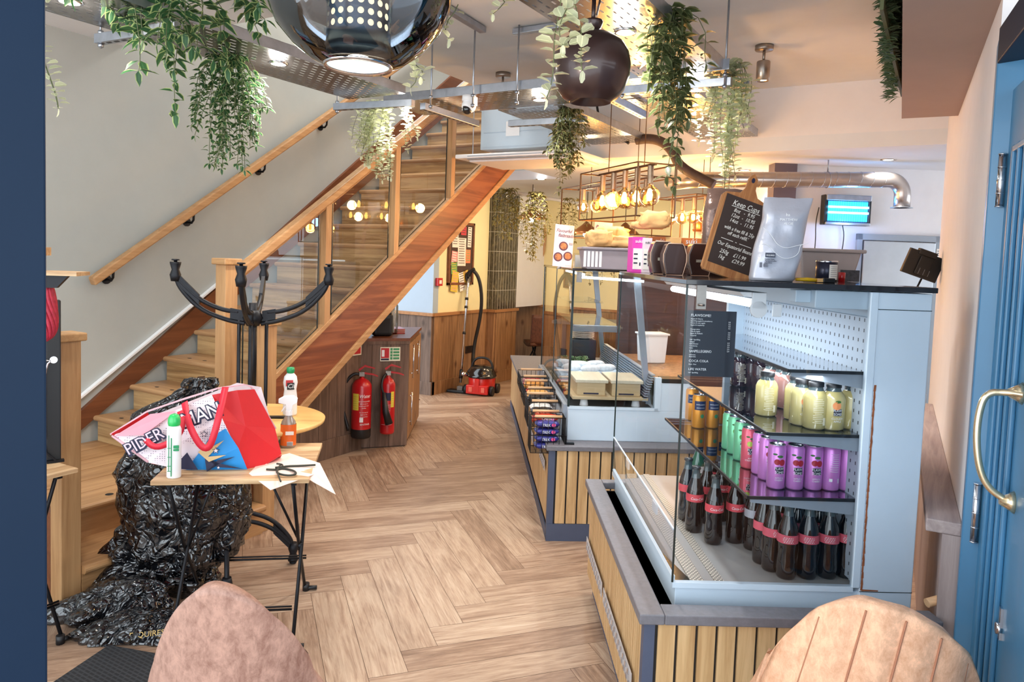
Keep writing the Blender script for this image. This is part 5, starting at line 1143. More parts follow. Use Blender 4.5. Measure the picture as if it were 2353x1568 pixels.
# ------------------------------------------------------------------ extinguishers and their signs
def sign(label, loc, rz, w_, h_, parts, cat='sign'):
    t = thing('safety_sign', label, cat, loc, rz); m = MB(); m.box((-w_/2, -.003, -h_/2), (w_/2, 0, h_/2)); m.build('plate', plain('sign_plate', srgb(232, 230, 210), .5, var=.01), t); return t
rs = plain('sign_red', srgb(186, 30, 40), .5, var=0); gs = plain('sign_green', srgb(70, 150, 100), .5, var=0)
p = cpt(.24, -.004, .775); t = sign('fire extinguisher instruction sign on the grey cupboard end', p, angAB, .165, .115, None)
m = MB(); m.box((-.076, -.0045, -.032), (-.010, -.003, .05)); m.mat = 1
for i in range(4): m.box((.0, -.0045, -.045+i*.025), (.018, -.003, -.025+i*.025)); m.box((.024, -.0045, -.043+i*.025), (.074, -.003, -.027+i*.025))
m.mat = 2; m.box((-.07, -.0052, -.02), (-.048, -.0045, .035)); m.mat = 3; m.box((-.076, -.0045, -.05), (-.01, -.003, -.036)); m.build('symbols', [rs, gs, inkw, inkb], t)
sg2 = at(812, 800, x=-3.995); t = sign('second safety sign half hidden behind the stair string', Vector((-3.985, sg2.y, sg2.z)), PI/2, .16, .12, None)
m = MB(); m.box((-.07, -.0045, -.05), (.07, -.003, .05)); m.build('symbols', rs, t)
def extinguisher(label, loc, rz, r, H, band, co2):
    t = thing('fire_extinguisher', label, 'fire extinguisher', loc, rz); h = H*.76
    m = MB(); m.lathe([(.001, .008), (r*.9, 0), (r, .01), (r, .075 if not co2 else .02)], (0, 0, 0), 32); m.build('base_ring', W['blackp'] if not co2 else W['red'], t)
    m = MB(); m.lathe([(r, .075 if not co2 else .02), (r, h), (r*.93, h+.02), (r*.7, h+.045), (r*.35, h+.06), (.018, h+.065), (.018, h+.09), (.001, h+.09)], (0, 0, 0), 32); m.build('cylinder_body', W['red'], t)
    m = MB(); m.box((-.02, -.02, h+.08), (.02, .02, h+.115)); m.tube([(.0, -.02, h+.1), (0, -.035, h+.1)], .012, 10); m.build('valve', W['brushed'], t)
    m = MB(); m.prism([(.0, h+.115), (.09, h+.10), (.125, h+.085), (.125, h+.078), (.085, h+.09), (.0, h+.10)], 1, -.01, .01); m.prism([(-.02, h+.12), (.02, h+.155), (.10, h+.14), (.10, h+.147), (.02, h+.17), (-.03, h+.135)], 1, -.01, .01); m.build('lever', W['red'], t)
    if co2: m = MB(); m.tube(smooth([(-.015, -.02, h+.09), (-.04, -.05, h+.07), (-.05, -.08, h), (-.03, -r-.02, h-.06)]), .01, 8); m.tube([(-.03, -r-.018, h-.05), (-.01, -r-.03, h-.2), (.02, -r-.035, h-.30)], [.016, .026, .032], 12); m.build('discharge_horn', W['blackp'], t)
    else: m = MB(); m.tube(smooth([(-.02, 0, h+.095), (-.07, -.01, h+.10), (-.13, -.02, h+.03), (-.15, -.02, h-.10), (-.13, -.03, h-.22), (-.10, -.04, h-.32)], 3), .012, 10); m.tube([(-.10, -.04, h-.31), (-.096, -.042, h-.35)], .010, 8); m.build('hose', W['blackp'], t)
    ye = plain('tag_yellow', srgb(226, 206, 74), .6, var=0)
    def pl(m, a, z0, z1, wd, n=8):
        for i in range(n):
            a0 = a-wd/2/r+wd/r*i/n; a1 = a0+wd/r/n; m.quad(*[(math.cos(q)*(r+.0012), math.sin(q)*(r+.0012), z) for q, z in ((a0, z0), (a1, z0), (a1, z1), (a0, z1))])
    m = MB(); pl(m, CAMA-.55 if not co2 else CAMA+.75, h*.56, h*.88, .055 if not co2 else .03); m.mat = 1
    for i in range(6): pl(m, CAMA-.55 if not co2 else CAMA+.75, h*.6+i*.018, h*.6+i*.018+.002, .045 if not co2 else .022)
    m.mat = 2
    if co2: pl(m, CAMA-.15, h*.70, h*.86, .09)
    m.build('label', [ye, plain('tag_ink', srgb(150, 130, 60), .6), inkb], t)
    if not co2:
        wrap_text('lettering', 'Water', .04, inkw, t, r, h*.80, CAMA+.45, .9, shear=.2); wrap_text('lettering', 'FIRE EXTINGUISHER\nSafe to use on\nwood, paper and\ntextiles\n\nDo not use on\nliquid or live\nelectrical fires', .0115, inkw, t, r, h*.72, CAMA+.35, line=1.5); wrap_text('lettering', 'SENTINEL', .018, inkw, t, r, h*.27, CAMA+.5, 1.1)
        m = MB(); pl(m, CAMA+.1, h*.33, h*.42, .028); m.build('symbol', inkw, t)
    else:
        wrap_text('lettering', 'CO2', .03, inkw, t, r, h*.74, CAMA-.35, .8); wrap_text('lettering', 'CARBON DIOXIDE\nFIRE EXTINGUISHER\nSafe to use on\nlive electrical\nequipment', .010, inkw, t, r, h*.6, CAMA, line=1.5)
        m = MB(); pl(m, CAMA-.1, h*.20, h*.205, .09); pl(m, CAMA-.1, h*.22, h*.30, .02); m.build('symbol', inkw, t)
    m = MB(); m.box((-.012, r, h*.8), (.012, r+.012, h+.02)); m.build('wall_bracket', W['steel'], t); return t
e1_ = cpt(.0, -.10, .125); extinguisher('larger red water fire extinguisher with black base and hose', e1_, angAB-.25, .078, .54, None, False)
e2_ = cpt(.215, -.075, .14); extinguisher('slimmer red fire extinguisher with a black discharge horn', e2_, angAB-.25, .058, .52, None, True)
# ------------------------------------------------------------------ on the notice wall
t = thing('notice_board', 'dark framed notice board crowded with leaflets on the cream wall', 'notice board', (XC, 7.16, 1.62), PI/2)
m = MB(); m.box((-.25, -.02, -.36), (.25, -.002, .36)); m.build('cork_panel', plain('board_brown', srgb(74, 52, 44), .8), t)
m = MB()
for a, b in (((-.26, -.37), (.26, -.34)), ((-.26, .34), (.26, .37)), ((-.26, -.37), (-.23, .37)), ((.23, -.37), (.26, .37))): m.box((a[0], -.03, a[1]), (b[0], 0, b[1]))
m.build('frame', W['darkwood'], t, bevel=.003)
cols_ = [srgb(232, 222, 214), srgb(226, 130, 90), srgb(220, 190, 70), srgb(240, 236, 232), srgb(196, 60, 70), srgb(120, 160, 90), srgb(226, 150, 150)]
for i, (x, z, w_, h_, c_, r_) in enumerate(((-.14, .17, .12, .2, 0, 0), (.0, .02, .17, .33, 0, 0), (-.15, -.06, .12, .17, 6, .1), (-.15, -.17, .12, .14, 5, -.05), (.13, -.03, .1, .16, 1, 0), (-.13, -.33, .14, .24, 2, .15), (.02, -.33, .12, .22, 3, -.2), (.15, .2, .08, .24, 0, .03), (.02, .27, .11, .1, 4, 0), (.10, -.27, .1, .14, 2, -.3))):
    m = MB(); m.M = Matrix.Translation((x, -.024-i*.0006, z)) @ Matrix.Rotation(r_, 4, 'Y'); m.box((-w_/2, -.0004, -h_/2), (w_/2, 0, h_/2)); m.mat = 1
    for k in range(int(h_/.03)): m.box((-w_*.38, -.001, h_/2-.02-k*.028), (w_*.38*(1-.3*rnd.random()), -.0005, h_/2-.012-k*.028))
    m.build('leaflet', [plain('leaflet_%d' % i, cols_[c_], .7, var=.1, nscale=15), plain('leaflet_ink_%d' % i, cols_[(c_+4) % 7] if c_ in (1, 2, 5, 6) else srgb(90, 60, 60), .7)], t)
t = thing('fire_call_point', 'small red fire alarm call point on the cream wall left of the notice board', 'alarm', (XC, 6.73, 1.29), PI/2)
m = MB(); m.box((-.045, -.04, -.045), (.045, 0, .045)); m.build('box', W['red'], t, bevel=.004); m = MB(); m.box((-.022, -.042, -.02), (.022, -.04, .02)); m.build('glass', W['paper'], t)
t = thing('power_socket', 'dark double power socket on the wainscot behind the vacuum cleaner', 'socket', (XC+.016, 7.38, .46), PI/2)
m = MB(); m.box((-.073, -.012, -.043), (.073, 0, .043)); m.build('plate', plain('bronze_plate', srgb(60, 48, 42), .4, .5), t, bevel=.003)
for x in (-.035, .035): m = MB(); m.box((x-.015, -.014, .012), (x+.015, -.012, .028)); m.build('switch', W['blackp'], t)
# ------------------------------------------------------------------ vacuum cleaner
V = Vector((-4.56, 7.13, 0)); rzv = RK-.3
t = thing('vacuum_cleaner', 'red and black tub vacuum cleaner with its chrome wand leaning on the wainscot', 'vacuum cleaner', V, rzv)
vr = plain('vacuum_red', srgb(206, 36, 30), .3, coat=.3)
m = MB(); m.lathe([(.001, .04), (.15, .04), (.16, .06), (.165, .19), (.16, .2), (.001, .2)], (0, 0, 0), 36, sx=.95); m.box((-.13, -.19, .02), (.13, -.08, .12)); m.build('red_tub', vr, t, bevel=.008)
m = MB(); m.lathe([(.168, .195), (.178, .2), (.178, .222), (.165, .228), (.158, .26), (.14, .30), (.09, .33), (.001, .335)], (0, 0, 0), 36, sx=.95); m.build('black_dome', glassy_dark('vacuum_black', srgb(18, 18, 20), .2), t)
m = MB(); m.tube(smooth([(-.13, 0, .26), (-.12, 0, .36), (-.06, 0, .42), (.06, 0, .42), (.12, 0, .36), (.13, 0, .26)]), .014, 10); m.build('handle', W['blackp'], t)
for s in (-1, 1):
    m = MB(); m.tube([(s*.13, -.10, .055), (s*.175, -.10, .055)], .055, 20); m.tube([(s*.13, .12, .055), (s*.175, .12, .055)], .055, 20); m.build('wheel', W['blackp'], t)
m = MB(); m.box((-.025, -.193, .05), (.025, -.188, .20)); m.mat = 1
for s in (-1, 1): m.lathe([(.001, 0), (.02, 0)], (s*.06, -.193, .07), 12) if False else m.box((s*.075-.02, -.194, .045), (s*.075+.02, -.189, .10))
m.build('front_badge', [vr, plain('vac_pale', srgb(232, 110, 90), .4)], t)
m = MB(); m.tube([(-.16, -.06, .22), (-.22, -.1, .23)], .025, 12); m.build('hose_port', W['chrome'], t)
Lc = lambda px, py, y: (Matrix.Rotation(-rzv, 4, 'Z') @ (at(px, py, y=y)-V))
wt_, wb_ = Lc(1076, 640, 7.25), Lc(1058, 880, 7.0)
mid = wb_.lerp(wt_, .5)
m = MB(); m.tube([wb_, wb_.lerp(wt_, .9), wt_+Vector((.01, 0, .02))], .016, 12); m.build('wand', W['chrome'], t)
for f in (.08, .47, .72, .80): m = MB(); c = wb_.lerp(wt_, f); d = (wt_-wb_).normalized(); m.tube([c-d*(.05 if f < .1 else .015), c+d*(.05 if f < .1 else .015)], .021, 12); m.build('wand_collar', W['blackp'], t)
hb = wb_.copy(); hb.z = .02; m = MB(); m.box((hb.x-.15, hb.y-.06, .003), (hb.x+.12, hb.y+.05, .035)); m.build('floor_head', W['blackp'], t, bevel=.01); m = MB(); m.box((hb.x-.03, hb.y-.04, .03), (hb.x+.04, hb.y+.04, .08)); m.tube([(hb.x+.04, hb.y, .05), (hb.x+.14, hb.y+.01, .05)], .025, 10); m.build('swivel', plain('grey_swivel', srgb(110, 104, 98), .4), t, bevel=.006)
m = MB(); hp = [wt_+Vector((.0, 0, .02)), Lc(1085, 617, 7.25), Lc(1102, 640, 7.3), Lc(1108, 690, 7.35), Lc(1102, 740, 7.38), Lc(1090, 790, 7.38), Lc(1086, 830, 7.35), Vector((-.12, .02, .30)), Vector((-.16, -.03, .24))]; m.tube(smooth(hp, 3), .021, 12); m.build('hose', plain('ribbed_hose', srgb(26, 24, 24), .5, var=.3, nscale=90, bmp=.6, bscale=140), t)
m = MB(); m.tube(smooth([wt_-Vector((0, 0, .04)), wt_+Vector((-.03, 0, .03)), wt_+Vector((-.01, 0, .06)), Lc(1090, 618, 7.25)]), .019, 10); m.build('hand_grip', W['blackp'], t)
t = thing('doormat', 'small dark doormat by the cupboard end in the passage', 'mat', (-5.03, 6.1, 0)); m = MB(); m.box((-.5, -.35, 0), (.17, .25, .008)); m.build('mat_body', plain('mat_dark', srgb(44, 36, 34), .95), t)
# ------------------------------------------------------------------ mirror, far chair and table
t = thing('oval_mirror', 'rounded wall mirror with a slim tan frame on the far cream wall', 'mirror', (-5.02, 9.24, 1.86)); P = []
def blobpt(a, s): return (math.cos(a)*.105*s*(1+.12*math.sin(a)), -.015, math.sin(a)*.33*s-.02)
m = MB(); m.tube([blobpt(2*PI*i/32, 1.0) for i in range(32)], .018, 8, closed=True); m.build('frame', W['oak'], t)
m = MB(); m.poly([(x, y+.004, z) for x, y, z in [blobpt(2*PI*i/32, 1.0) for i in range(32)]]); m.build('mirror_glass', plain('mirror', srgb(190, 180, 160), .03, 1, var=0), t)
t = thing('wire_leg_chair', 'dark brown leather chair on black wire legs in the far passage', 'chair', Vector((-4.55, 8.72, 0)), RK+.2)
dl_ = leather('dark_brown_leather', srgb(104, 62, 44), srgb(66, 38, 28))
m = MB(); m.grid(lambda u, v: ((u-.5)*.46, -.02+.18*abs(u-.5)**1.5-.05*v, .44+.40*v), 14, 8); m.build('backrest', dl_, t, solid=.03)
m = MB(); m.grid(lambda u, v: ((u-.5)*.46, v*.42, .44-.03*math.sin(v*PI)), 10, 8); m.build('seat', dl_, t, solid=.04)
for sx in (-1, 1):
    for y in (.02, .38): m = MB(); m.tube([(sx*.1, .2, .42), (sx*.24, y-.04+(.08 if y > .1 else 0), 0)], .009, 6); m.tube([(sx*.16, .2, .42), (sx*.05, y, .0)], .006, 6) ; m.build('leg', W['black'], t)
t = thing('high_table', 'grey topped oak table end beside the food case in the far passage', 'table', Vector((-4.12, 8.05, 0)), RK-.4)
m = MB(); m.box((-.02, -.02, .80), (.8, .7, .84)); m.build('tabletop', W['stone'], t); m = MB(); m.box((.02, .02, 0), (.10, .68, .80)); m.build('side_panel', W['oak'], t); m = MB(); m.box((.11, 0.0, 0), (.16, .05, .8)); m.build('leg', W['slate'], t)
# pipe rail and far track
t = thing('ceiling_pipe', 'white pipe running under the low ceiling above the far passage', 'pipe', (-5, 8, CH2)); m = MB(); a, b = at(1165, 440, z=2.33)-t.location, at(1345, 470, z=2.33)-t.location; m.tube([a, b], .02, 10); m.tube([a.lerp(b, .3), a.lerp(b, .3)+Vector((0, 0, .09))], .012, 8); m.build('pipe_run', W['white'], t)
# ================================================================== things standing on the two cases (K frame)
LZ = 1.552
def K2(px, py, y): return atK(px, py, y=y)
def kt(name, label, cat, px, y, z=LZ, rz=0, group=None):
    x = atK(px, 640, y=y).x; return thing(name, label, cat, K(x, y, z), RK+rz, group)
def sc(y): return 1680/(y*1.0)            # pixels per metre at depth y
def rbox(m, w_, d_, h_, x=0, y=0, z=0): m.box((x-w_/2, y-d_/2, z), (x+w_/2, y+d_/2, z+h_))
fx = (PI/2, 0, 0)
chalk = plain('chalk_pen', srgb(240, 238, 232), .7, var=0); slatec = plain('chalkboard', srgb(58, 44, 40), .7, var=.06)
# flatbread poster and the second poster
pk = plain('poster_lilac', srgb(216, 196, 212), .6, var=.02); pbl = plain('poster_ink', srgb(70, 40, 66), .6, var=0)
FZ = 1.55
t = kt('poster_stand', 'leaning lilac poster with three round plates of flatbread', 'poster', 1290, 4.7, FZ, .12)
t.rotation_euler = (-.16, .07, RK+.10); w_, h_ = .125, .275
m = MB(); m.box((-w_/2, 0, 0), (w_/2, .004, h_)); m.build('poster_sheet', pk, t)
text('lettering', 'Flavourful\n  flatbreads', .032, pbl, t, (-w_/2+.008, -.001, .225), fx, shear=.3, line=.95, sx=.8)
food = plain('plated_food', srgb(150, 96, 60), .6, var=.5, nscale=60)
for x, z in ((.0, .135), (-.03, .062), (.033, .072)):
    m = MB(); q = [(x+math.cos(a)*.03, -.001, z+math.sin(a)*.03) for a in [2*PI*i/24 for i in range(24)]]; m.poly(q); m.mat = 1; m.poly([(x+(p[0]-x)*.72, -.002, z+(p[2]-z)*.72) for p in q]); m.build('plate_picture', [pbl, food], t)
text('lettering', 'ask for our\nspecials', .008, pbl, t, (.034, -.001, .155), fx); text('lettering', 'Esquires', .01, inkw, t, (.02, -.001, .012), fx)
m = MB(); m.prism([(.0, 0), (.10, 0), (.01, .26)], 0, -.01, .01); m.build('stand', W['whitep'], t)
t = kt('poster_stand', 'second lilac poster standing further back behind the wrapped food', 'poster', 1378, 5.6, FZ, .1); t.rotation_euler = (-.16, .07, RK+.05)
m = MB(); m.box((-.07, 0, 0), (.07, .004, .35)); m.build('poster_sheet', pk, t); text('lettering', 'Peachy\n   drinks', .034, pbl, t, (-.06, -.001, .30), fx, shear=.3, line=1.2)
# acrylic leaflet holder, grey tub with bakery bags
t = kt('leaflet_holder', 'small clear leaflet holder beside the flatbread poster', 'holder', 1330, 4.5, FZ); m = MB(); rbox(m, .07, .05, .09); m.build('holder_body', W['glassC'], t); m = MB(); rbox(m, .055, .03, .075, z=.003); m.build('cards', W['paper'], t)
tubm = plain('grey_tub', srgb(146, 138, 146), .4); t = kt('storage_tub', 'translucent grey plastic tub on the food case holding wrapped food', 'tub', 1392, 4.25, FZ)
m = MB(); m.prism([(-.13, 0), (.15, 0), (.17, .11), (-.15, .11)], 1, -.13, .13); m.build('tub_body', tubm, t, bevel=.006); m = MB(); rbox(m, .34, .28, .016, x=.01, z=.108); m.build('tub_rim', tubm, t, bevel=.005)
m = MB()
for i in range(5): m.box((-.15+i*.022, -.134, .012), (-.136+i*.022, -.130, .1))
m.build('rib', W['whitep'], t)
krf = plain('kraft_paper', srgb(226, 178, 116), .75, var=.15, nscale=14, bmp=.4, bscale=30)
def lump(label, px, y, z, sx, sy, sz, name='paper_parcel', mat=None, cat='parcel', rz=0, seed=0):
    t = kt(name, label, cat, px, y, z, rz); m = MB(); m.smooth = False
    def fn(u, v):
        a = 2*PI*u; b = PI*v; p = Vector((math.cos(a)*math.sin(b), math.sin(a)*math.sin(b), -math.cos(b))); k = 1+.28*mn_.noise(p*2.1+Vector((seed, 0, 0)))+.12*mn_.noise(p*6+Vector((0, seed, 0)))
        q = Vector([math.copysign(abs(c_)**.6, c_) for c_ in p])*k; return (q.x*sx/2, q.y*sy/2, max(0, (q.z*.5+.5)*sz))
    m.grid(fn, 26, 14); m.build('wrapping', mat or krf, t); return t
lump('crumpled kraft bag at the left end of the grey tub', 1372, 4.2, FZ+.124, .15, .16, .10, seed=1); lump('creased tan paper bag lying on the grey tub behind the crumpled bag', 1402, 4.35, FZ+.124, .20, .14, .13, seed=4)
lump('long wrapped baguette parcel at the right of the grey tub', 1425, 4.2, FZ+.124, .17, .12, .07, seed=7); lump('paper bag heaped on top of the orange boxes', 1498, 3.35, LZ+.20, .14, .1, .08, seed=9); lump('flat paper wrap on the orange boxes', 1470, 3.4, LZ+.20, .10, .1, .035, seed=12)
# tea boxes
pinkb = plain('magenta_box', srgb(222, 70, 176), .45); whb = plain('pale_box', srgb(232, 214, 222), .5); ob = plain('orange_box', srgb(216, 124, 62), .5); bb_ = plain('brown_box', srgb(70, 46, 40), .5)
def tea(label, px, y, w_, h_, top, body, txt, tc=None, rz=0, d_=.07, panel=True):
    t = kt('tea_box', label, 'box', px, y, LZ, rz); m = MB(); rbox(m, w_, d_, h_*.78 if top is not body else h_); m.build('box_body', body, t, bevel=.001)
    if top is not body: m = MB(); rbox(m, w_, d_, h_*.22, z=h_*.78); m.build('lid_band', top, t, bevel=.001)
    if panel:
        m = MB(); m.box((-w_*.42, -d_/2-.0008, .014), (w_*.30, -d_/2-.0002, h_*.68)); m.mat = 1
        for k in range(3): m.box((-w_*.36, -d_/2-.0014, h_*.5-k*.02), (-w_*.05, -d_/2-.0008, h_*.5-k*.02+.006))
        m.box((w_*.1, -d_/2-.0014, .03), (w_*.2, -d_/2-.0008, .045)); m.build('front_label', [W['paper'], inkb], t)
    text('lettering', txt, w_*.36, tc or inkw, t, (0, -d_/2-.001, h_*.84), fx, align='CENTER'); return t
tea('bright magenta tea box nearest the grey tub', 1459, 3.30, .058, .158, pinkb, pinkb, 'suki', rz=.1); tea('white and pink tea box beside the magenta box', 1481, 3.28, .04, .155, whb, whb, 'suki', inkb)
tea('orange topped box behind the left dark jar', 1508, 3.38, .075, .165, ob, bb_, 'suki', panel=False); tea('kraft topped box between the dark jars', 1540, 3.36, .07, .165, krf, bb_, '', panel=False); tea('orange topped box behind the right dark jar', 1580, 3.38, .095, .165, ob, bb_, 'suki', panel=False)
# dark jars: flat shouldered retail cups cards
jarm = plain('dark_jar', srgb(74, 52, 48), .3, .3, coat=.3, var=.04); rimm = plain('jar_rim', srgb(206, 170, 146), .35, .3)
def jar(label, px, y, w_, h_, txt=None):
    t = kt('keep_cup_box', label, 'jar', px, y, LZ); P = [(-.36, 0), (.36, 0), (.5, .42), (.5, .66), (.38, .93), (.30, 1), (-.30, 1), (-.38, .93), (-.5, .66), (-.5, .42)]
    m = MB(); m.prism([(a*w_, b*h_) for a, b in P], 1, -.035, .035); m.build('jar_body', jarm, t, bevel=.006, seg=3); m = MB(); Q = [(a*w_*1.0, -.036, b*h_) for a, b in P]; m.tube(Q, .0022, 6, closed=True); m.build('rim_edge', rimm, t)
    if txt: m = MB(); m.box((-.018, -.0372, h_*.42), (.018, -.0365, h_*.50)); m.build('label', plain('cream_label', srgb(226, 214, 190), .5), t); text('lettering', txt, .010, inkb, t, (0, -.0378, h_*.44), fx, align='CENTER', sx=.8)
    return t
jar('left dark rounded container with cream rim and a small label', 1515, 3.05, .096, .135, 'ESQUIRES'); jar('plain dark rounded container in front, with a pale rim', 1544, 2.93, .092, .125); jar('dark rounded container half hidden by the keep cup board', 1602, 3.0, .10, .13, 'ESQUIRES')
# brown foil bag
foil = plain('brown_foil', srgb(110, 88, 80), .22, .35, var=.25, nscale=9, bmp=1., bscale=22)
def pouch(name, label, px, y, w_, h_, d_, mat, rz=0, lean=0, seed=0, cat='bag'):
    t = kt(name, label, cat, px, y, LZ, rz)
    def fn(u, v):
        a = 2*PI*u; tp = 1-max(0, (v-.78)/.22)*.92; wd = w_/2*(1+.05*math.sin(v*9+seed)-.06*(v < .04)); x = math.copysign(abs(math.cos(a))**.7, math.cos(a))*wd; yy = math.copysign(abs(math.sin(a))**.8, math.sin(a))*d_/2*tp*(1+.2*mn_.noise(Vector((a, v*5, seed))))
        z = v*h_; n_ = mn_.noise(Vector((x*22, yy*12, z*22+seed)))*.006; return (x+lean*z+n_, yy+n_, max(0, z+(n_ if v > .05 else 0)))
    m = MB(); m.grid(fn, 40, 24); m.face([m.vert(fn(i/40, 0)) for i in range(40)][::-1]); m.build('pouch_body', mat, t, weld=True); return t, fn
pouch('foil_bag', 'tall brown foil bag folded over behind the keep cup board', 1648, 3.15, .17, .375, .09, foil, lean=.05, seed=2.)
# keep cup board
y_ = 2.72; s_ = y_/1680*1.02; t = kt('chalk_board', 'wooden paddle board with a handwritten keep cups price list', 'board', 1668, y_, LZ+.003); t.rotation_euler = (-.26, .31, RK)
bw = wood('paddle_wood', srgb(206, 150, 96), srgb(164, 104, 60), 2, rough=.4, fine=1.4, c3=srgb(222, 176, 120)); W_, H_ = .205, .33
P = [(-W_/2+.01, 0), (W_/2-.01, 0), (W_/2, .012), (W_/2, H_-.02), (W_/2-.012, H_-.004), (.035, H_+.012), (.02, H_+.04), (.018, H_+.085), (.0, H_+.105), (-.018, H_+.085), (-.02, H_+.04), (-.035, H_+.012), (-W_/2+.012, H_-.004), (-W_/2, H_-.02), (-W_/2, .012)]
m = MB(); m.prism(P, 1, 0, .014); m.build('paddle', bw, t, bevel=.002); m = MB(); m.box((-W_/2+.018, -.0012, .035), (W_/2-.018, 0, H_-.01)); m.build('slate_panel', slatec, t)
m = MB(); m.lathe([(.001, -.0), (.009, 0)], (0, 0, 0), 12) if False else m.poly([(math.cos(a)*.007, -.0008, H_+.075+math.sin(a)*.011) for a in [2*PI*i/14 for i in range(14)]]); m.build('hang_hole', inkb, t)
def cl(s, x, z, size, al='LEFT', sx=.8): text('lettering', s, size, chalk, t, (x, -.0022, z), fx, align=al, shear=.28, sx=sx)
cl('Keep Cups', 0, H_-.047, .030, 'CENTER'); cl('8oz   -  9.95\n12oz  -  10.95\n14oz  -  11.95', .0, H_-.073, .0215, 'CENTER'); cl("with a free fill & 25p\noff each refill.'", 0, H_-.148, .0205, 'CENTER', .72); cl('Our Equatorial Beans', 0, H_-.217, .0215, 'CENTER', .74); cl('250g    £11.99\n1kg      £29.99', 0, H_-.246, .0225, 'CENTER')
m = MB()
for x0, x1, z in ((-.055, .06, H_-.053), (-.06, -.012, H_-.190), (.014, .062, H_-.190), (-.003, .003, H_-.190)): m.box((x0, -.0026, z), (x1, -.0014, z+.0018))
m.build('chalk_line', chalk, t)
# silver coffee bag
sil = plain('silver_bag', srgb(186, 188, 200), .3, .25, var=.08, nscale=5, bmp=.5, bscale=18)
t, fn = pouch('coffee_bag', 'pale silver coffee bag leaning beside the keep cup board', 1772, 2.38, .150, .275, .075, sil, rz=-.08, lean=.17, seed=5.); t.rotation_euler = (-.05, 0, RK-.06)
yb = -.043
text('lettering', 'MATTHEW\nALGIE', .0115, inkw, t, (.035, yb, .195), fx, align='CENTER', line=1.1); text('lettering', 'ha', .014, inkw, t, (.032, yb, .21), fx, align='CENTER')
m = MB(); m.tube(smooth([(-.045, yb, .17), (-.02, yb, .15), (.0, yb, .118), (.03, yb, .105), (.06, yb, .115), (.10, yb, .125)]), .0009, 5); m.tube(smooth([(-.05, yb, .115), (-.03, yb, .12), (.0, yb, .085), (.03, yb, .07), (.07, yb, .085), (.075, yb, .12), (.085, yb, .12)]), .0009, 5); m.build('wave_line', inkw, t)
m = MB(); m.box((-.035, yb-.001, .075), (-.003, yb, .09)); m.mat = 1; m.box((-.052, yb-.001, .042), (-.044, yb, .058)); m.box((-.038, yb-.001, .044), (-.026, yb, .054)); m.build('label', [plain('bag_label', srgb(70, 74, 90), .5), plain('bag_stamp', srgb(110, 112, 124), .5)], t)
text('lettering', 'ESQUIRES', .006, inkw, t, (-.032, yb-.002, .080), fx); text('lettering', 'Espresso beans\n1kg roasted coffee\nbest before', .005, inkb, t, (-.036, yb, .068), fx, line=1.2)
# grey tub, tin, brush, red pot behind
t = kt('storage_tub', 'grey plastic tub standing behind the tin at the right of the chiller lid', 'tub', 1888, 2.95, LZ); tg = plain('taupe_tub', srgb(158, 146, 144), .45)
m = MB(); m.prism([(-.12, 0), (.085, 0), (.115, .115), (-.13, .115)], 1, -.09, .09); m.build('tub_body', tg, t, bevel=.008); m = MB(); rbox(m, .27, .2, .014, x=-.005, z=.112); m.build('tub_rim', tg, t, bevel=.005)
t = kt('coffee_tin', 'short printed tin behind the brush on the chiller lid', 'tin', 1898, 2.7, LZ); m = MB(); m.lathe([(.001, 0), (.038, 0), (.038, .075), (.001, .075)], (0, 0, 0), 28); m.build('tin_body', plain('tin_navy', srgb(44, 46, 66), .3, .4), t)
m = MB(); patch(m, .038, CAMA+.35, .035, .04, .055, 8); m.mat = 1
for i in range(6): patch(m, .0384, CAMA+.35, .055-i*.007, .03, .001)
m.build('tin_label', [W['paper'], inkb], t); m = MB(); m.lathe([(.039, .072), (.0395, .078), (.037, .078)], (0, 0, 0), 28); m.build('rim', W['chrome'], t)
t = kt('cleaning_brush', 'yellow handled pastry brush with black bristles on the chiller lid', 'brush', 1876, 2.42, LZ+.008, .05); m = MB(); m.tube([(-.07, 0, 0), (-.03, 0, .001), (0, 0, 0)], [.005, .007, .006], 10); m.build('handle', plain('brush_yellow', srgb(240, 190, 30), .4), t)
m = MB(); m.box((0, -.007, -.006), (.02, .007, .006)); m.build('ferrule', krf, t); m = MB(); m.box((.02, -.009, -.008), (.062, .009, .008)); m.build('bristles', W['blackp'], t, bevel=.003)
t = kt('red_pot', 'small red pot beside the tin', 'pot', 1934, 2.75, LZ); m = MB(); m.lathe([(.001, 0), (.012, 0), (.013, .035), (.001, .036)], (0, 0, 0), 14); m.build('pot_body', W['red'], t)
t = kt('dark_case', 'small dark box at the far right edge of the chiller lid', 'box', 1950, 2.85, LZ); m = MB(); rbox(m, .06, .05, .045); m.build('box_body', plain('speckled_dark', srgb(60, 60, 66), .5, var=.5, nscale=90), t)
# ================================================================== kitchen behind
du = thing('extract_duct', 'spiral galvanised extract duct with a down-turned end over the kitchen', 'duct', K(1.45, 5.5, 2.25), RK)
a, b = Vector((.05, 0, -.02)), Vector((1.49, 0, .035)); c = b+Vector((.09, 0, 0)); arc = [b+Vector((.11*math.sin(q), 0, -.11+.11*math.cos(q))) for q in [PI/2*i/8 for i in range(9)]]
m = MB(); m.tube([a-Vector((.15, -.3, 0)), a]+arc+[arc[-1]+Vector((0, 0, -.09))], .058, 24); m.build('duct_pipe', plain('spiral_duct', srgb(176, 168, 166), .28, .85, var=.08), du)
for i in range(16):
    q = a.lerp(b, i/15.5); m = MB(); m.tube([q+Vector((math.sin(w2)*.012, math.cos(w2)*.0592, math.sin(w2)*.0592)) for w2 in [2*PI*k/20 for k in range(20)]], .0018, 5, closed=True); m.build('spiral_seam', W['steel'], du)
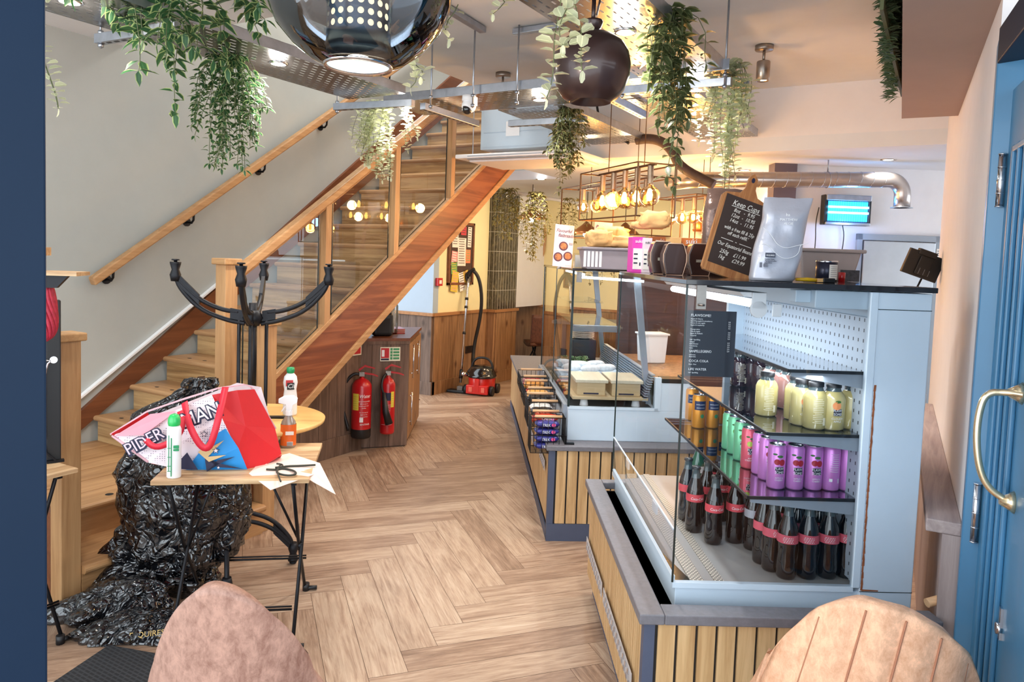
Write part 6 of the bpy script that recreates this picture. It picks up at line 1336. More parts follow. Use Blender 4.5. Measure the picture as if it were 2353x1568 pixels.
m = MB(); e = arc[-1]+Vector((0, 0, -.09)); m.lathe([(.058, 0), (.078, -.004), (.078, -.008), (.056, -.008)], e, 28); m.build('end_flange', W['steel'], du)
m = MB(); m.tube([Vector((1.02, 0, .08)), Vector((1.02, 0, .165))], .005, 6); m.tube([Vector((1.02+math.sin(w2)*.0, math.cos(w2)*.061, .016+math.sin(w2)*.061)) for w2 in [2*PI*k/20 for k in range(20)]], .003, 5, closed=True); m.build('pipe_hanger', W['steel'], du)
p1, p2 = atK(1893, 447, y=5.75), atK(1997, 520, y=5.75)
t = kthing('insect_killer', 'wall mounted insect killer with glowing blue tubes', 'insect killer', (p1.x+p2.x)/2, 5.80, (p1.z+p2.z)/2); w_, h_ = p2.x-p1.x, p1.z-p2.z
m = MB(); m.box((-w_/2, -.07, -h_/2), (w_/2, 0, h_/2)); m.build('housing', W['blackp'], t, bevel=.006); m = MB(); m.box((-w_/2+.01, -.09, h_/2-.045), (w_/2-.01, -.02, h_/2)); m.box((-w_/2+.01, -.09, -h_/2), (w_/2-.01, -.02, -h_/2+.022)); m.build('metal_cover', W['steel'], t, bevel=.006)
m = MB(); m.quad((-w_/2+.03, -.072, -h_/2+.03), (w_/2-.03, -.072, -h_/2+.03), (w_/2-.03, -.072, h_/2-.05), (-w_/2+.03, -.072, h_/2-.05)); m.build('reflector_glow', emis('blue_back_glow', (.02, .35, 1), 1.4), t)  # reflector sheet emits blue itself, imitating the tubes' light thrown back
for z in (-.022, .022):
    m = MB(); m.tube([(-w_/2+.03, -.082, z), (w_/2-.03, -.082, z)], .008, 10); m.build('blue_tube', emis('blue_tube', (.15, .65, 1), 12), t)
m = MB()
for i in range(18): x = -w_/2+.03+i*(w_-.06)/17; m.bar((x, -.094, -h_/2+.025), (x, -.094, h_/2-.045), .0012)
m.build('front_grid', W['steel'], t); light('POINT', K((p1.x+p2.x)/2, 5.62, p2.z-.02), 2.5, (.25, .5, 1), .05)
m = MB(); m.tube(smooth([(-w_/2-.01, 0, .02), (-w_/2-.03, 0, -.1), (-w_/2-.02, 0, -.25), (-w_/2-.03, 0, -.4)]), .004, 6); m.tube(smooth([(.0, 0, -h_/2), (.02, 0, -.2), (.0, 0, -.4)]), .004, 6); m.build('power_cable', W['blackp'], t)
p1, p2 = atK(1967, 537, y=5.85), atK(2163, 541, y=5.85)
t = kthing('steel_fridge_door', 'brushed stainless cold room door with grey frame in the kitchen', 'door', (p1.x+p2.x)/2, 5.85, 0); w_ = p2.x-p1.x; zt_ = p1.z
m = MB(); m.box((-w_/2, -.03, 0), (-w_/2+.045, 0, zt_)); m.box((-w_/2, -.03, zt_-.05), (w_/2+.1, 0, zt_)); m.box((w_/2-.06, -.03, 0), (w_/2+.02, 0, zt_)); m.build('frame', W['caseg'], t, bevel=.003)
m = MB(); m.box((-w_/2+.05, -.045, .02), (w_/2-.065, -.005, zt_-.055)); m.build('steel_leaf', plain('brushed_leaf', srgb(176, 180, 186), .32, .8, var=.1, nscale=3), t, bevel=.004)
m = MB(); m.box((w_/2-.05, -.033, zt_-.30), (w_/2+.0, -.0305, zt_-.10)); m.mat = 1
for i in range(9): m.box((w_/2-.044, -.0345, zt_-.12-i*.018), (w_/2-.008, -.033, zt_-.116-i*.018))
m.build('notice', [W['paper'], inkb], t)
# tablet on an arm, fixed to the wall end
p = atK(2120, 610, y=4.3); t = kthing('till_tablet', 'black tablet till seen from behind on a swing arm beside the wall', 'tablet', p.x, p.y, p.z); t.rotation_euler = (.12, .30, RK)
m = MB(); m.box((-.11, -.012, -.075), (.11, .012, .075)); m.build('tablet_back', W['blackp'], t, bevel=.004); m = MB(); m.box((-.06, -.02, .055), (.05, .014, .09)); m.box((-.04, -.022, -.06), (.04, -.012, .05)); m.build('holder', W['blackp'], t, bevel=.004)
m = MB(); m.tube([(.03, .01, .0), (.08, .05, .04), (.10, .12, .05)], .008, 8); m.tube([(.10, .12, .05), (.10, .14, -.2), (.10, .14, -.7)], .006, 8); m.build('swing_arm', W['black'], t)
m = MB()
for x in (-.02, .01, .04): m.box((x, -.0235, -.055), (x+.002, -.022, -.02))
m.build('slot', W['steel'], t)
# shelf unit behind the duct, warm
t = kthing('kitchen_shelf', 'wooden wall shelf with hanging jugs behind the foil bag', 'shelf', 1.75, 6.2, 1.9); m = MB(); m.box((-.1, 0, .12), (.75, .3, .15)); m.box((-.1, .28, -.4), (.75, .3, .15)); m.build('shelf_board', W['white'], t)
for i in range(4): m = MB(); m.lathe([(.03, 0), (.05, -.03), (.06, -.1), (.05, -.12), (.001, -.12)], (.0+i*.2, .14, .1), 18); m.build('hanging_jug', plain('copper_jug', srgb(190, 120, 70), .3, .7), t)
# white bucket behind the food case, on a low ledge of the service side
p = atK(1500, 825, z=.93); t = thing('storage_tub', 'white plastic tub on the wooden worktop behind the food case', 'tub', K(p.x, p.y+.05, .90), RK+.2); m = MB(); m.prism([(-.075, 0), (.075, 0), (.09, .2), (-.09, .2)], 1, -.07, .07); m.build('tub_body', W['whitep'], t, bevel=.008); m = MB(); m.box((-.098, -.08, .195), (.098, .08, .208)); m.build('tub_rim', W['whitep'], t, bevel=.003)
# ================================================================== hanging plants
def leafmat(name, mid, edge, w0=.32):
    m, nt, b = nmat(name); uv = nd(nt, 'ShaderNodeUVMap'); s = nd(nt, 'ShaderNodeSeparateXYZ'); lnk(nt, uv.outputs[0], s.inputs[0])
    q = nd(nt, 'ShaderNodeMath', operation='ABSOLUTE'); q0 = nd(nt, 'ShaderNodeMath', operation='SUBTRACT'); q0.inputs[1].default_value = .5; lnk(nt, s.outputs[0], q0.inputs[0]); lnk(nt, q0.outputs[0], q.inputs[0])
    col = ramp(nt, q.outputs[0], [(.02, tuple(min(1, k*1.5) for k in mid)), (.08, mid), (w0, mid), (w0+.14, edge)])
    lnk(nt, col, b.inputs['Base Color']); b.inputs['Roughness'].default_value = .45
    tr = nd(nt, 'ShaderNodeBsdfTranslucent'); lnk(nt, col, tr.inputs['Color']); mx = nd(nt, 'ShaderNodeMixShader'); mx.inputs[0].default_value = .4
    lnk(nt, b.outputs[0], mx.inputs[1]); lnk(nt, tr.outputs[0], mx.inputs[2]); lnk(nt, mx.outputs[0], nt.nodes['Material Output'].inputs['Surface']); return m
Lf = {'ficus': leafmat('variegated_leaf', srgb(52, 92, 58), srgb(176, 196, 130)), 'dark': leafmat('olive_leaf', srgb(70, 76, 46), srgb(146, 136, 92)), 'euc': leafmat('eucalyptus_leaf', srgb(206, 212, 180), srgb(240, 240, 218), .40), 'olive': leafmat('deep_olive_leaf', srgb(84, 96, 60), srgb(150, 156, 110)), 'gold': leafmat('autumn_leaf', srgb(120, 112, 62), srgb(196, 170, 110)), 'grass': leafmat('box_leaf', srgb(66, 92, 62), srgb(120, 146, 110))}
stemM = plain('stem_green', srgb(84, 92, 56), .6)
def leaf(m, p, d, n, L, Wd, rnd_=False):
    """leaf from p along d, normal n"""
    d = d.normalized(); s = d.cross(n).normalized(); n = s.cross(d).normalized()
    prof = ((0, .05), (.3, .85), (.62, .75), (1, .02)) if not rnd_ else ((0, .2), (.25, .9), (.7, 1.), (1, .35))
    R = []
    for t_, w_ in prof:
        c = p+d*(L*t_)-n*(L*.18*t_*t_); R.append([m.vert(c+s*(Wd*.5*w_*k)+n*(abs(k)*Wd*.16*w_)) for k in (-1, 0, 1)])
    for i in range(3):
        for k in (0, 1): m.face([R[i][k], R[i][k+1], R[i+1][k+1], R[i+1][k]], ((k*.5, i/3), (k*.5+.5, i/3), (k*.5+.5, (i+1)/3), (k*.5, (i+1)/3)))
def garland(label, top, kind, strands, LL, gap, name='hanging_plant', pairs=True, rs=1, grp='trailing plants hanging from the trays'):
    """strands: list of (dx, dy, length, sway x, sway y) in metres from the top point"""
    r = random.Random(rs); t = thing(name, label, 'plant', top, 0, grp); ms, ml = MB(), MB(); rd = kind == 'euc'; ml.smooth = True
    for dx, dy, ln, sx, sy in strands:
        n = max(3, int(ln/gap)); P = []; ph = r.random()*6
        for i in range(n+1):
            f = i/n; P.append(Vector((dx*(.4+.6*min(1, f*3))+sx*f*f+.012*math.sin(ph+f*5), dy*(.4+.6*min(1, f*3))+sy*f*f+.012*math.cos(ph+f*4), .03*math.sin(min(1, f*4)*PI)-ln*f)))
        ms.tube(P, .0016 if not rd else .0014, 5, cap=False)
        for i in range(1, n+1):
            a0 = r.random()*6.28
            for k in range(2 if pairs else 1):
                a = a0+k*PI+r.uniform(-.4, .4); up = r.uniform(-.5, .35) if not rd else r.uniform(-.1, .5); d = Vector((math.cos(a), math.sin(a), up-(.35 if not rd else 0))); sc_ = r.uniform(.7, 1.15)*(1-.25*(i/n)); d.z += r.uniform(0, .3)
                leaf(ml, P[i]+d.normalized()*.004, d, Vector((r.uniform(-.4, .4), r.uniform(-.4, .4), 1)), LL*1.5*sc_, LL*1.5*sc_*(.56 if not rd else .8), rd)
        leaf(ml, P[-1], Vector((0, 0, -1)), Vector((r.uniform(-1, 1), r.uniform(-1, 1), .2)), LL, LL*.5, rd)
    ms.build('stem', stemM, t); ml.build('leaves', Lf[kind], t)
    return t
def bunch(n, R, l0, l1, seed, sway=.05, ax=(1, 0), ell=.5):
    r = random.Random(seed); o = []; ax = Vector((*ax, 0)).normalized(); ay = Vector((-ax.y, ax.x, 0))
    for i in range(n):
        u = r.uniform(-1, 1)*R; v = r.uniform(-1, 1)*R*ell; q = ax*u+ay*v; ln = l0+(l1-l0)*(1-abs(u/R)**1.5)*r.uniform(.6, 1.05) if n > 3 else r.uniform(l0, l1)
        o.append((q.x, q.y, max(l0*.6, ln), q.x*.3+r.uniform(-sway, sway), q.y*.3+r.uniform(-sway, sway)))
    return o
cr = (.86, .51)
a_ = at(412, 20, z=ZT)
garland('large variegated leafy plant trailing from the near end of the stair side tray', a_+Vector((0, 0, .12)), 'ficus', bunch(24, .25, .08, .38, 3, .04, cr)+[(.0, 0, .52, .0, 0), (-.16*.86, -.16*.51, .36, -.02, 0)], .062, .040, rs=3)
a_ = at(523, 128, z=ZT); garland('dense small leaved plant hanging lowest beside the grey wall', a_, 'ficus', bunch(34, .125, .22, .60, 5, .03, cr), .034, .028, rs=5)
a_ = at(885, 248, z=ZT); garland('pale eucalyptus garland in front of the stair balustrade', a_+Vector((0, 0, .02)), 'euc', bunch(22, .17, .2, .47, 7, .03, cr), .026, .019, rs=7)
a_ = CAM+ray(1305, -12)*1.9; garland('two near eucalyptus strands hanging over the brown globe pendant', a_, 'euc', [(-.01, 0, .26, -.06, 0), (.012, .01, .20, .05, 0), (0, -.01, .13, .0, 0)], .030, .020, rs=9)
a_ = at(1560, 20, z=ZT+.06); garland('long green leafy plant trailing right of the brown globe pendant', a_, 'olive', bunch(19, .10, .18, .50, 11, .03, cr)+[(.0, 0, .68, .03, 0), (.02, 0, .64, -.02, 0)], .046, .036, rs=11)
a_ = at(1306, 250, z=ZT); garland('brown tinged leafy plant hanging below the brown globe pendant', a_, 'dark', bunch(24, .09, .18, .44, 13, .03, cr)+[(-.03, 0, .5, -.03, 0)], .036, .028, rs=13)
a_ = at(1676, 150, z=ZT+.06); garland('pale round leaved plant tumbling from the right end of the crossing tray', a_, 'euc', bunch(15, .09, .22, .60, 15, .02, cr)+[(0, 0, .8, 0, 0), (.02, 0, .76, -.01, 0)], .030, .021, rs=15)
a_ = at(1602, 215, z=ZT); garland('single short pale strand beside the small bright tray spot', a_, 'euc', [(0, 0, .26, .01, 0)], .028, .022, rs=17)
a_ = at(940, 135, z=ZT+.1); garland('short pale sprig behind the rim of the smoked globe pendant', CAM+ray(950, 135)*2.3, 'euc', [(0, 0, .09, -.01, 0), (.01, 0, .06, .02, 0)], .026, .018, rs=19)
garland('pale sprig hanging right of the smoked globe pendant', CAM+ray(1042, 10)*1.9, 'euc', [(0, 0, .085, -.01, 0)], .024, .018, rs=21)
garland('tiny pale sprig at the top edge between the pendants', CAM+ray(1150, -12)*2.1, 'euc', [(0, 0, .055, -.005, 0)], .022, .016, rs=23)
garland('white string of small leaves hanging along the dark blue pillar', CAM+ray(111, -5)*1.35, 'euc', [(0, 0, .2, 0, 0)], .016, .010, rs=25)
for i, (px, py, ln) in enumerate(((1165, 432, .55), (1232, 440, .75))): a_ = CAM+ray(px, py)*(7.4 if i == 0 else 7.8); garland(['golden brown trailing plant in front of the tiled column', 'golden brown trailing plant in front of the oval mirror'][i], a_, 'gold', bunch(14, .12, ln*.5, ln, 27+i, .03, cr), .045, .035, rs=27+i, grp='trailing plants over the far passage')
for i, (px, py) in enumerate(((1312, 455), (1365, 555), (1412, 520))): a_ = CAM+ray(px, py)*7.2; garland(['faint leafy plant behind the second caged light', 'small leafy plant between the two posters', 'small leafy plant above the grey tub'][i], a_, 'gold', bunch(8, .10, .25, .5, 31+i, .03, cr), .035, .035, rs=31+i, grp='trailing plants over the far passage')
# boxed soffit and its hedge
q_ = [at(x, y, z=2.40) for x, y in ((2060, 272), (2187, 267))]
w = MB(); s0 = -1.07; w.prism([tuple(onW(s0)[:2]), tuple(onW(-3.6)[:2]), tuple(onW(-3.6, -.255)[:2]), tuple(onW(s0, -.255)[:2])], 2, 2.40, CH); struct('ceiling_boxing', w, plain('soffit_taupe', srgb(176, 152, 140), .8, var=.04, nscale=3))
t = thing('artificial_hedge', 'strip of artificial grassy foliage along the side of the brown ceiling box', 'plant', onW(-1.35, -.257, 2.6)); ml = MB(); ms = MB(); r = random.Random(41)
for i in range(1500):
    s_ = r.uniform(-1.3, .12); z_ = r.uniform(-.14, .2)+.05*math.sin(s_*9); d = Vector((-1, r.uniform(-.7, .4), r.uniform(-.5, .8))); p = dW*s_+Vector((-.005-r.random()*.05, 0, z_)); leaf(ml, p, d, Vector((r.uniform(-.5, .5), r.uniform(-.5, .5), 1)), r.uniform(.03, .06), r.uniform(.010, .024), r.random() < .3)
ms.box((-.012, -1.3, -.12), (0, .12, .22)); ms.build('backing_mat', stemM, t); ml.build('leaves', Lf['grass'], t)
# ================================================================== snack basket on the customer side of the serving counter
wire = plain('black_wire', srgb(20, 20, 22), .4, .5); rollm = wood('wood_roll', srgb(222, 180, 138), srgb(190, 146, 104), 0, rough=.5, fine=2)
def FP(x, y, z=0):
    v = Vector((x, y, 0)); v.rotate(Euler((0, 0, RK+R2a))); return fo+v+Vector((0, 0, z))
RF = RK+R2a
def basket(label, x, y0, y1, z0, z1, w_):
    t = thing('wire_basket', label, 'basket', FP(x, y0, z0), RF, 'black wire snack baskets'); h = z1-z0; L = y1-y0; m = MB()
    for z in (0, h*.5, h): m.tube([(0, 0, z), (w_, 0, z), (w_, L, z), (0, L, z)], .0025, 5, closed=True)
    nx, ny = 6, 10
    for i in range(nx+1): xx = w_*i/nx; m.tube([(xx, 0, h), (xx, 0, 0), (xx, L, 0), (xx, L, h)], .0018, 5)
    for i in range(ny+1): yy = L*i/ny; m.tube([(0, yy, h), (0, yy, 0), (w_, yy, 0), (w_, yy, h)], .0018, 5)
    m.build('wire_frame', wire, t)
    for f in (.04, .96): m = MB(); m.tube([(.02, L*f, h+.008), (w_-.02, L*f, h+.008)], .008, 10); m.build('wooden_handle', rollm, t)
    return t
bx = -.105; BW = .195
for i, (y0, y1, z0, z1, lab) in enumerate(((.02, .18, .50, .70, 'nearest black wire basket holding blue biscuit packets'), (.24, .50, .60, .745, 'second black wire basket along the counter side'), (.56, .86, .66, .765, 'third black wire basket along the counter side'), (.92, 1.25, .68, .78, 'farthest black wire basket on the counter side'))): basket(lab, bx, y0, y1, z0, z1, BW)
m = MB(); 
rk = thing('basket_rail', 'black metal rail carrying the snack baskets along the counter', 'rack', FP(bx+BW+.004, .02, .55), RF); m = MB(); m.box((0, 0, 0), (.006, 1.25, .05)); m.box((0, 0, 0), (.05, .03, .01)); m.build('rail', W['black'], rk)
def packet(label, x, y, z, c, txt, w_=.14, d_=.09, h_=.032, rz=0, grp='biscuit packets in the wire baskets', tilt=0, dot=True, c2=None):
    t = thing('snack_packet', label, 'packet', FP(x, y, z), RF+rz, grp); t.rotation_euler = (tilt, 0, RF+rz); n0 = rnd.random()*9
    def fn(u, v):
        a = 2*PI*u; e = abs(math.cos(a))**.5; X = math.copysign(e, math.cos(a)); Y = math.copysign(abs(math.sin(a))**.6, math.sin(a)); q = v*2-1; pin = max(0, 1-abs(q)**6); 
        return (q*w_/2, X*d_/2*(.9+.1*pin)*(1 if pin > .01 else .9), h_/2+Y*h_/2*pin+.003*mn_.noise(Vector((q*6, X*4, n0))))
    m = MB(); m.grid(fn, 18, 14); m.build('wrapper', plain('wrap_'+txt+label[:6], c, .25, .2, var=.2, nscale=30, bmp=.5, bscale=50), t)
    text('lettering', txt, .022, inkw, t, (-w_*.22, -d_/2-.003, h_*.25), fx, sx=.9)
    if dot: m = MB(); m.poly([(w_*.24+math.cos(a)*.012, -d_/2-.003, h_*.5+math.sin(a)*.010) for a in [2*PI*i/14 for i in range(14)]]); m.build('round_logo', plain('pink_logo', srgb(226, 80, 140), .5) if c2 is None else c2, t)
    return t
bl = srgb(52, 54, 130)
for i in range(3): packet(['bottom blue biscuit packet in the nearest basket', 'middle blue biscuit packet in the nearest basket', 'upper blue biscuit packet in the nearest basket'][i], bx+BW/2, .10, .51+i*.042, bl, 'TREK', h_=.036)
packet('top blue biscuit packet under the wooden handle', bx+BW/2, .09, .638, bl, 'TREK', h_=.034); packet('red packet lying behind the top blue packet', bx+BW/2, .14, .665, srgb(196, 62, 40), 'CHEEKY', h_=.03)
cs = ((srgb(176, 60, 40), 'OATY'), (srgb(40, 34, 34), 'LIVE'), (srgb(236, 232, 228), 'PURE'), (srgb(40, 36, 36), 'LIVE'), (srgb(236, 170, 90), 'NUTS'), (srgb(200, 70, 40), 'BAKE'), (srgb(220, 150, 70), 'OATS'), (srgb(150, 40, 40), 'BERRY'))
for i, (c_, tx) in enumerate(cs):
    y = (.30, .38, .44, .62, .70, .78, 1.0, 1.12)[i]; z = (.62, .64, .65, .68, .69, .69, .70, .70)[i]
    packet(['rust coloured packet in the second basket', 'black packet with white print in the second basket', 'white packet in the second basket', 'black packet in the third basket', 'orange packet in the third basket', 'red-orange packet at the back of the third basket', 'yellow-brown packet in the farthest basket', 'dark red packet in the farthest basket'][i], bx+BW/2+.0, y, z, c_, tx, rz=(i % 3-1)*.2, dot=False, h_=.04, tilt=.3)
# ================================================================== inside the food case
cr_w = wood('crate_bamboo', srgb(214, 190, 150), srgb(188, 162, 120), 0, rough=.5, fine=1.5); lidw = wood('crate_lid', srgb(226, 216, 192), srgb(206, 194, 166), 1, rough=.4, fine=1.5)
for i, (x, lab) in enumerate(((.165, 'left bamboo bread box with pale lid inside the food case'), (.375, 'right bamboo bread box with pale lid inside the food case'))):
    t = thing('bread_box', lab, 'box', FP(x, .20, .80), RF, 'bamboo bread boxes in the food case'); m = MB(); m.box((.01, .01, 0), (.18, .30, .075)); m.build('box_body', cr_w, t, bevel=.003)
    m = MB(); m.box((0, 0, .075), (.195, .32, .095)); m.build('lid', lidw, t, bevel=.004); m = MB(); m.box((.05, .006, .008), (.14, .012, .016)); m.build('hand_slot', inkb, t)
t = thing('serving_tray', 'long wooden tray carried on white pots under the bread boxes', 'tray', FP(.145, .17, .782), RF); m = MB(); m.box((0, 0, 0), (.45, .42, .018)); m.build('tray_board', cr_w, t, bevel=.003)
for i, x in enumerate((.22, .53)):
    t = thing('white_pot', ['white upturned pot propping the tray on the left', 'white upturned pot propping the tray on the right'][i], 'pot', FP(x, .21, .742), RF, 'white pots under the tray'); m = MB(); m.lathe([(.026, 0), (.02, .038), (.001, .04)], (0, 0, 0), 20); m.build('pot_body', W['whitep'], t)
wrapm = plain('printed_wrap', srgb(226, 232, 236), .5, var=.15, nscale=60); greenf = plain('salad', srgb(120, 140, 80), .6, var=.5, nscale=60)
for i, (x, y, s) in enumerate(((.22, .78, .1), (.34, .74, .11), (.45, .80, .12), (.29, .92, .12), (.41, .96, .12), (.2, 1.0, .1))):
    t = thing('wrapped_sandwich', 'sandwich in white printed paper lying in the food case', 'sandwich', FP(x, y, .85), RF+rnd.uniform(-.7, .7), 'wrapped sandwiches in the food case'); m = MB(); m.grid(lambda u, v: ((v-.5)*s*1.4, math.cos(2*PI*u)*.032*(1-abs(v*2-1)**4), .03+math.sin(2*PI*u)*.026*(1-abs(v*2-1)**4)), 16, 10); m.build('wrap_paper', wrapm, t)
t = thing('salad_bowl', 'heap of green salad on white card in the food case', 'salad', FP(.28, 1.08, .85), RF); m = MB(); m.box((-.12, -.08, 0), (.14, .08, .012)); m.build('card_tray', W['whitep'], t); m = MB(); r = random.Random(3)
for i in range(90): p = Vector((r.uniform(-.09, .09), r.uniform(-.06, .06), .02+r.random()*.035)); leaf(m, p, Vector((r.uniform(-1, 1), r.uniform(-1, 1), .3)), Vector((0, 0, 1)), .03, .02, True)
m.build('salad_leaves', Lf['ficus'], t)
t = thing('sandwich_shelf', 'white lower shelf carrying the wrapped sandwiches inside the food case', 'shelf', FP(.14, .66, .80), RF); m = MB(); m.box((0, 0, 0), (.42, .55, .045)); m.build('shelf_board', W['casew'], t, bevel=.003)
for i in range(7):
    t = thing('dinner_plate', 'pale plate in the stack at the back of the food case', 'plate', FP(.40, 1.5, 1.0+i*.013), RF, 'stack of plates in the food case'); m = MB(); m.lathe([(.001, 0), (.05, 0), (.09, .012), (.09, .015), (.001, .004)], (0, 0, 0), 28); m.build('plate_body', plain('plate_glaze', srgb(200, 186, 170), .3), t)
t = thing('plate_stand', 'dark block under the stack of plates', 'stand', FP(.40, 1.5, .742), RF); m = MB(); m.box((-.09, -.1, 0), (.09, .1, .255)); m.build('block', W['blackp'], t, bevel=.004)
# ================================================================== doorway : right door leaf, left pillar, things behind them
hinge = at(2285, 700, y=2.5); hx = Vector((hinge.x+.005, 2.5, 0)); far_ = CAM+ray(2352, 1050)*1.72; dd = Vector((far_.x-hx.x, far_.y-hx.y, 0)).normalized(); dn = Vector((dd.y, -dd.x, 0))
if dn.dot(Vector((-hx.x, -hx.y, 0))) < 0: dn = -dn
dang = math.atan2(dd.y, dd.x)
dr = thing('entrance_door', 'blue panelled entrance door with a pale brass D handle, opened against the right wall', 'door', hx, dang); side = 1 if (Matrix.Rotation(-dang, 3, 'Z') @ dn).y > 0 else -1
S_ = lambda y: y*side
dimg = lambda p: Matrix.Rotation(-dang, 4, 'Z') @ (Vector(p)-hx)
def dbox(m, x0, x1, y0, y1, z0, z1): m.box((x0, min(S_(y0), S_(y1)), z0), (x1, max(S_(y0), S_(y1)), z1))
m = MB(); dbox(m, 0, 1.15, -.045, 0, .02, 2.12); m.build('door_leaf', W['blue'], dr, bevel=.004)
for x0, x1 in ((.10, .118), (.17, .182), (.24, .252), (.30, .318), (.9, .918)): m = MB(); dbox(m, x0, x1, 0, .012, .3, 1.95); m.build('moulding', W['blue'], dr, bevel=.004)
for z in (.3, 1.93): m = MB(); dbox(m, .1, .92, 0, .012, z, z+.018); m.build('moulding', W['blue'], dr, bevel=.004)
for (px, py, y1_) in ((2293, 355, 475), (2238, 1110, 1245)):
    p0, p1 = at(px, py, y=2.5), at(px, y1_, y=2.5); m = MB(); m.tube([(0, S_(.012), p1.z), (0, S_(.012), p0.z)], .010, 12)
    for k in range(5): z = p1.z+(p0.z-p1.z)*k/4; m.tube([(0, S_(.012), z-.0015), (0, S_(.012), z+.0015)], .0115, 12)
    m.build('hinge', W['chrome'], dr)
brass = plain('pale_brass', srgb(226, 208, 172), .22, .85, var=.03)
def on_leaf(px, py, out=0):
    r = ray(px, py); n = dn; p0 = hx+dn*out; t_ = (p0-CAM).dot(n)/r.dot(n); return dimg(CAM+r*t_)
h1, h2 = on_leaf(2349, 905), on_leaf(2349, 1175)
zt_, zb_ = h1.z, h2.z; hxx = h1.x; m = MB(); o_ = .075
m.tube(smooth([(hxx+.02, S_(.0), zt_), (hxx, S_(.03), zt_), (hxx-.0, S_(o_), zt_-.005), (hxx, S_(o_+.012), zt_-.06), (hxx, S_(o_+.012), (zt_+zb_)/2), (hxx, S_(o_), zb_+.06), (hxx, S_(o_*.7), zb_+.02), (hxx, S_(.02), zb_), (hxx+.01, S_(0), zb_-.01)], 3), .0085, 12)
for z in (zt_, zb_-.005): m.tube([(hxx, S_(0), z), (hxx, S_(.014), z), (hxx, S_(.03), z)], [.028, .018, .009], 14)
m.build('handle', brass, dr)
m = MB(); c = on_leaf(2302, 1428); m.tube([(c.x, S_(0), c.z-.02), (c.x, S_(.012), c.z-.02)], .014, 12); m.box((c.x-.012, min(0, S_(.006)), c.z-.045), (c.x+.012, max(0, S_(.006)), c.z+.035)); m.build('lock', W['chrome'], dr)
# frame of the door along the wall
w = MB(); fr_ = onW(-2.92); w.prism([tuple((fr_+Vector((dx_, dy_, 0)))[:2]) for dx_, dy_ in ((-.004, .06), (-.004, -.02), (.10, -.06), (.10, .06))], 2, 0, 2.27); struct('door_frame', w, W['blue'], bevel=.004)
w = MB(); w.prism([tuple((fr_+Vector((dx_, dy_, 0)))[:2]) for dx_, dy_ in ((.0, .05), (-.004, -.03), (.12, -1.1), (.25, -1.1), (.12, .05))], 2, 2.2, 2.30); struct('door_lintel', w, W['navy'], bevel=.004)
# wainscot board and rail on the right wall between the chiller and the door
w = MB(); w.prism([tuple(k[:2]) for k in (onW(-.6, -.0), onW(-2.88, -.0), onW(-2.88, -.05), onW(-.6, -.05))], 2, 0, .80); struct('wall_wainscot_right', w, wood('greyed_board', srgb(176, 160, 156), srgb(130, 114, 112), 2, rough=.6, knots=srgb(96, 80, 76)))
w = MB(); w.prism([tuple(k[:2]) for k in (onW(-.6, -.0), onW(-2.88, -.0), onW(-2.88, -.095), onW(-.6, -.095))], 2, .80, .84); struct('trim_2', w, wood('greyed_rail', srgb(186, 170, 166), srgb(140, 124, 122), 1, rough=.6), bevel=.004)
# white flat panel leaning behind the chiller and a wooden peg
p_ = atK(2118, 1385, y=2.46); q_ = atK(2148, 870, y=2.62)
t = kthing('metal_side_panel', 'tall pale metal panel with dark screws leaning between chiller and wall', 'panel', 1.40, 2.42, .0); m = MB(); m.prism([(0, .0), (.022, .0), (.022+.075, 1.18), (.055, 1.21), (.05, 1.18)], 1, .04, .075); m.build('panel_sheet', W['whitep'], t, bevel=.002)
m = MB()
for z in (.42, .68, .95): m.tube([(.012+.062*z, .036, z), (.012+.062*z, .041, z)], .005, 10)
m.build('screw', W['black'], t)
t = kthing('wooden_peg', 'thick wooden peg sticking out beside the chiller base', 'peg', 1.385, 2.2, .575); m = MB(); m.tube([(.0, .0, -.01), (.09, .01, .012)], .014, 12); m.build('peg_body', rollm, t)
# left pillar of the shopfront
pL = CAM+ray(105, 800)*1.12; w = MB(); w.M = Matrix.Translation((pL.x, pL.y, 0)) @ Matrix.Rotation(math.radians(66), 4, 'Z'); w.box((-.30, -.02, -.0), (0, .05, 2.9)); struct('door_frame_left', w, W['navy'], bevel=.003)
m_ = W['paper']
# black folding board and small folded table to the right of the pillar, on a second folding table
t2 = at(180, 1076, z=.70); oo = Vector((t2.x, t2.y, 0)); T2A = TA+math.radians(52); tt = folding_table('second slatted folding table half hidden by the dark blue pillar', oo-Vector((.62*math.cos(T2A), .62*math.sin(T2A), 0)), T2A, .62, .40, .70)
ab = thing('folding_board', 'black framed folding board with chrome stay standing on the left table', 'board', oo+Vector((0, 0, .70))-ux*.185+uy*.08, TA+.5)
zt2 = 1.6-(706-560)/1680*2.75-.70
for k, (x0, tl) in enumerate(((-.0, 0), (.055, .02))):
    m = MB(); m.box((x0-.026, -.02, 0), (x0+.026, .02, zt2)); m.box((x0-.35, -.015, zt2-.03), (x0, .015, zt2)); m.build('board_frame', W['blackp'], ab, bevel=.004)
m = MB(); m.box((-.35, -.004, .05), (-.02, .004, zt2-.03)); m.build('board_panel', plain('pale_blue_panel', srgb(150, 180, 206), .4), ab)
for x in (.0, .055):
    for z in (zt2-.05, .42): m = MB(); m.tube([(x, -.021, z), (x, -.024, z)], .008 if z > .5 else .014, 14); m.build('rivet', W['chrome'], ab)
m = MB(); m.tube(smooth([(0, -.03, .42), (.05, -.03, .42), (.025, -.03, .40), (.02, -.03, .15), (.03, -.03, .10), (-.02, -.03, .09)]), .004, 6); m.build('stay_hook', W['chrome'], ab)
m = MB(); m.bar((-.2, -.03, .3), (.06, -.03, .01), .025, .006); m.bar((.03, -.03, .006), (.09, -.03, .006), .02, .01); m.build('strut_foot', W['black'], ab)
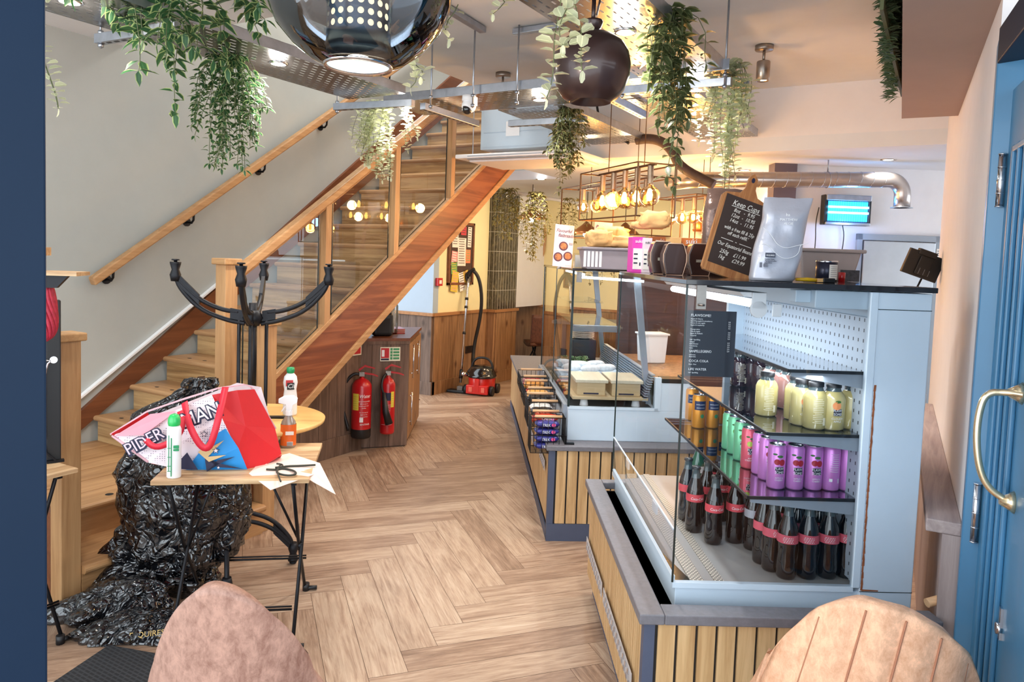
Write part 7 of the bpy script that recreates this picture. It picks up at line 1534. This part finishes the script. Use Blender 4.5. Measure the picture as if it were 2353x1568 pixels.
ps = at(175, 634, z=1.45); t = thing('folded_stool', 'folded slatted stool with black bracket stacked above the black board', 'stool', at(150, 634, z=1.475), TA); sh = t.location
m = MB()
for k in range(2): m.box((-.30+k*.17, -.02, 0), (-.145+k*.17+.02, .10, .014))
m.build('slat', slatw, t); m = MB(); m.prism([(-.3, 0), (.01, 0), (-.03, -.045), (-.3, -.045)], 1, 0, .02); m.build('bracket', W['black'], t); m = MB(); m.box((-.3, 0, .07), (-.08, .08, .10)); m.build('upper_slat', slatw, t)
m = MB(); m.tube([(-.2, .05, -.04), (-.2, .05, -.775)], .012, 8); m.build('post', W['black'], t)
t = thing('net_bag', 'dark red net bag hanging between the folded stool and the black board', 'bag', sh+Vector((-.09, -.02, -.17)), 0); m = MB(); r = random.Random(9)
for i in range(16):
    a = 2*PI*i/16; m.tube(smooth([(math.cos(a)*.008, math.sin(a)*.008, .16), (math.cos(a)*.035, math.sin(a)*.03, .08), (math.cos(a+.8)*.042, math.sin(a+.8)*.035, .0), (math.cos(a+1.2)*.03, math.sin(a+1.2)*.025, -.05), (0, 0, -.07)]), .007, 6)
m.build('net', plain('net_red', srgb(176, 36, 60), .6, var=.25, nscale=60), t)

# black flexible duct looping over the caged bulbs
t = thing('flexible_duct', 'dark flexible duct arching under the bulkhead behind the front caged bulbs', 'duct', at(1500, 330, y=5.3)); m = MB(); m.tube(smooth([at(x, y, y=5.3)-t.location for x, y in ((1462, 322), (1490, 318), (1520, 324), (1545, 346), (1562, 385), (1640, 425))], 2), .036, 14); m.build('duct_hose', plain('dark_hose', srgb(70, 54, 50), .6, var=.2, nscale=30), t)
t = thing('loose_cable', 'loose dark cable hanging down beside the right hand trays', 'cable', at(1395, 270, y=5.35)); m = MB(); m.tube(smooth([at(x, y, y=5.35)-t.location for x, y in ((1372, 245), (1376, 270), (1395, 285), (1425, 315), (1445, 330))], 2), .010, 8); m.build('cable_run', W['blackp'], t)
light('POINT', (-4, 5, 4.6), 90, (1, .95, .9), .2)
scene.view_settings.view_transform = 'Standard'; scene.view_settings.look = 'None'; scene.view_settings.exposure = 0.65; scene.view_settings.gamma = 1
scene.view_settings.use_curve_mapping = False
scene.cycles.use_denoising = True; scene.cycles.max_bounces = 8; scene.cycles.diffuse_bounces = 4; scene.cycles.glossy_bounces = 4; scene.cycles.transparent_max_bounces = 20; scene.cycles.use_adaptive_sampling = True; scene.cycles.adaptive_threshold = .02; scene.cycles.sample_clamp_indirect = 6
scene.cycles.caustics_reflective = False; scene.cycles.caustics_refractive = False
